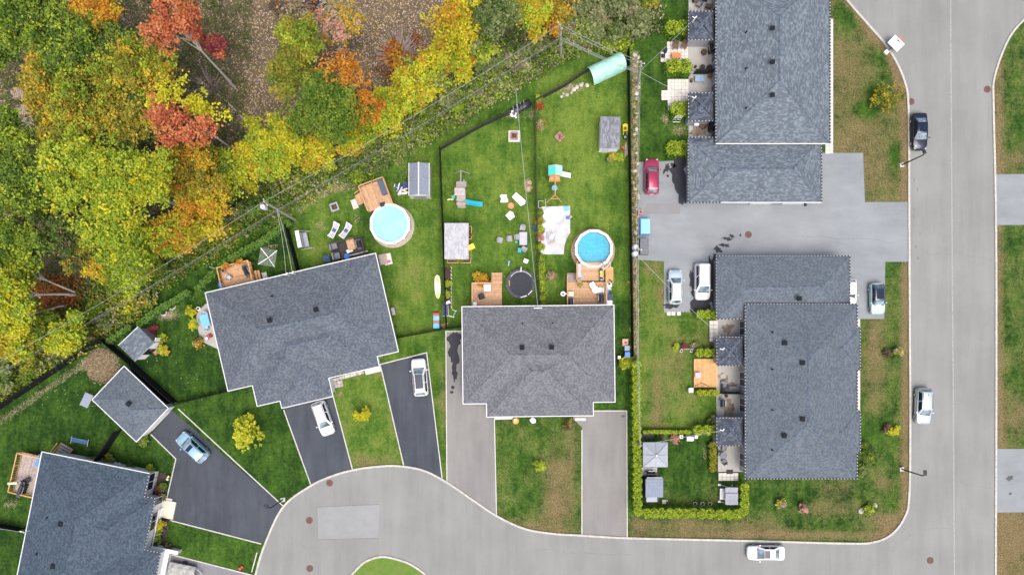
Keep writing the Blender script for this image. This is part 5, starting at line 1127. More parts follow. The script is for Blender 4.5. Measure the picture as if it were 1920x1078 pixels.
def bbq(label, px, py, rz, z=0, name='barbecue', w=1.25, mat=BLACK):
    t = thing(name, label, 'barbecue', P(px, py, z), rz)
    MB().prism([(-w * .32, -.28), (w * .32, -.28), (w * .32, .28), (-w * .32, .28)], .1, .85).build('cabinet', mat, t)
    m = MB(); n = 7; pr = [(-.3 + .6 * i / n, .85 + .32 * math.sin(PI * i / n)) for i in range(n + 1)]
    for a, b in zip(pr, pr[1:]): m.face([(-w * .33, a[0], a[1]), (-w * .33, b[0], b[1]), (w * .33, b[0], b[1]), (w * .33, a[0], a[1])][::-1])
    for s in (-1, 1): m.face([(s * w * .33, a, b) for a, b in (pr if s < 0 else pr[::-1])])
    m.build('lid', M('bbq_lid', (.03, .034, .042), .35, .1, metal=.3), t)
    for s in (-1, 1): bx('side_shelf', t, M('bbq_shelf', (.06, .063, .07), .5, .1), (s * w * .43, 0, .86), (w * .22, .5, .05))
    bx('handle', t, GALV, (0, -.36, .98), (w * .5, .04, .04))
    for s in (-1, 1): cy('wheel', t, RUBBER, (s * w * .26, -.1, .1), .1, .06, 10, rot=(PI / 2, 0, 0))
    return t
def deck(label, cx, cy_, rz, w, d, z, wood, along='x', rails=(), stairs=None, pw=.145, railm=None, name='deck', baluster=True):
    """w,d in metres along local x,y; rails: sides among 'NSEW' or (x0,y0,x1,y1)"""
    t = thing(name, label, 'deck', P(cx, cy_), rz); railm = railm or wood
    n = int((d if along == 'x' else w) / pw)
    for i in range(n):
        k = ((d if along == 'x' else w) / n); q = -((d if along == 'x' else w) / 2) + k * (i + .5)
        bx('plank', t, wood, (0, q, z) if along == 'x' else (q, 0, z), (w, k - .012, .04) if along == 'x' else (k - .012, d, .04))
    MB().prism([(-w / 2, -d / 2), (w / 2, -d / 2), (w / 2, d / 2), (-w / 2, d / 2)], max(.02, z - .24), z - .024).build('joists', WOODB, t)
    for a in (-1, 1):
        for b in (-1, 1): bx('pier', t, railm, (a * (w / 2 - .1), b * (d / 2 - .1), (z - .24) / 2), (.12, .12, max(.05, z - .24)))
    S4 = dict(N=(-w / 2, d / 2, w / 2, d / 2), S=(-w / 2, -d / 2, w / 2, -d / 2), E=(w / 2, -d / 2, w / 2, d / 2), W=(-w / 2, -d / 2, -w / 2, d / 2))
    for r in rails:
        x0, y0, x1, y1 = S4[r] if isinstance(r, str) else r; a, b = Vector((x0, y0, 0)), Vector((x1, y1, 0)); dd = b - a; rr = math.atan2(dd.y, dd.x); m = (a + b) / 2
        bx('handrail', t, railm, (m.x, m.y, z + 1.0), (dd.length + .1, .13, .045), rr); bx('lower_rail', t, railm, (m.x, m.y, z + .15), (dd.length, .05, .08), rr)
        k = max(1, round(dd.length / 1.5))
        for i in range(k + 1): p = a + dd * (i / k); bx('post', t, railm, (p.x, p.y, z + .5), (.09, .09, .98), rr)
        if baluster:
            k = int(dd.length / .3)
            for i in range(1, k): p = a + dd * (i / k); bx('baluster', t, railm, (p.x, p.y, z + .58), (.04, .04, .8), rr)
    return t
def steps(t, x, y, rz, w, z, n, wood, run=.28, rails=True):
    ca, sa = math.cos(rz), math.sin(rz)
    for i in range(n):
        q = run * (i + .5); zz = z * (1 - (i + 1) / (n + 1)); bx('step', t, wood, (x + q * ca, y + q * sa, zz), (run + .02, w, .05), rz)
    for s in (-1, 1):
        ln = run * n; bx('stringer', t, wood, (x + ln / 2 * ca - s * w / 2 * sa, y + ln / 2 * sa + s * w / 2 * ca, z * .42), (ln, .06, .22), rot=(0, math.atan2(z, ln) * .9, rz))
        if rails: bx('handrail', t, wood, (x + ln / 2 * ca - s * w / 2 * sa, y + ln / 2 * sa + s * w / 2 * ca, z * .5 + 1.0), (ln, .09, .05), rot=(0, math.atan2(z, ln) * .9, rz))
def fire_pit(label, px, py, rz, s=1.0, mat=BRICKP, slab=None, fill=SOIL):
    t = thing('fire_pit', label, 'fire pit', P(px, py), rz)
    if slab: bx('slab', t, slab, (0, 0, .03), (1.45, 1.45, .07))
    for k in range(4):
        a = k * PI / 2
        for j in range(3):
            q = -.33 * s + j * .33 * s; bx('block', t, mat, (math.cos(a) * .45 * s - math.sin(a) * q, math.sin(a) * .45 * s + math.cos(a) * q, .2), (.2 * s, .31 * s, .3), a)
    bx('ash_bed', t, fill, (0, 0, .12), (.72 * s, .72 * s, .1))
    for k in range(3): bx('log', t, WOODB, (.05 * k - .05, .12 * k - .12, .22), (.5 * s, .09, .09), .5 * k)
def bin_(label, px, py, mat, rz=0, s=1.0, name='wheeled_bin', lid=None, z=0, cat='bin'):
    t = thing(name, label, cat, P(px, py, z), rz); w = .6 * s
    m = MB(); a = [(-w * .4, -w * .4), (w * .4, -w * .4), (w * .4, w * .4), (-w * .4, w * .4)]; b = [(x * 1.22, y * 1.22) for x, y in a]
    for k in range(4): m.face([(*a[k], .06), (*a[(k + 1) % 4], .06), (*b[(k + 1) % 4], .95 * s), (*b[k], .95 * s)])
    m.face([(*p, .95 * s) for p in b]); m.build('tub', mat, t)
    bx('lid', t, lid or mat, (0, .02, .99 * s), (w * 1.06, w * 1.1, .07), rot=(.08, 0, 0)); bx('handle', t, RUBBER, (0, -w * .6, .93 * s), (w * .8, .05, .05))
    for q in (-.3, .3): cy('wheel', t, RUBBER, (q * w, -w * .42, .1), .1, .06, 10, rot=(0, PI / 2, 0))
    return t
def shed(label, fr_px, rz, w, d, hw, sl, mat, wall, axis, name='garden_shed', door=None, gable=True, over=.12):
    """centre pixel of the roof at eave height"""
    c = P(*fr_px, hw); c.z = 0; t = thing(name, label, 'shed', c, rz)
    hip(t, -w / 2, w / 2, -d / 2, d / 2, hw, sl, mat, RIDGE, 'roof', gable, axis, False)
    a, b = w / 2 - over, d / 2 - over; MB().prism([(-a, -b), (a, -b), (a, b), (-a, b)], -.05, hw - .02).build('wall', wall, t)
    g = MB()
    if gable and axis == 'y':
        for s in (-1, 1): q = [(-a, s * b, hw - .03), (a, s * b, hw - .03), (0, s * b, hw + a * sl)]; g.face(q if s < 0 else q[::-1])
    elif gable:
        for s in (-1, 1): q = [(s * a, -b, hw - .03), (s * a, b, hw - .03), (s * a, 0, hw + b * sl)]; g.face(q if s > 0 else q[::-1])
    if g.f: g.build('gable', wall, t)
    if door:
        x, y, r, wd, mt = door; o = bx('door', t, mt, (x, y, .98), (wd, .06, 1.9), r); bx('handle', o, GALV, (.35, -.8, 0), (.05, 1, .06))
    return t

# --- pools
def pool(label, px, py, r, h, water, wz, deep=None, cover=False, n=12, a0=.26):
    c = P(px, py, h); c.z = 0; t = thing('above_ground_pool', label, 'pool', c, a0)
    RM = WHITEP; WM = M('pool_wall', (.42, .38, .34), .5, .08)
    for k in range(n):
        a, b = 2 * PI * k / n, 2 * PI * (k + 1) / n; m = (a + b) / 2; ap = r * math.cos(PI / n); sd = 2 * r * math.sin(PI / n)
        bx('wall_panel', t, WM, (math.cos(m) * (ap - .2), math.sin(m) * (ap - .2), h / 2), (.04, sd * .93, h - .02), m)
        o = MB().prism([(math.cos(q) * w, math.sin(q) * w) for q, w in ((a, r), (b, r), (b, r - .3), (a, r - .3))], h - .01, h + .04, True).build('top_rail', RM, t)
        cy('rail_cap', t, GREYM, (math.cos(a) * (r - .15), math.sin(a) * (r - .15), h + .03), .1, .03, 8)
        bx('upright', t, RM, (math.cos(a) * (r - .14), math.sin(a) * (r - .14), h / 2), (.12, .16, h), a)
    ring = [(math.cos(2 * PI * k / n) * (r - .22), math.sin(2 * PI * k / n) * (r - .22)) for k in range(n)]
    MB().prism(ring, .02, .1).build('floor_liner', deep, t)
    li = MB()
    for k in range(n): p, q = ring[k], ring[(k + 1) % n]; li.face([(*q, .05), (*p, .05), (*p, h - .02), (*q, h - .02)])
    li.build('liner', deep, t)
    MB().face([(x, y, wz) for x, y in ring]).build('water', water, t)
    return t
def watermat(name, tint, ripple):
    m = bpy.data.materials.new(name); m.use_nodes = True; n = m.node_tree.nodes; L = m.node_tree.links; b = n['Principled BSDF']; b.inputs['Specular IOR Level'].default_value = .25
    b.inputs['Base Color'].default_value = (*tint, 1); b.inputs['Roughness'].default_value = .12; b.inputs['IOR'].default_value = 1.33; b.inputs['Transmission Weight'].default_value = .85
    geo = n.new('ShaderNodeNewGeometry'); tx = n.new('ShaderNodeTexNoise'); tx.inputs['Scale'].default_value = 3; bp = n.new('ShaderNodeBump'); bp.inputs['Strength'].default_value = ripple; bp.inputs['Distance'].default_value = .05
    L.new(geo.outputs['Position'], tx.inputs['Vector']); L.new(tx.outputs[0], bp.inputs['Height']); L.new(bp.outputs[0], b.inputs['Normal'])
    return m
LIN1 = M('pale_pool_liner', (.6, .76, .84), .6, .05, 1); LIN2 = M('blue_pool_liner', (.01, .5, .76), .6, .22, 2.5, col2=(.08, .68, .86))
ICE = M('pale_winter_pool_cover', (.62, .78, .85), .35, .05, .8)
pool('above-ground pool with pale milky water beside the tilted house', 731, 420, 2.55, 1.25, M('milky_pool_water', (.28, .55, .74), .1, .05, .6, spec=.6), 1.02, LIN1)
pool('above-ground pool with bright blue water behind the middle house', 1113.5, 466.5, 2.42, 1.25, watermat('blue_pool_water', (.4, .9, 1), .5), 1.05, LIN2)
t = thing('gravel_ring', 'pale gravel ring around the milky pool', 'gravel', P(736, 424), 0); MB().lathe([(2.0, 0), (2.0, .03), (2.75, .03), (2.75, 0)], 40).build('gravel', M('gravel_border', (.36, .31, .26), .95, .2, 12), t)
t = thing('gravel_ring', 'reddish gravel ring around the blue pool', 'gravel', P(1112, 470), 0); MB().lathe([(2.0, 0), (2.0, .03), (2.75, .03), (2.75, 0)], 40).build('gravel', M('reddish_gravel', (.36, .24, .18), .95, .2, 12), t)
# --- pool deck of the milky pool
dk = deck('raised pool deck with stairs above the milky pool', 710, 371, ang(54, -20), 3.15, 3.2, 1.25, WOODL, 'y', rails=('N', 'E', 'W'))
steps(dk, -1.55, .55, PI, 1.3, 1.2, 4, WOODL); bx('landing', dk, CONCW, (-3.1, .3, .04), (.7, 1.2, .08))
t = thing('storage_box', 'long dark blue box in the corner of the raised pool deck', 'box', dk.matrix_basis @ Vector((1.05, .6, 1.27)), ang(54, -20)); bx('box', t, NAVY, (0, 0, .2), (.6, 1.85, .4)); bx('lid', t, M('slate_lid', (.06, .09, .14), .5, .05), (0, 0, .43), (.66, 1.92, .06))
t = thing('doormat', 'dark mat at the water edge of the raised pool deck', 'mat', dk.matrix_basis @ Vector((.3, -1.3, 1.28)), ang(54, -20)); bx('mat', t, DARKF, (0, 0, .012), (.6, .5, .02)); bx('border', t, RUBBER, (0, 0, .006), (.66, .56, .012))
# --- shed with blue-grey roof beside it
sh = thing('garden_shed', 'plastic shed with blue-grey roof and white ridge beside the black fence', 'shed', P(790, 344, 0) + Vector((0, 0, 0)), 0)
BGR = M('blue_grey_resin', (.17, .2, .25), .5, .05)
MB().prism([(-1.3, -1.95), (1.25, -1.95), (1.25, 1.9), (-1.3, 1.9)], -.05, 2.0).build('wall', M('cream_resin', (.55, .52, .46), .6, .05), sh)
for s in (-1, 1):
    for k in (-1, 1): m = MB(); m.face([(0, -.02 if k > 0 else -1.95, 2.55), (s * 1.2, -.02 if k > 0 else -1.95, 2.12), (s * 1.2, 1.95 if k > 0 else .02, 2.12), (0, 1.95 if k > 0 else .02, 2.55)][::s]); m.build('roof_panel', BGR, sh)
    bx('eave_trim', sh, CONCW, (s * 1.25, 0, 2.06), (.1, 4.0, .14))
m = MB(); m.face([(-1.25, -1.94, 2.0), (1.25, -1.94, 2.0), (0, -1.94, 2.54)]).face([(1.25, 1.9, 2.0), (-1.25, 1.9, 2.0), (0, 1.9, 2.54)]); m.build('gable', WHITEP, sh)
bx('ridge', sh, WHITE, (0, 0, 2.57), (.14, 4.0, .09)); bx('door', sh, GREYM, (0, -1.98, .95), (1.5, .06, 1.85)); bx('roof_seam', sh, GREYM, (0, 0, 2.4), (2.2, .05, .1))
jk = thing('junk_pile', 'white plastic frames and bits heaped left of the blue-grey shed', 'junk', P(756, 356), .3)
for i in range(9): bx('board', jk, (WHITEP, CONCW, NAVY)[i % 3], (random.uniform(-.6, .5), random.uniform(-.6, .6), .15 + i * .06), (random.uniform(.5, 1.1), random.uniform(.08, .5), .07), random.random() * 3, None)
bx('crate', jk, CONCW, (-.5, -.3, .3), (.6, .6, .5)); bx('tub', jk, NAVY, (.5, .35, .35), (.7, .6, .6))
fire_pit('small white-rimmed fire box on the lawn left of the loungers', 628, 389, .35, .95, GREYM)
for i, (x, y, a) in enumerate(((628, 433, 62), (650, 434, 55))):
    t = thing('sun_lounger', ('left', 'right')[i] + ' of two white-framed sun loungers with blue pillows', 'sun lounger', P(x, y), R_(a), 'two sun loungers'); FR = WHITEP
    m = MB(); prof = [(-.95, .5), (-.55, .33), (0, .36), (.35, .42), (.95, .88)]; wd = [.34, .28, .26, .3, .36]
    for (a0, z0), (a1, z1), w0, w1 in zip(prof, prof[1:], wd, wd[1:]): m.face([(a0, -w0, z0), (a1, -w1, z1), (a1, w1, z1), (a0, w0, z0)])
    m.build('sling', LGREYC, t)
    for s in (-1, 1): MB().tube([(a0, s * (w0 + .03), z0) for (a0, z0), w0 in zip(prof, wd)], .05, 6).build('side_rail', FR, t)
    for a0, z0, w0 in ((-.95, .5, .38), (.95, .88, .4)): bx('end_bar', t, FR, (a0, 0, z0), (.09, w0 * 2, .07))
    for a0 in (-.6, .45):
        for s in (-.28, .28): bx('leg', t, FR, (a0, s, .17), (.05, .05, .34))
    bx('pillow', t, M('blue_cushion', (.07, .1, .25), .85, .1), (.02, 0, .42), (.42, .46, .1))
# swing seat
sw = thing('garden_swing', 'grey garden swing seat with canopy beside the black fence', 'swing', P(574, 451), ang(12, 60)); SWM = M('swing_fabric', (.33, .35, .4), .7, .06)
bx('seat', sw, SWM, (0, .1, .5), (1.7, .55, .1)); bx('backrest', sw, SWM, (0, -.2, .8), (1.7, .1, .6)); bx('canopy', sw, WHITEP, (0, -.45, 1.75), (2.1, .55, .05), rot=(.35, 0, 0))
for i in range(9): bx('slat', sw, GREYC, (-.76 + i * .19, .1, .56), (.03, .5, .02))
for s in (-1, 1): MB().tube([(s * 1.05, -.75, 0), (s * 1.0, -.2, 1.7), (s * 1.05, .75, 0)], .04, 6).build('side_frame', GALV, sw); bx('foot', sw, GALV, (s * 1.05, 0, .04), (.07, 1.6, .06))
bx('top_bar', sw, GALV, (0, -.2, 1.7), (2.1, .06, .06))
# clothes dryer
cd_ = thing('rotary_clothes_dryer', 'square rotary clothes dryer with white arms on the dark lawn', 'clothes dryer', P(511, 486), R_(16))
cy('post', cd_, GALV, (0, 0, 0), .035, 1.6, 8); lm = MB()
for k in range(4): a = k * PI / 2 + .35; MB().tube([(0, 0, 1.45), (math.cos(a) * 1.45, math.sin(a) * 1.45, 1.75)], .05, 6).build('arm', WHITEP, cd_)
for q in range(3, 11):
    for k in range(4):
        a, b = k * PI / 2 + .35, (k + 1) * PI / 2 + .35; r = 1.42 * q / 10; z = 1.45 + .3 * q / 10; lm.tube([(math.cos(a) * r, math.sin(a) * r, z), (math.cos(b) * r, math.sin(b) * r, z)], .012, 4, False)
lm.build('clothes_lines', M('line_cord', (.5, .55, .5), .7, .05), cd_)
# deck of the tilted house, left unit
dB = deck('wooden deck with flower boxes at the back of the tilted house', 452, 520, frB.a, 3.9, 2.9, .95, WOODL, 'x', rails=('N', 'W', 'E'), railm=WOODO); steps(dB, 1.95, -.5, 0, 1.6, .9, 2, WOODO, rails=False); bx('landing', dB, CONC, (2.95, -.9, .05), (.6, 1.7, .1))
bbq('black covered barbecue on the wooden deck of the tilted house', 466, 510, R_(115), .97, w=1.5)
chair('grey cushioned chair on the wooden deck of the tilted house', 432, 521, R_(-30), LGREYC, WOODB, .97)
cy_t = thing('planter_pot', 'round dark pot on the corner of the wooden deck', 'pot', P(421, 508, .97)); cy('pot', cy_t, WOODL, (0, 0, 0), .28, .45, 16); cy('soil', cy_t, SOIL, (0, 0, .4), .22, .07, 14)
for i, (x, y) in enumerate(((432, 500), (455, 493))):
    t = thing('flower_box', ('left', 'right')[i] + ' orange flower box on the deck rail of the tilted house', 'flower box', P(x, y, .97), frB.a); bx('box', t, WOODB, (0, 0, .85), (.9, .25, .25)); pos, sz, cols, _ = foliage((0, 0, 1.1), .5, .22, .2, ['orange', 'gold', 'red'], 7, 8, 6, .16, .6, clump=.12); leaf_mesh('flowers', pos, sz, cols, t)
bin_('blue bin beside the deck of the tilted house', 421, 537, BLUEP, .2); 
lp = thing('lamp_post', 'white globe lamp at the deck corner', 'lamp', P(414, 506)); cy('post', lp, WHITEP, (0, 0, 0), .04, 1.6, 8); MB().lathe([(.0, 0), (.16, .08), (.18, .2), (.1, .34), (0, .36)], 12).build('globe', WHITEP, lp); lp.children[-1].location = (0, 0, 1.55)
# patio left of the tilted house
sheet('patio', [(372, 583), (386, 570), (396, 568), (420, 660), (378, 640), (366, 600)], .04, PAT)
table('blue-grey patio table left of the tilted house', 389, 601, frB.a, 1.0, 1.5, LBLUE, name='patio_table')
for i, (x, y, a) in enumerate(((381, 600, 10), (389, 590, -80), (390, 615, 100))): chair(('left', 'upper', 'lower')[i] + ' pale blue chair at the blue-grey patio table', x, y, R_(a), M('pale_blue_sling', (.35, .45, .55), .7, .05), GALV, group='chairs round the blue-grey patio table')
t = thing('planter_pot', 'black and white pot at the top of the grey patio', 'pot', P(374, 579)); cy('pot', t, WHITEP, (0, 0, 0), .26, .4, 16); cy('soil', t, SOIL, (0, 0, .38), .17, .04, 12)
t = thing('ride_on_toy', 'red and white ride-on toy by the lower patio corner', 'toy', P(393, 631), .6); bx('body', t, REDP, (0, 0, .3), (.8, .3, .25)); bx('seat', t, WHITEP, (-.25, -.1, .48), (.3, .3, .12)); bx('handlebar', t, RUBBER, (.28, 0, .6), (.06, .5, .06))
for a in (-.28, .28): cy('wheel', t, RUBBER, (a, .22, .14), .14, .08, 12, rot=(PI / 2, 0, 0)); cy('wheel', t, RUBBER, (a, -.14, .14), .14, .08, 12, rot=(PI / 2, 0, 0))
# tree rings
for i, (x, y) in enumerate(((307, 585), (323, 574))):
    t = thing('tree_ring', ('left', 'right')[i] + ' round stone tree ring with a dark hollow near the cedar row', 'tree ring', P(x, y), 0, 'tree rings')
    for k in range(10): a = k * PI / 5; bx('block', t, STONE, (math.cos(a) * .42, math.sin(a) * .42, .08), (.16, .25, .2), a)
    cy('hollow', t, M('wet_black_soil', (.008, .008, .009), .9, .2), (0, 0, .0), .36, .06, 16)
# garden shed with open door
s2 = thing('garden_shed', 'white garden shed with single-slope grey roof and open door', 'shed', P(256, 645, 2.4) - Vector((0, 0, 2.4)), ang(38, -36)); shh = 2.3
fr_ = s2
MB().prism([(-1.5, -1.2), (1.5, -1.2), (1.5, 1.2), (-1.5, 1.2)], -.05, shh).build('wall', WHITEP, s2)
c4 = [(-1.65, -1.32, shh + .02), (1.65, -1.32, shh + .02), (1.65, 1.32, shh + .25), (-1.65, 1.32, shh + .25)]
m = MB(); m.face(c4, [(0, 0), (2.8, 0), (2.8, 2.3), (0, 2.3)]); m.build('roof', SH_E, s2); bx('roof_edge', s2, WHITE, (0, 1.35, shh + .22), (3.3, .08, .12)); bx('roof_edge', s2, GREYM, (0, -1.35, shh + .0), (3.3, .06, .1))
m = MB().prism([(-1.62, -1.3), (1.62, -1.3), (1.62, 1.3), (-1.62, 1.3)], shh - .08, shh + .01, True); m.build('roof_deck', WHITE, s2)
o = bx('door', s2, BLACK, (-.1, -1.22, .95), (1.0, .06, 1.85)); bx('handle', o, GALV, (.35, -.9, .05), (.06, 1, .05)); bx('side_panel', s2, GREYM, (1.53, .1, 1.1), (.05, 2.0, 2.0)); bx('open_shutter', s2, WHITEP, (1.8, -.95, 1.2), (.5, .08, 1.2), .5)
bx('step', s2, BRICKP, (.3, -1.55, .08), (.9, .5, .16))
dm = thing('straw_heap', 'round heap of dry straw and earth behind the detached garage', 'heap', P(192, 686)); MB().lathe([(1.7, 0), (1.5, .06), (1.0, .12), (.5, .16), (0, .17)], 24).build('earth', M('dry_earth', (.14, .105, .06), .95, .3, 5, col2=(.24, .19, .11), bump=.8), dm, smooth=True, weld=True)
q_ = np.sqrt(RNG.random(2600)) * 2.0 * (1 + .12 * RNG.normal(size=2600)); a_ = RNG.random(2600) * 2 * PI; tag(leaf_mesh('straw', np.stack([q_ * np.cos(a_), q_ * np.sin(a_), .03 + .15 * np.clip(1 - q_ / 2, 0, 1) + .05 * RNG.random(2600)], -1), np.full(2600, .17), np.array([.36, .28, .17]) * (.35 + .8 * RNG.random((2600, 1))), dm, up=1.5), kind='stuff')
# --- dark deck of the tilted house, right unit
dB2 = deck('dark stained deck with outdoor kitchen behind the tilted house', 655, 473, frB.a, 4.2, 2.6, .5, WOODD, 'x', rails=('N', 'E'), railm=WOODD, baluster=False)
for i, (x, y) in enumerate(((628, 463), (633, 481))): t = thing('armchair', ('upper', 'lower')[i] + ' dark grey cushioned armchair on the dark deck', 'armchair', P(x, y, .52), frB.a, 'dark grey armchairs'); bx('seat', t, GREYC, (0, 0, .35), (.75, .8, .25)); bx('backrest', t, GREYC, (-.4, 0, .6), (.2, .85, .6)); bx('armrest', t, DARKF, (0, .45, .5), (.75, .14, .3)); bx('armrest', t, DARKF, (0, -.45, .5), (.75, .14, .3)); bx('base', t, DARKF, (0, 0, .12), (.8, .9, .22))
table('pale wooden dining table on the dark deck', 660, 459, frB.a, .95, 1.5, WOODL, z=.52, name='dining_table')
for i, (x, y) in enumerate(((668, 454), (671, 463))): chair(('upper', 'lower')[i] + ' grey chair at the pale dining table', x, y, frB.a + PI, GREYC, BLACK, .52, 'chairs at the pale dining table', False, .9)
bbq('grey gas barbecue at the right end of the dark deck', 676, 460, frB.a - 1.6, .52, mat=M('bbq_grey', (.08, .085, .1), .5, .1))
t = thing('cloth', 'crumpled white cloth hanging off the dining table', 'cloth', P(657, 472, .52), .4); m = MB(); [m.face([(-.3 + i * .15, -.2, .7 - .2 * (i % 2)), (-.15 + i * .15, -.2, .5 + .2 * (i % 2)), (-.15 + i * .15, .2, .72), (-.3 + i * .15, .2, .72)]) for i in range(5)]; m.build('fold', WHITEP, t)
t = thing('leaf_skimmer', 'blue pool skimmer net with long white pole on the dark deck', 'pool skimmer', P(651, 481, .52), frB.a + .02); MB().tube([(.4, 0, .25), (2.7, -.02, .35)], .04, 6).build('pole', WHITEP, t); cy('net', t, BLUEP, (0, 0, .2), .36, .04, 14)
bin_('pale blue storage bin at the left foot of the dark deck', 617, 488, LBLUE, frB.a, 1.2, 'storage_box', NAVY)
ld = deck('small brown side landing with cream mat at the right of the tilted house', 719, 487, frB.a, 1.0, 1.3, .4, WOODG, 'y'); t = thing('mat', 'cream square mat with a pink disc beside the side landing', 'mat', P(727, 486), frB.a); bx('mat', t, M('cream_sheet', (.62, .56, .48), .8, .05), (0, 0, .1), (.95, 1.35, .12)); bx('hem', t, CONCW, (0, 0, .05), (1.0, 1.4, .06)); t = thing('play_disc', 'small pink disc lying on the cream mat', 'disc', P(730, 490, .16)); cy('disc', t, PINKP, (0, 0, 0), .2, .04, 16); cy('dimple', t, M('dark_pink', (.5, .06, .16), .5, .05), (0, 0, .04), .1, .01, 12)
# --- left lawn of the middle house
sp_ = thing('playset', 'grey wooden playset tower with swing beam and teal slide', 'playset', P(866, 372)); PW = M('grey_playset_wood', (.38, .34, .32), .8, .1, 5, rnd=.1)
for s in (-1, 1):
    for i in range(6): bx('roof_board', sp_, PW, (s * .1, .75 - i * .0 + (-.6 + .22 * i) * 0 + (.1 + i * .14) * s, 2.55 - i * .08), (1.25, .15, .03), rot=(-s * .5, 0, 0))
for a in (-.5, .5):
    for b in (-.7, .75): bx('post', sp_, PW, (a, b, 1.15), (.1, .1, 2.3))
for i in range(8): bx('floor_board', sp_, PW, (0, -.7 + i * .2, 1.2), (1.1, .18, .05))
for i in range(6): bx('ladder_rung', sp_, WOODG, (0, -.95 - i * .05, 1.1 - i * .18), (1.0, .1, .06))
bx('front_panel', sp_, WOODG, (0, -.85, 1.0), (1.1, .35, .9), rot=(.3, 0, 0))
MB().tube([(0, .7, 2.15), (.05, 3.0, 2.15)], .07, 6).build('swing_beam', PW, sp_)
for s in (-1, 1): MB().tube([(.05, 2.95, 2.15), (s * .95, 3.1, 0)], .06, 6).build('beam_leg', PW, sp_)
sl = MB(); pr = [(.5, 1.2), (.9, 1.05), (1.5, .6), (2.1, .25), (2.6, .15)]
for (a, z0), (b, z1) in zip(pr, pr[1:]): sl.face([(a, -.85, z0), (b, -1.0, z1), (b, -.5, z1), (a, -.4, z0)])
for k, (a, z0) in enumerate(pr): pass
sl.build('slide', TEAL, sp_)
for s, yy in ((-1, -.95), (1, -.45)): MB().tube([(a, yy - .04 * a, z + .1) for a, z in pr], .08, 6).build('slide_edge', TEAL, sp_)
MB().tube([(.3, 2.2, 2.15), (.3, 2.2, .5)], .015, 4).tube([(.3, 1.8, 2.15), (.3, 1.8, .5)], .015, 4).build('swing_chain', GALV, sp_); bx('swing_seat', sp_, GRNP, (.3, 2.0, .5), (.2, .45, .05))
t = thing('ride_on_toy', 'pale green toy bike left of the grey playset', 'toy', P(847, 374), .3); bx('body', t, GRNP, (.3, .15, .3), (.45, .4, .3)); bx('frame', t, LIMEP, (-.2, 0, .25), (.5, .12, .12)); cy('wheel', t, WHITEP, (-.4, .08, .2), .2, .08, 12, rot=(PI / 2, 0, 0)); cy('wheel', t, WHITEP, (.1, -.08, .2), .2, .08, 12, rot=(PI / 2, 0, 0))
for i, (x, y, r, poly) in enumerate(((945, 372, .1, [(-.5, -.5), (.45, -.55), (.5, -.3), (.35, .1), (.4, .4), (-.3, .5), (-.5, .3), (-.35, 0)]), (973, 374, -.75, [(-.85, -.4), (.75, -.45), (.95, .1), (.7, .45), (-.85, .4)]), (957, 404, .7, [(-.45, -.45), (.3, -.5), (.5, .05), (.3, .45), (-.5, .4)]))):
    t = thing('white_board', ('upper left', 'large right', 'lower')[i] + ' white cut-out board lying on the lawn', 'board', P(x, y), r, 'white boards on the lawn'); MB().prism(poly, .02, .1).build('panel', WHITEP, t); bx('support', t, WHITEP, (0, 0, .14), (.5, .05, .06))
t = thing('play_disc', 'round orange play disc between the white boards', 'disc', P(958, 386)); cy('rim', t, ORGP, (0, 0, 0), .38, .1, 20); cy('dish', t, M('pale_orange', (.7, .25, .14), .5, .05), (0, 0, .1), .3, .015, 18)
# raised-bed shed
rs = shed('pale shingled greenhouse shed with planter boxes beside the black fence', (856, 452), 0, 2.95, 4.4, 2.1, .05, SH_S, M('cream_siding', (.5, .45, .38), .7, .06), 'x', gable=True)
def planter(label, px, py, w, d, pals, rz=0, h=.4, wood=WOODL, n=8):
    t = thing('planter_box', label, 'planter', P(px, py), rz)
    for s in (-1, 1): bx('side_board', t, wood, (0, s * d / 2, h / 2), (w, .06, h)); bx('end_board', t, wood, (s * w / 2, 0, h / 2), (.06, d, h))
    bx('soil', t, SOIL, (0, 0, h * .4), (w - .08, d - .08, h * .7))
    pos, sz, cols, _ = foliage((0, 0, h), w * .42, d * .38, .2, pals, n, 7, 6, .15, .5, clump=.12); leaf_mesh('plants', pos, sz, cols, t)
planter('planter box on the right side of the pale shed', 880.5, 437, .5, 1.55, ['rust', 'brown', 'olive'])
planter('long planter box at the lower end of the pale shed', 861, 489, 2.9, .55, ['olive', 'green', 'brown'])
planter('lime planter box at the lower right of the pale shed', 881, 478, .5, .9, ['lime', 'green'])
t = thing('storage_crate', 'yellow crate with white lid at the side of the pale shed', 'crate', P(884, 464), .45); bx('box', t, YELP, (0, 0, .25), (.8, .6, .5)); bx('lid', t, YELP, (0, 0, .53), (.84, .64, .06)); bx('handle', t, WHITEP, (-.42, 0, .35), (.06, .3, .1))
table('pale grey patio table on the left lawn', 981, 449, 0, .95, 1.6, LGREYC, name='patio_table')
for i, (x, y, a, l) in enumerate(((980, 429, -100, 'pale grey garden chair above the patio table'), (970, 446, 10, 'pale grey garden chair tucked into the left side of the patio table'), (983, 468, 60, 'pale grey garden chair below the patio table'), (956, 449, 5, 'pale grey garden chair standing alone, nearer the table'), (938, 452, -15, 'pale grey garden chair standing alone, farthest left'))): chair(l, x, y, R_(a), M('mauve_grey_sling', (.3, .29, .34), .7, .05), LGREYC, group='pale grey garden chairs on the lawn', s=1.1)
t = thing('toy_chair', 'small bright cyan toy chair below the patio table', 'toy', P(974, 470), R_(90)); bx('seat', t, TEAL, (0, 0, .25), (.45, .4, .06)); bx('backrest', t, TEAL, (.25, 0, .4), (.06, .4, .35)); [bx('leg', t, TEAL, (a, b, .12), (.09, .09, .24)) for a in (-.22, .18) for b in (-.18, .18)]
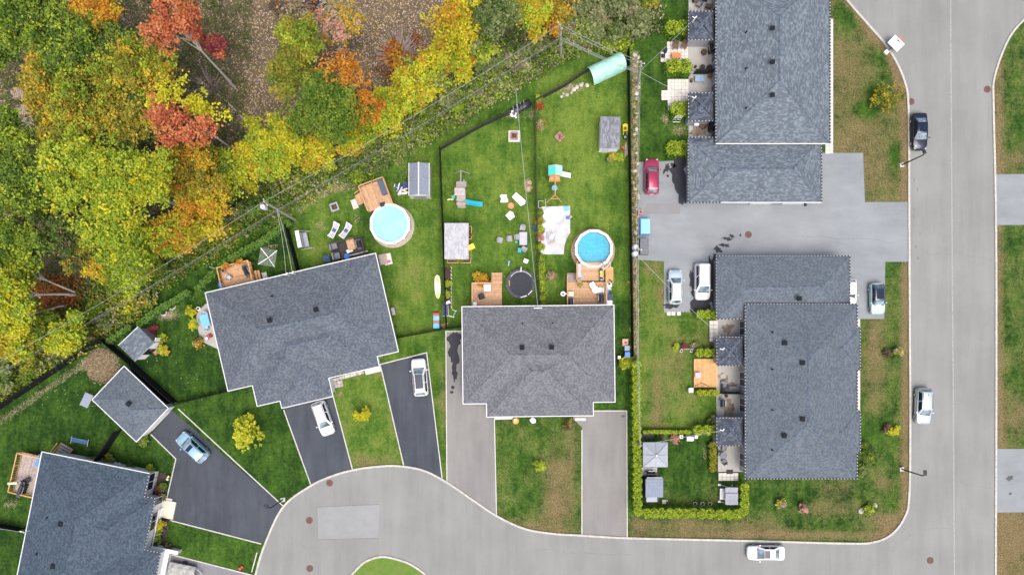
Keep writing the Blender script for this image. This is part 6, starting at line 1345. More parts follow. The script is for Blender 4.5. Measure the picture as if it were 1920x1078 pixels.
t = thing('ball', 'green toy ball beside the patio table', 'ball', P(968, 454)); MB().lathe([(0, 0), (.14, .05), (.2, .18), (.14, .32), (0, .36)], 12).build('ball', GRNP, t, smooth=True, weld=True); bx('valve', t, WHITEP, (0, 0, .36), (.03, .03, .01))
t = thing('scooter', 'blue toy scooter lying on the lawn above the trampoline', 'scooter', P(954, 494), 1.4); bx('deck', t, LBLUE, (0, 0, .08), (.5, .14, .05)); bx('handlebar', t, BLUEP, (.25, 0, .1), (.08, .4, .05)); [cy('wheel', t, WHITEP, (a, .03, .08), .08, .05, 10, rot=(PI / 2, 0, 0)) for a in (-.25, .28)]
chair('white plastic child chair above the trampoline', 986, 490, 1.2, WHITEP, WHITEP, name='child_chair', s=.95)
t = thing('storage_box', 'dark blue box on the fence line beside the white slab', 'box', P(1003, 428)); bx('box', t, NAVY, (0, 0, .25), (.5, .6, .5)); bx('lid', t, NAVY, (0, 0, .52), (.54, .64, .05))
def boulder(label, px, py, r, seed, mat=STONE, name='boulder', group=None, h=.6):
    rd = random.Random(seed); t = thing(name, label, 'stone', P(px, py), rd.random() * 3, group); m = MB(); prof = [(.85, 0), (1, .3), (.8, .7), (.45, .95), (0, 1)]
    o = m.lathe([(a * r, b * r * h) for a, b in prof], 9).build('stone', mat, t, weld=True)
    for v in o.data.vertices: q = 1 + .28 * (rd.random() - .5); v.co.x *= q; v.co.y *= q * .9
    return t
for i in range(34): boulder('pale rough stone in the stony strip right of the tall black fence', 1189 + random.uniform(0, 8), 100 + i * 11 + random.uniform(-4, 4), random.uniform(.14, .34), i, STONE, 'rock', 'stones of the strip')
for i in range(9): boulder('cream rockery stone in the bed left of the turquoise tunnel', 1052 + i * 6 + random.uniform(-2, 2), 182 - i * 3.2 + random.uniform(-5, 5), random.uniform(.16, .32), 60 + i, STONE, 'rock', 'rockery stones')
boulder('grey stone left of the flower clump on the corner lawn', 1614, 957, .42, 90, STONE, 'rock'); boulder('grey stone right of the flower clump on the corner lawn', 1639, 947, .38, 91, STONE, 'rock')
boulder('tan boulder on the sandy spot by the mesh fence', 991, 354, .4, 92, M('tan_stone', (.38, .27, .18), .9, .15, 4), 'rock'); boulder('second tan boulder above it on the sandy spot', 993, 342, .35, 93, M('tan_stone', (.38, .27, .18), .9, .15, 4), 'rock')
# trampoline
tp = thing('trampoline', 'round black trampoline with enclosure ring behind the middle house', 'trampoline', P(975, 532)); MAT_ = M('trampoline_mat', (.022, .025, .034), .7, .1)
cy('jump_mat', tp, MAT_, (.12, -.1, .62), 1.42, .02, 32); MB().lathe([(1.42, .63), (1.5, .66), (1.84, .66), (1.84, .58)], 36, (.05, -.05, 0)).build('spring_cover', M('charcoal_pad', (.045, .05, .06), .6, .1), tp)
MB().tube([(1.5 * math.cos(a * PI / 16) + .12, 1.5 * math.sin(a * PI / 16) + .0, .7) for a in range(3, 14)], .03, 5, False).build('net_cord', WHITEP, tp)
for k in range(6): a = k * PI / 3 + .2; MB().tube([(1.75 * math.cos(a), 1.75 * math.sin(a), 0), (1.75 * math.cos(a), 1.75 * math.sin(a), 1.0)], .03, 6).build('leg', GALV, tp)
for a, l in ((1.5, .6), (-1.3, .8), (-.75, .7)): bx('ladder' if a > 0 else 'strap', tp, WHITEP, (1.72 * math.cos(a), 1.72 * math.sin(a), .72), (.1, l, .05), a + (0 if a < 0 else PI / 2))
for i in range(5): bx('logo_mark', tp, ORGP if i % 2 else YELP, (-1.32, -.25 + i * .13, .665), (.1, .09, .02))
# left deck of the middle house
dA = deck('pale wooden deck with stairs behind the left half of the middle house', 914, 555, 0, 3.65, 2.95, .75, WOODL, 'x', rails=('W', (-1.82, 1.47, .55, 1.47)), baluster=False); steps(dA, 1.2, 1.5, PI / 2, 1.25, .75, 5, WOODL, rails=True)
t = thing('side_table', 'white covered square side table on the pale deck', 'table', P(914, 540, .77)); bx('tabletop', t, WHITEP, (0, 0, .7), (.85, .8, .08)); bx('skirt', t, M('white_cover', (.66, .64, .66), .7, .06), (0, -.05, .35), (.78, .72, .66)); bx('hem', t, LGREYC, (0, -.42, .1), (.86, .06, .2))
chair('charcoal low chair on the pale deck', 904, 556, .35, DARKF, DARKF, .77, s=1.25)
bin_('white cooler box at the house end of the pale deck', 891, 571, WHITEP, 0, .7, 'cooler_box', WHITEP, .77, 'cooler')
# kayak
ky = thing('kayak', 'white and lime kayak leaning along the black fence', 'kayak', P(821, 538), PI / 2 + .03); m = MB(); xs_ = [(-1.5, .03), (-1.3, .2), (-.9, .33), (0, .38), (.9, .36), (1.3, .26), (1.5, .06)]
for (a, wa), (b, wb) in zip(xs_, xs_[1:]):
    for s in (-1, 1): m.face([(a, 0, .4), (b, 0, .4), (b, s * wb, .28), (a, s * wa, .28)][::-s]); m.face([(a, s * wa, .28), (b, s * wb, .28), (b, 0, .02), (a, 0, .02)][::-s])
m.build('hull', WHITEP, ky)
for c, l, nm in ((-1.1, .75, 'bow_deck'), (.9, .7, 'seat_well')):
    m = MB(); q = [(c - l / 2, .12), (c, .24), (c + l / 2, .12)] if c > 0 else [(-1.48, .02), (-1.2, .2), (-.85, .28)]
    for (a, wa), (b, wb) in zip(q, q[1:]): m.face([(a, -wa, .42), (b, -wb, .43), (b, wb, .43), (a, wa, .42)])
    m.build(nm, LIMEP, ky)
t = thing('garden_bed', 'narrow soil bed along the black fence beside the kayak', 'garden bed', P(840, 540)); bx('soil', t, SOIL, (0, 0, .02), (.75, 5.2, .08)); [bx('edging_stone', t, STONE, (.42, -2.4 + i * .45, .06), (.12, .3, .12), random.random() * .4) for i in range(12)]
pp = thing('folding_table', 'dark blue table tilted beside the fence corner', 'table', P(836, 583), .05); bx('tabletop', pp, M('navy_board', (.03, .045, .11), .5, .05), (0, 0, .74), (.72, 1.3, .05)); bx('edge', pp, WHITEP, (.37, 0, .74), (.03, 1.3, .06)); bx('edge', pp, WHITEP, (0, -.66, .74), (.74, .03, .06)); [bx('leg', pp, GALV, (a, b, .36), (.05, .05, .72)) for a in (-.3, .3) for b in (-.5, .5)]; bx('brace', pp, WHITEP, (.7, -.75, .3), (.7, .08, .05), -.35)
t = thing('leaning_slab', 'white slab leaning above the dark blue table', 'board', P(839, 568), .5); bx('panel', t, WHITEP, (0, 0, .2), (.75, .35, .05), rot=(.3, 0, 0)); bx('foot', t, WHITEP, (0, .1, .08), (.3, .1, .16))
for y, d, mt, nm in ((590, .35, REDP, 'red'), (596, .62, LBLUE, 'pale blue'), (604, .45, BRICKP, 'terracotta'), (611.5, .58, M('sky_plastic', (.1, .4, .75), .45, .05), 'sky blue')):
    t = thing('toy_box', nm + ' toy box in the row along the lower fence corner', 'toy box', P(819, y), 0, 'toy boxes at the fence corner'); bx('box', t, mt, (0, 0, .28), (.7, d - .04, .56)); bx('lid', t, mt, (0, 0, .58), (.74, d, .05))
t = thing('trestle', 'wooden folding trestle lying at the bottom of the fence corner', 'trestle', P(835, 612), .3); [bx('rail', t, WOODL, (0, .15 * k, .1 + .1 * k), (1.2 - .3 * k, .08, .06), .6 - 1.2 * (k % 2)) for k in range(3)]; [bx('rung', t, WOODO, (-.3 + .2 * k, .1, .16), (.06, .5, .05), .2) for k in range(3)]
t = thing('scooter', 'pale mint kick scooter standing beside the middle house', 'scooter', P(853, 586), -.4); bx('deck', t, GRNP, (0, -.15, .1), (.12, .6, .05)); bx('stem', t, WHITEP, (0, .2, .45), (.05, .05, .8)); bx('handlebar', t, WHITEP, (-.1, .2, .85), (.6, .05, .05)); [cy('wheel', t, WHITEP, (.03, a, .08), .09, .05, 10, rot=(0, PI / 2, 0)) for a in (-.5, .25)]
fire_pit('brick fire pit on a white slab on the left lawn', 964, 256, 0, .85, BRICKP, CONCW); fire_pit('square pink brick fire pit set diagonally on the right lawn', 1049, 258, PI / 4, .9, BRICKP, None, BRICKP)
# covered heap
ch = thing('covered_heap', 'black tarp covered heap by the back mesh fence', 'covered heap', P(977, 202), ang(40, -22)); m = MB(); NXX, NYY = 10, 6; gz = [[(.55 * math.sin(PI * i / NXX) ** .5 * math.sin(PI * j / NYY) ** .5 + .1 * random.random() * (0 < j < NYY)) for j in range(NYY + 1)] for i in range(NXX + 1)]
for i in range(NXX):
    for j in range(NYY): m.face([(-1.4 + 2.8 * a / NXX, -.55 + 1.1 * b / NYY, gz[a][b]) for a, b in ((i, j), (i + 1, j), (i + 1, j + 1), (i, j + 1))])
m.build('tarp', M('black_tarp', (.02, .022, .03), .3, .2, 3, spec=.6), ch)
[MB().tube([(-1.3 + k * .5, -.5, .2), (-.9 + k * .5, .45, .65)], .03, 4).build('cord', LGREYC, ch) for k in range(4)]
t = thing('basin', 'white plastic basin below the covered heap', 'basin', P(962, 215), .6); m = MB().lathe([(.25, 0), (.42, .3), (.45, .32), (.36, .32), (.2, .12), (0, .1)], 8).build('basin', WHITEP, t); bx('drain', t, BLACK, (0, 0, .13), (.15, .15, .04)); bx('leg', t, WHITEP, (.05, -.5, .15), (.2, .3, .06))
# --- right lawn of the middle house
tn = thing('tunnel_greenhouse', 'turquoise arched tunnel greenhouse at the top of the right lawn', 'greenhouse', P(1136, 132), ang(56, -26)); m = MB(); n = 12; Lh = 2.25; Rr = 1.15
arc = [(math.cos(PI * k / n) * Rr, .2 + math.sin(PI * k / n) * 1.55) for k in range(n + 1)]
for i in range(6):
    x0, x1 = -Lh + i * Lh / 3, -Lh + (i + 1) * Lh / 3; wv = [1 + .025 * (q % 2) for q in (i, i + 1)]
    for (y0, z0), (y1, z1) in zip(arc, arc[1:]): m.face([(x0, y0 * wv[0], z0 * wv[0]), (x1, y0 * wv[1], z0 * wv[1]), (x1, y1 * wv[1], z1 * wv[1]), (x0, y1 * wv[0], z1 * wv[0])])
m.build('cover', TURQ, tn); m = MB(); m.face([(Lh, y, z) for y, z in arc[::-1]]).build('end_sheet', TURQ, tn)
for i in range(7): MB().tube([(-Lh + i * Lh / 3, y * .985, z * .985) for y, z in arc], .025, 5, False).build('hoop', GALV, tn)
bx('vent_flap', tn, M('pale_turquoise', (.3, .62, .55), .5, .05), (-1.0, .25, 1.76), (.35, .25, .03))
shed('small grey shingled shed with white walls on the right lawn', (1144, 249), R_(-2), 2.45, 3.9, 2.1, .04, shingle('slate_shed_shingles', (.13, .14, .16), (.22, .23, .255), .5, .18, .5), WHITEP, 'x', door=(-.4, -1.86, 0, .8, WHITE))
wb = thing('wheelbarrow', 'yellow wheelbarrow leaning between the shed and the black fence', 'wheelbarrow', P(1171, 243), PI / 2); m = MB(); lo, hi = [(-.3, -.2), (.3, -.2), (.38, 0), (.3, .2), (-.3, .2)], [(-.45, -.33), (.4, -.33), (.58, 0), (.4, .33), (-.45, .33)]
for k in range(5): j = (k + 1) % 5; m.face([(*lo[k], .3), (*lo[j], .3), (*hi[j], .62), (*hi[k], .62)][::-1])
m.face([(*p, .31) for p in lo]); m.build('tray', YELP, wb); bx('load', wb, WOODB, (0, 0, .42), (.35, .28, .14)); [MB().tube([(-.9, s * .25, .55), (.5, s * .12, .25)], .03, 5).build('handle', YELP, wb) for s in (-1, 1)]; cy('wheel', wb, RUBBER, (.6, .04, .18), .18, .08, 12, rot=(PI / 2, 0, 0))
t = thing('tyre', 'old black tyre beside the small grey shed', 'tyre', P(1172, 258)); MB().lathe([(.18, .02), (.3, 0), (.34, .1), (.3, .2), (.18, .18), (.18, .02)], 16).build('casing', RUBBER, t); cy('rim', t, GREYM, (0, 0, .03), .17, .1, 12)
t = thing('plank_pile', 'long weathered boards leaning behind the small grey shed', 'boards', P(1173, 284)); [bx('board', t, WOODG, (.1 * k - .1, .15 * k, .1 + .1 * k), (.1, 1.6, .04), .06 * k) for k in range(3)]; bx('block', t, REDP, (-.35, .35, .2), (.25, .4, .3), .5)
# swing set with turquoise roof
ss = thing('playset', 'cedar playset with turquoise roof, white slide and blue swing', 'playset', P(1039, 342))
for s in (-1, 1): m = MB(); q = [(0, .28, 2.75), (s * .85, .28, 2.25), (s * .85, 1.5, 2.25), (0, 1.5, 2.75)]; m.face(q if s < 0 else q[::-1]); m.build('roof_sheet', (M('turquoise_canvas', (.08, .55, .5), .6, .04) if s < 0 else M('pale_turquoise_canvas', (.3, .7, .65), .6, .04)), ss)
[MB().tube([(-.85, y, 2.25), (0, y, 2.75), (.85, y, 2.25)], .05, 5).build('roof_beam', WOODL, ss) for y in (.28, 1.5)]
[bx('post', ss, WOODO, (a, b, 1.15), (.1, .1, 2.3)) for a in (-.6, .6) for b in (.35, 1.4)]; [bx('floor_board', ss, WOODO, (0, .15 + i * .21, 1.2), (1.3, .19, .05)) for i in range(6)]; [bx('rail_board', ss, WOODO, (0, .1 - i * .04, 1.0 - i * .3), (1.4, .08, .2)) for i in range(3)]
bx('slide', ss, WHITEP, (1.35, .75, .75), (1.7, .5, .05), rot=(0, .62, 0)); [bx('slide_edge', ss, WHITEP, (1.35, .75 + s * .27, .82), (1.7, .06, .15), rot=(0, .62, 0)) for s in (-1, 1)]
MB().tube([(0, .3, 2.1), (0, -2.1, 2.1)], .07, 6).build('swing_beam', WOODO, ss); [MB().tube([(0, -2.05, 2.1), (s * .95, -2.5, 0)], .06, 6).build('beam_leg', WOODO, ss) for s in (-1, 1)]; bx('cross_brace', ss, WOODL, (0, -2.3, 1.0), (1.0, .07, .09))
o = MB().lathe([(.0, 0), (.3, .04), (.36, .18), (.3, .2), (0, .1)], 12).build('swing_seat', LBLUE, ss); o.location = (0, -.95, .9); MB().tube([(-.25, -.95, 1.0), (0, -.95, 2.1), (.25, -.95, 1.0)], .02, 4).build('swing_rope', WOODL, ss)
# white slab with sandpit and tarps
wsl = tag(sheet('concrete_slab', [(1015, 388), (1069, 386), (1069, 437), (1062, 448), (1058, 462), (1057, 477), (1014, 477)], .05, M('pale_slab', (.47, .47, .49), .8, .1, 1.2)), kind='structure')
sb = thing('sandbox_cover', 'large white crumpled tarp over a sandbox on the white slab', 'tarp', P(1036, 403)); m = MB(); TP = M('cream_tarp', (.62, .6, .57), .7, .05, 3)
ri = [(math.cos(a * PI / 10) * 1.35 * (1 + .06 * math.sin(a * 3)), math.sin(a * PI / 10) * 1.05 * (1 + .05 * math.cos(a * 5))) for a in range(20)]
for k in range(20):
    p, q = ri[k], ri[(k + 1) % 20]; m.face([(*p, .02), (*q, .02), (q[0] * .93, q[1] * .93, .22 + .03 * math.sin(k + 1)), (p[0] * .93, p[1] * .93, .22 + .03 * math.sin(k))]); m.face([(p[0] * .93, p[1] * .93, .22 + .03 * math.sin(k)), (q[0] * .93, q[1] * .93, .22 + .03 * math.sin(k + 1)), (0, 0, .15)])
m.build('tarp', TP, sb); MB().tube([(p[0] * 1.08 + .1, p[1] * 1.1 - .05, .06) for p in ri[9:20]], .03, 4, False).build('hose', LGREYC, sb)
for l, x, y, mt, s in (('pale blue toy tub on the slab corner', 1062, 392, LBLUE, .8), ('dark blue toy bucket on the slab', 1064, 409, BLUEP, .5)): t = thing('toy_tub', l, 'toy', P(x, y), .1); bx('tub', t, mt, (0, 0, .12), (.75 * s, .7 * s, .24)); bx('rim', t, mt, (0, 0, .25), (.8 * s, .76 * s, .04))
t = thing('ball', 'orange ball at the edge of the white slab', 'ball', P(1070, 407)); MB().lathe([(0, 0), (.13, .04), (.19, .18), (.13, .32), (0, .36)], 12).build('ball', M('peach_plastic', (.75, .32, .22), .5, .05), t, smooth=True, weld=True); bx('valve', t, WHITEP, (0, 0, .36), (.03, .03, .01))
t = thing('paper_sheet', 'white paper on a damp grey patch of the slab', 'paper', P(1035, 444), -.2); bx('paper', t, WHITEP, (0, 0, .075), (.4, .65, .02), -.25); bx('corner', t, WHITEP, (.15, .3, .08), (.15, .2, .02), .4)
stain(1032, 446, 8, 15, 100, M('damp_slab', (.33, .33, .36), .7, .15, 2), z=.0545, jag=.25); stain(1037, 455, 5, 6, 101, M('damp_sand', (.42, .37, .33), .7, .15, 2), z=.056, jag=.3)
t = thing('goal_frame', 'bent white pipe goal frame beside the white slab', 'goal', P(1009, 385)); MB().tube([(.65, .5, .05), (.05, .5, .3), (-.0, -.35, .3), (.6, -.45, .05)], .045, 6).build('frame', CONCW, t); MB().tube([(.9, .75, .05), (.95, -.3, .1)], .04, 6).build('side_pole', CONCW, t)
# pool deck and lower deck
d1 = deck('upper pool deck joined to the blue pool', 1103, 511, 0, 3.2, 2.3, 1.15, WOODL, 'x', rails=((-1.6, -1.1, -1.6, 1.1), (1.6, -1.1, 1.6, 1.1)), baluster=False)
d2 = deck('lower wooden deck behind the right half of the middle house', 1098, 553, 0, 4.8, 3.1, .75, WOODL, 'x', rails=((-2.4, -1.5, -2.4, 2.2), (2.4, -1.5, 2.4, 2.3)), baluster=False); steps(d2, -1.75, 1.6, PI / 2, 1.15, .75, 4, WOODG, rails=False)
sd_deck = deck('sandy board strip with pump bits right of the pool deck', 1142, 516, 0, 1.0, 2.0, .18, WOODO, 'x')
t = thing('pool_pump', 'white pool pump and sand filter beside the decks', 'pool pump', P(1141, 535)); m = MB().lathe([(.36, 0), (.4, .3), (.36, .6), (.15, .72), (0, .74)], 14).build('tank', WHITEP, t); cy('valve', t, DARKF, (0, .1, .72), .14, .16, 10); MB().tube([(.2, .2, .5), (.4, .5, .3), (0, .7, .3)], .06, 6).build('hose', DARKF, t); bx('motor', t, GREYM, (.05, -.5, .2), (.55, .25, .3))
t = thing('deck_box', 'dark blue storage box right of the lower deck', 'box', P(1141, 558)); bx('box', t, NAVY, (0, 0, .35), (.8, .75, .65)); bx('lid', t, M('navy_lid', (.02, .035, .09), .4, .05), (0, 0, .7), (.84, .8, .06))
t = thing('tub', 'grey tub between the dark blue box and the middle house wall', 'tub', P(1141, 568)); bx('tub', t, GREYM, (0, 0, .25), (.75, .55, .5)); bx('rim', t, GALV, (0, 0, .5), (.8, .6, .05))
t = thing('toy_tub', 'light blue toy tub above the dark blue box', 'toy', P(1138, 548)); bx('tub', t, LBLUE, (0, 0, .2), (.38, .38, .38)); bx('rim', t, BLUEP, (0, 0, .4), (.42, .42, .04))
chair('white patio chair left of the round white table', 1110, 536, -1.1, WHITEP, WHITEP, .77, s=1.1); table('round white table on the lower deck', 1115, 544, 0, .85, .85, WHITEP, z=.77, round_=True); chair('white patio chair right of the round white table', 1124, 545, PI, WHITEP, WHITEP, .77, s=1.1)
bbq('black barbecue in the right corner of the lower deck', 1126, 560, -PI / 2, .77); bbq('small covered barbecue in the left corner of the lower deck', 1069, 566, PI / 2, .77, w=1.0)
t = thing('side_table', 'cream square side table on the lower deck', 'table', P(1070, 552, .77), 0); bx('tabletop', t, M('cream_laminate', (.66, .56, .45), .5, .04), (0, 0, .5), (.65, .6, .06)); [bx('leg', t, WHITEP, (a, b, .23), (.06, .06, .46)) for a in (-.25, .25) for b in (-.22, .22)]
t = thing('bird_bath', 'white bird bath on the grass left of the lower deck', 'bird bath', P(1055, 552)); cy('pedestal', t, WHITEP, (0, 0, 0), .1, .7, 10); MB().lathe([(.1, .68), (.33, .82), (.33, .86), (.22, .8), (0, .76)], 16).build('bowl', WHITEP, t); bx('spout', t, WHITEP, (.38, .02, .84), (.22, .12, .06)); cy('drain', t, DARKF, (0, 0, .77), .12, .02, 10)
st_ = thing('bench', 'dark bench with two yellow cushions on the pool deck', 'bench', P(1127, 517, 1.17), PI / 2); bx('seat', st_, DARKF, (0, 0, .42), (1.6, .45, .08)); [cy('cushion', st_, M('yellow_cushion', (.62, .56, .14), .8, .06), (a, 0, .46), .23, .08, 14) for a in (-.02, .38)]; [bx('leg', st_, DARKF, (a, 0, .2), (.08, .4, .4)) for a in (-.7, .7)]; bx('cup', st_, GREYM, (-.55, 0, .5), (.2, .25, .1))
t = thing('planter_pot', 'white pot with flowers at the corner of the pool deck', 'pot', P(1086, 527, 1.17)); cy('pot', t, WHITEP, (0, 0, 0), .26, .4, 14); pos, sz, cols, _ = foliage((0, 0, .5), .28, .28, .15, ['dry', 'pink'], 5, 6, 6, .14, .5, clump=.1); leaf_mesh('flowers', pos, sz, cols * 1.4, t)
t = thing('planter_pot', 'olive plant pot on the lower deck below the white pot', 'pot', P(1087, 534, .77)); cy('pot', t, BROWNW, (0, 0, 0), .24, .4, 12); pos, sz, cols, _ = foliage((0, 0, .5), .3, .25, .2, ['olive', 'lime'], 5, 6, 6, .15, .5, clump=.1); leaf_mesh('leaves', pos, sz, cols, t)
t = thing('planter_pot', 'terracotta pot at the pool edge of the pool deck', 'pot', P(1085, 494, 1.17)); cy('pot', t, M('terracotta', (.33, .1, .06), .8, .1), (0, 0, 0), .22, .35, 14); cy('soil', t, SOIL, (0, 0, .33), .17, .03, 12)
t = thing('bench', 'grey plank bench along the left rail of the pool deck', 'bench', P(1086, 508, 1.17)); bx('seat', t, M('pale_grey_board', (.42, .42, .45), .7, .05), (0, 0, .4), (.4, 1.7, .06)); [bx('leg', t, GREYM, (0, a, .2), (.3, .06, .38)) for a in (-.7, .7)]; bx('cloth', t, LBLUE, (.3, -.75, .1), (.3, .45, .04), .4)
t = thing('bucket', 'white bucket and hoses at the right pool edge', 'bucket', P(1130, 505, 1.17)); cy('bucket', t, WHITEP, (0, 0, 0), .2, .35, 12); MB().tube([(.2, .1, .3), (.7, .4, .2), (.9, .9, 0), (1.0, .3, -.4)], .04, 5).build('hose', WHITEP, t); bx('tray', t, LGREYC, (-.1, .35, .1), (.35, .35, .2))
t = thing('beach_ball', 'orange ball at the foot of the tall black fence', 'ball', P(1178, 529)); MB().lathe([(0, 0), (.1, .04), (.14, .13), (.1, .22), (0, .26)], 10).build('ball', ORGP, t, smooth=True, weld=True); bx('valve', t, WHITEP, (0, 0, .26), (.03, .03, .01))
# bins right of the middle house
t = thing('cardboard_box', 'terracotta coloured box by the tall fence right of the middle house', 'box', P(1171, 642)); bx('box', t, M('pink_clay', (.55, .32, .26), .8, .08), (0, 0, .3), (.7, .65, .6)); bx('opening', t, WOODB, (.05, 0, .605), (.3, .2, .01)); [bx('flap', t, M('pink_clay', (.55, .32, .26), .8, .08), (0, s * .38, .6), (.7, .12, .03)) for s in (-1, 1)]
bin_('grey-blue waste bin, middle of the row by the tall fence', 1173.5, 653, LGREYC, 0, .95, lid=M('greyblue_lid', (.2, .25, .34), .5, .1)); bin_('bright blue recycling bin by the tall fence', 1174, 665, BLUEP, 0, 1.0)
bin_('small pale bucket left of the blue recycling bin', 1160, 670, CONCW, 0, .55, 'bucket', WHITEP, 0, 'bucket')
# front of the middle house
t = thing('ball_planter', 'orange and white striped ball planter at the front wall of the middle house', 'planter', P(967, 788)); m = MB().lathe([(.2, 0), (.4, .15), (.44, .35), (.3, .55), (0, .6)], 14).build('body', M('amber_pumpkin', (.65, .33, .05), .5, .1), t, smooth=True, weld=True); cy('cap', t, WHITEP, (-.05, .1, .55), .16, .06, 10); cy('stalk', t, WOODB, (0, 0, .6), .03, .1, 6)
boulder('white garden stone at the front wall of the middle house', 999, 788, .42, 95, WHITEP, 'rock', None, .7)
# --- upper right paver patio
for i, (x, y, a) in enumerate(((1265, 90, -95), (1281, 89, -110))): chair(('left', 'right')[i] + ' brown wooden armchair on the upper paver patio', x, y, R_(a), BROWNW, BROWNW, .06, 'brown chairs on the paver patio', s=1.3)
table('orange wooden table on the upper paver patio', 1266, 108, 0, 1.1, .65, M('orange_wood', (.5, .19, .07), .6, .1, 8), .55, .06, frame=WOODB); chair('brown chair half under the hedge below the orange table', 1264, 117, PI / 2, BROWNW, LGREYC, .06)
t = thing('parasol', 'closed dark parasol on a base at the corner of the upper pavers', 'parasol', P(1243, 106)); bx('base', t, BLACK, (0, 0, .08), (.5, .5, .1)); cy('pole', t, GREYM, (0, 0, .1), .03, 2.2, 8); MB().lathe([(.05, 1.0), (.22, 1.2), (.18, 1.9), (.03, 2.35)], 10).build('folded_canopy', NAVY, t)
def patio_bits(pref, px, py):
    pass
bbq('dark barbecue against the wall of the top patio', 1331, 97, -PI / 2); t = thing('ottoman', 'brown round pouffe beside the barbecue of the top patio', 'pouffe', P(1319, 100)); cy('body', t, BROWNW, (0, 0, 0), .36, .42, 16); cy('cushion', t, M('dark_brown_cushion', (.07, .05, .03), .85, .1), (0, 0, .42), .33, .06, 16)
bin_('white bin lid in the upper corner of the top patio', 1317, 80, WHITEP, 0, 1.2, 'storage_box', WHITEP); 
for i, (x, y, mt) in enumerate(((1316, 128, BROWNW), (1329, 129, DARKF), (1303, 127, DARKF))): t = thing('planter_pot', ('brown', 'black', 'small dark')[i] + ' pot by the dark privacy screen of the top patio', 'pot', P(x, y)); cy('pot', t, mt, (0, 0, 0), (.33, .36, .16)[i], .4, 14); cy('soil', t, SOIL, (0, 0, .39), (.27, .3, .12)[i], .03, 12)
table('blue glass patio table on the second patio from the top', 1310, 151, 0, 1.2, .8, M('blue_glass_top', (.22, .33, .45), .15, .1), .6); t = thing('wicker_basket', 'tan wicker basket on the second patio from the top', 'basket', P(1330, 145)); MB().lathe([(.22, 0), (.33, .3), (.35, .45), (.28, .45), (.22, .1), (0, .1)], 14).build('basket', M('tan_wicker', (.32, .19, .1), .85, .2, 10), t); cy('rim', t, BROWNW, (0, 0, .44), .3, .04, 14)
bin_('small brown pot at the paver edge of the second patio', 1295, 153, BROWNW, 0, .5, 'planter_pot', BROWNW, 0, 'pot'); bbq('dark outdoor heater at the wall of the third patio', 1331, 241, PI / 2, w=1.6); bin_('white cooler on the third patio from the top', 1303, 236, WHITEP, 0, .9, 'cooler_box', WHITEP, 0, 'cooler'); chair('brown wicker chair on the third patio from the top', 1316, 239, 2.4, BROWNW, BROWNW, s=1.3)
t = thing('trellis', 'white square trellis frame below the lower cedar hedge', 'trellis', P(1268, 226)); [bx('bar', t, WHITEP, (0, 0, h), (.9, .05, .06)) for h in (.3, .9, 1.5)]; [bx('post', t, WHITEP, (a, 0, .8), (.06, .06, 1.6)) for a in (-.45, .45)]; bx('foot', t, WHITEP, (0, -.25, .1), (.9, .06, .06))
for i, (x, y, mt) in enumerate(((1303, 4, BROWNW), (1326, 16, BROWNW), (1309, 12, GREYC))): chair(('left brown', 'round brown', 'grey')[i] + ' chair on the patio at the top edge', x, y, i * 1.3, mt, mt, s=1.2)
t = thing('outdoor_sofa', 'black covered sofa at the top edge patio', 'sofa', P(1311, -1)); bx('seat', t, DARKF, (0, 0, .3), (1.8, .8, .5)); bx('backrest', t, DARKF, (0, .35, .6), (1.8, .2, .6))
# side of the shared drive
t = thing('storage_chest', 'bright blue covered storage chest beside the shared driveway', 'chest', P(1207, 427)); bx('base', t, GREYM, (0, 0, .3), (1.2, 2.0, .6)); m = MB(); m.prism([(-.62, -1.0), (.62, -1.0), (.62, 1.0), (-.62, 1.0)], .6, .7).build('rim', BLUEP, t); bx('cover', t, M('sky_blue_cover', (.22, .52, .72), .4, .05), (.06, .05, .76), (1.1, 1.9, .12)); [bx('strap', t, BLUEP, (0, a, .8), (1.26, .08, .08)) for a in (-.98, .98)]
t = thing('storage_chest', 'dark grey slatted box below the blue chest', 'chest', P(1206, 464)); bx('base', t, DARKF, (0, 0, .4), (1.1, 1.9, .8)); [bx('slat', t, GREYC, (-.45 + i * .18, 0, .83), (.16, 1.95, .05)) for i in range(6)]
t = thing('brick_post', 'small pink square post cap above the blue chest', 'post', P(1199, 400)); bx('post', t, BRICKP, (0, 0, .4), (.45, .45, .8)); bx('cap', t, BRICKP, (0, 0, .84), (.6, .6, .1)); bx('hole', t, BLACK, (0, 0, .895), (.2, .2, .02))
# --- garden of the lower right house
dO = deck('orange cedar deck behind the lower right house', 1321.5, 699, 0, 2.95, 3.55, .35, WOODO, 'y', pw=.18); t = thing('side_table', 'grey square side table on the orange cedar deck', 'table', P(1307, 703, .37)); bx('tabletop', t, LGREYC, (0, 0, .42), (.68, .65, .06)); [bx('leg', t, GREYM, (a, b, .2), (.06, .06, .4)) for a in (-.28, .28) for b in (-.26, .26)]
t = thing('string_lights', 'thin black cord with lights draped on the cedar deck', 'string lights', P(1315, 719, .38)); MB().tube([(-.75, -.25, .02), (0, .1, .02), (.45, -.1, .02), (1.0, -.35, .02)], .025, 4).build('cord', BLACK, t); [cy('bulb', t, BLACK, (a, b, .0), .06, .08, 8) for a, b in ((-.75, -.25), (0, .1), (.45, -.1))]
bin_('grey bin at the lower left of the cedar deck', 1292, 731, LGREYC, 0, .95, lid=GREYM)
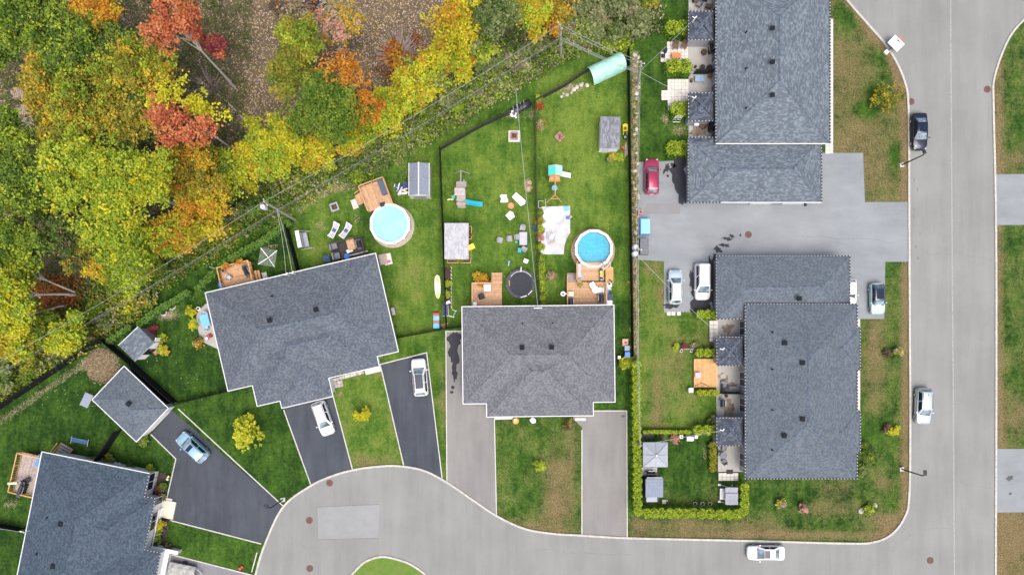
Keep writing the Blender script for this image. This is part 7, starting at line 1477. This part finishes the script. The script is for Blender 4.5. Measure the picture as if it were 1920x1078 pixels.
t = thing('garden_bench', 'black bench with purple plants on the back lawn', 'bench', P(1283, 651), 0); bx('seat', t, DARKF, (-.1, .12, .35), (1.1, .4, .08)); bx('backrest', t, GREYM, (.2, -.22, .5), (1.6, .05, .35)); [bx('leg', t, DARKF, (a, .1, .16), (.06, .35, .32)) for a in (-.55, .4)]; pos, sz, cols, _ = foliage((-.1, .15, .5), .4, .25, .2, ['crimson'], 5, 7, 6, .14, .5, clump=.1); leaf_mesh('plants', pos, sz, cols, t)
for i, x in enumerate((1276, 1295)): t = thing('planter_pot', ('left', 'right')[i] + ' of two white pots in front of the black bench', 'pot', P(x, 658), 0, 'two white pots by the black bench'); cy('pot', t, WHITEP, (0, 0, 0), .17, .4, 12); cy('soil', t, SOIL, (0, 0, .39), .13, .02, 10)
bush('lime ornamental grass left of the black bench', 1268, 651, 5, ['lime'], .5); bush('pale leaved plant right of the black bench', 1301, 650, 6, ['sage', 'dry'], .5)
bush('red brown plants by the porch wall above the hedge', 1338, 650, 7, ['crimson', 'brown'], .5)
so = thing('outdoor_sofa', 'dark outdoor sofa on the second lower patio', 'sofa', P(1366, 729), 0); bx('seat', so, GREYC, (0, 0, .3), (1.9, .75, .35)); bx('backrest', so, DARKF, (0, -.42, .5), (2.1, .2, .7)); bx('armrest', so, DARKF, (-.95, .15, .4), (.2, 1.0, .5)); bx('cushion', so, GREYC, (-.75, .65, .35), (.6, .7, .3)); bx('bag', so, BLACK, (-.4, 0, .6), (.7, .4, .3), .3)
bbq('white-lidded barbecue on the third lower patio', 1351, 755, PI / 2, mat=WHITEP); t = thing('planter_pot', 'black pot on the third lower patio', 'pot', P(1361, 742)); cy('pot', t, DARKF, (0, 0, 0), .2, .35, 12); cy('soil', t, SOIL, (0, 0, .34), .15, .03, 10)
table('round grey bistro table on the lowest patio', 1354, 852, 0, .85, .85, GREYC, .7, .06, True); chair('charcoal bistro chair below the round table', 1356, 864, 1.9, GREYC, DARKF, .06, 'bistro chairs'); chair('charcoal bistro chair above the round table', 1355, 839, -1.8, GREYC, DARKF, .06, 'bistro chairs'); chair('second charcoal chair at the left of the round table', 1349, 849, .2, GREYC, DARKF, .06, 'bistro chairs', s=.9)
t = thing('doormat', 'dark doormat on the lowest patio steps', 'mat', P(1368, 884)); bx('mat', t, DARKF, (0, 0, .09), (.75, .45, .02)); bx('border', t, RUBBER, (0, 0, .085), (.82, .52, .015))
# gazebos and sheds in the corner garden
gz_ = thing('gazebo', 'square pale grey gazebo with eight roof ribs in the corner garden', 'gazebo', P(1222, 847)); GF = M('pale_grey_canvas', (.29, .32, .355), .6, .04)
W2_ = 1.5
for k in range(4):
    a = k * PI / 2; c, s = math.cos(a), math.sin(a); rp = lambda x, y, z: (x * c - y * s, x * s + y * c, z)
    for q in (0, 1): f = [rp(W2_, -W2_ if q == 0 else 0, 2.2), rp(W2_, 0 if q == 0 else W2_, 2.2), rp(0, 0, 2.85)]; MB().face(f).build('canopy_panel', GF, gz_)
    MB().tube([rp(W2_, 0, 2.23), rp(0, 0, 2.88)], .035, 5).build('rib', GREYM, gz_); MB().tube([rp(W2_, W2_, 2.23), rp(0, 0, 2.88)], .035, 5).build('rib', GREYM, gz_)
    bx('valance', gz_, GF, rp(W2_, 0, 2.1), (.03, 2 * W2_, .22), a); bx('post', gz_, DARKF, rp(W2_ - .1, W2_ - .1, 1.05), (.09, .09, 2.1), a)
cy('finial', gz_, GREYM, (0, 0, 2.83), .14, .12, 12)
sheet('patio', [(1203, 876), (1232, 876), (1232, 890), (1203, 890)], .045, CONCW)
bbq('black covered barbecue between the gazebo and the blue-grey shed', 1218, 886, PI, w=1.5)
s3 = thing('garden_shed', 'blue-grey flat-roofed shed below the gazebo', 'shed', P(1219, 909)); MB().prism([(-.95, -1.0), (.95, -1.0), (.95, 1.0), (-.95, 1.0)], -.05, 2.0).build('wall', DARKF, s3); bx('roof', s3, M('blue_grey_panel', (.14, .175, .24), .5, .05), (.1, .05, 2.05), (2.15, 2.25, .08)); bx('lower_roof', s3, M('paler_panel', (.27, .3, .36), .5, .05), (-.1, -1.4, 1.5), (1.35, .75, .06)); bx('lean_to', s3, GREYM, (-.1, -1.35, .7), (1.2, .6, 1.45)); bx('back_roof', s3, LGREYC, (.15, 1.2, 1.9), (1.9, .3, .06)); bx('door', s3, GREYM, (.97, 0, .95), (.05, 1.0, 1.85))
s4 = thing('swing_gazebo', 'grey canopy garden swing beside the right hedge', 'swing', P(1362, 924)); [bx('canopy_panel', s4, M('mid_grey_canvas', (.25, .265, .3), .7, .05), (.05, .75 - i * .72, 1.85 + (.08 if i == 1 else 0)), (1.55, .7, .05), rot=((.1, 0, -.1)[i], 0, 0)) for i in range(3)]; bx('seat', s4, WHITEP, (-.75, 0, .5), (.45, 1.35, .1)); bx('backrest', s4, CONCW, (-.5, 0, .75), (.1, 1.35, .5)); [MB().tube([(-.85, a, .02), (0, a, 1.85), (.75, a, .02)], .05, 6).build('side_frame', WHITEP, s4) for a in (-1.05, 1.05)]; [bx('foot', s4, WHITEP, (-.9, a, .06), (.35, .25, .1)) for a in (-1.05, 1.05)]
t = thing('garden_bench', 'dark bench with pots along the top of the corner garden', 'bench', P(1212, 817)); bx('seat', t, DARKF, (0, 0, .4), (1.5, .5, .3)); bx('backrest', t, BLACK, (0, .25, .6), (1.5, .08, .4)); [bx('leg', t, BLACK, (a, 0, .15), (.08, .4, .3)) for a in (-.65, .65)]
bush('reddish plant among the pots at the top of the corner garden', 1263, 820, 8, ['rust', 'pink', 'brown'], .5); bush('grey green plant left of the reddish one', 1246, 817, 5, ['sage'], .4)
t = thing('planter_pot', 'white square pot among the plants at the top of the corner garden', 'pot', P(1276, 818)); bx('pot', t, WHITEP, (0, 0, .22), (.42, .42, .44)); cy('soil', t, SOIL, (0, 0, .43), .12, .02, 10)
t = thing('storage_box', 'white and grey storage seat at the top of the corner garden', 'box', P(1292, 821)); bx('box', t, GREYM, (0, 0, .3), (.9, .5, .6)); bx('lid', t, WHITEP, (-.05, -.05, .63), (.75, .45, .07)); bx('back', t, BLACK, (0, .4, .4), (1.2, .2, .5))
bin_('small white tub right of the storage seat', 1303, 818, WHITEP, 0, .6, 'tub', WHITEP, 0, 'tub')
t = thing('stone_slab', 'small white square slab by the bottom hedge', 'slab', P(1245, 940)); bx('slab', t, CONCW, (0, 0, .05), (.5, .5, .12)); bx('block', t, STONE, (.35, .15, .08), (.18, .2, .15), .4)
for i, x in enumerate((1303, 1317, 1331)):
    t = thing('tree_ring', ('left', 'middle', 'right')[i] + ' of three small plant rings along the bottom hedge', 'plant ring', P(x, 944), 0, 'three small plant rings'); [bx('block', t, WOODG, (math.cos(k * PI / 4) * .22, math.sin(k * PI / 4) * .22, .05), (.1, .17, .12), k * PI / 4) for k in range(8)]; cy('soil', t, SOIL, (0, 0, 0), .18, .06, 10)
# --- bottom left house, back deck and yard
dC = deck('weathered deck with yellow rail at the left of the bottom left house', 68, 886, ang(14, -60) - PI / 2, 3.3, 4.9, .9, WOODG, 'y', rails=('W', 'N', 'S'), railm=WOODO); t = thing('rug', 'blue mat on the weathered deck', 'mat', P(73, 864, .92), frC.a - .2); bx('mat', t, M('blue_mat', (.12, .25, .45), .85, .05), (0, 0, .02), (.65, 1.5, .03)); bx('border', t, LBLUE, (0, 0, .015), (.72, 1.58, .015))
bbq('large black smoker barbecue on the weathered deck', 48, 915, R_(70), .92, w=1.9); chair('black round chair on the weathered deck', 56, 899, .5, DARKF, DARKF, .92, s=1.1); t = thing('paper_roll', 'cream roll of paper on the deck rail', 'roll', P(37, 902, .92), .1); o = cy('roll', t, M('cream_paper', (.65, .58, .38), .7, .04), (-.6, 0, 1.1), .17, 1.15, 12, rot=(0, PI / 2, 0)); bx('core', t, WOODB, (.57, 0, 1.1), (.03, .14, .14))
t = thing('deck_steps', 'weathered wooden steps leading to the back of the bottom left house', 'steps', P(123, 844), frC.a - .3); [bx('tread', t, WOODG, (.05 * i, .55 - .3 * i, .2 + .16 * i), (1.5, .27, .05)) for i in range(5)]; [bx('stringer', t, WOODO, (s * .8, -.05, .5), (.07, 1.6, .22), rot=(-.5, 0, 0)) for s in (-1, 1)]; bx('handrail', t, WOODO, (-.85, -.1, 1.3), (.08, 1.8, .06), rot=(-.5, 0, .1))
t = thing('garden_swing', 'blue slatted swing bench on the lawn above the bottom left house', 'swing', P(154, 826), frC.a); BL_ = M('blue_slats', (.05, .13, .24), .5, .08); [bx('seat_slat', t, BL_, (0, -.2 + i * .1, .45), (1.9, .08, .04)) for i in range(5)]; [bx('back_slat', t, M('pale_blue_slats', (.15, .28, .4), .5, .08), (-.85 + i * .155, .35, .75), (.06, .06, .55)) for i in range(12)]; bx('top_rail', t, BL_, (0, .38, 1.05), (1.9, .07, .07)); [bx('side_frame', t, GALV, (s * 1.05, 0, .5), (.06, .9, .06)) for s in (-1, 1)]; [bx('leg', t, BL_, (s * 1.0, a, .25), (.06, .06, .5)) for s in (-1, 1) for a in (-.35, .35)]
t = thing('hook_lamp', 'black shepherd-hook lamp arching over the dark driveway', 'lamp', P(286, 888)); MB().tube([(0, 0, 0), (.1, 0, 1.2), (.7, -.1, 1.9), (1.8, -.05, 2.1), (2.5, .1, 1.9)], .035, 6).build('hook', BLACK, t); cy('shade', t, BLACK, (2.5, .1, 1.6), .24, .3, 10)
tag(MB().prism(W2([(284, 886), (313, 886), (310, 935), (276, 930)]), -.02, .02).build('flower_bed', SOIL), kind='structure'); tag(MB().prism(W2([(300, 965), (318, 972), (308, 1032), (285, 1032)]), -.02, .02).build('flower_bed', SOIL), kind='structure'); tag(MB().prism(W2([(180, 868), (285, 892), (287, 884), (182, 860)]), -.02, .015).build('flower_bed', SOIL), kind='structure')
t = thing('meter_box', 'white utility box at the top wall of the bottom left house', 'utility box', P(254, 877), frC.a); bx('box', t, WHITEP, (0, 0, .6), (1.0, .35, .8)); bx('lid', t, WHITEP, (.1, 0, 1.02), (1.2, .42, .06)); bx('pipe', t, GREYM, (.3, 0, .1), (.1, .1, .25))
for i, (x, y, l) in enumerate(((216, 867, 'left'), (224, 870, 'right'))): t = thing('garden_ornament', l + ' of two white garden ornaments in the bed above the house', 'ornament', P(x, y), i); bx('body', t, WHITEP, (0, 0, .2), (.4, .2, .35)); bx('base', t, CONC, (0, 0, .03), (.45, .25, .06))
for i, (x, y, mt, l) in enumerate(((318, 892, YELP, 'yellow'), (317, 897, CONCW, 'white'))): t = thing('path_light', l + ' round path light beside the dark driveway', 'path light', P(x, y)); cy('post', t, GALV, (0, 0, 0), .03, .3, 6); cy('globe', t, mt, (0, 0, .28), .16, .18, 10)
t = thing('toy_car', 'small red toy on the lawn by the turning circle', 'toy', P(453, 1063), .7); bx('body', t, REDP, (0, 0, .2), (.6, .3, .2)); bx('cab', t, REDP, (-.05, 0, .36), (.25, .24, .16)); [cy('wheel', t, RUBBER, (a, .16, .1), .1, .06, 10, rot=(PI / 2, 0, 0)) for a in (-.2, .2)]
# --- junk in the wood
for i, (x, y, a) in enumerate(((30, 172, .2), (40, 205, .1), (52, 228, .4))):
    t = thing('pallet', ('upper', 'middle', 'lower')[i] + ' weathered pallet stack at the left edge of the wood', 'pallet', P(x, y, 1.5) * 1.0 - Vector((0, 0, 1.5)), a, 'pallets in the wood')
    for lv in range(5): [bx('slat', t, WOODG if (k + lv) % 3 else WOODL, (-.7 + k * .23, 0, .12 + lv * .3), (.15, 1.25, .04)) for k in range(7)]; [bx('runner', t, WOODG, (0, b, .03 + lv * .3), (1.5, .1, .13)) for b in (-.55, 0, .55)]
for i, (x, y) in enumerate(((576, 5), (592, 2), (608, 3), (600, 14))): t = thing('tyre', ('first', 'second', 'third', 'fourth')[i] + ' old black tyre from the left at the top edge of the clearing', 'tyre', P(x, y), 0, 'tyres in the clearing'); MB().lathe([(.3, .03), (.5, 0), (.58, .14), (.5, .28), (.3, .25), (.3, .03)], 18).build('casing', RUBBER, t); MB().lathe([(.33, .1), (.36, .24), (.3, .26)], 14).build('rim_bead', GREYC, t)
for i, (x0, y0, x1, y1) in enumerate(((420, 225, 480, 248), (85, 500, 118, 545), (5, 560, 40, 590))): pass
lg = thing('fallen_log', 'long pale fallen trunk lying across the clearing floor', 'log', P(368, 142)); e = P(478, 244) - P(368, 142); MB().tube([(0, 0, .3), e * .5 + Vector((0.2, .1, .25)), e + Vector((0, 0, .2))], [.06, .1, .15], 7).build('log', M('grey_log', (.36, .33, .3), .9, .2, 5), lg); [MB().tube([e * f, e * f + Vector((random.uniform(-.8, .8), random.uniform(.3, 1.4), .5))], [.04, .015], 5).build('branch', TWIG, lg) for f in (.1, .2, .3, .45, .6)]
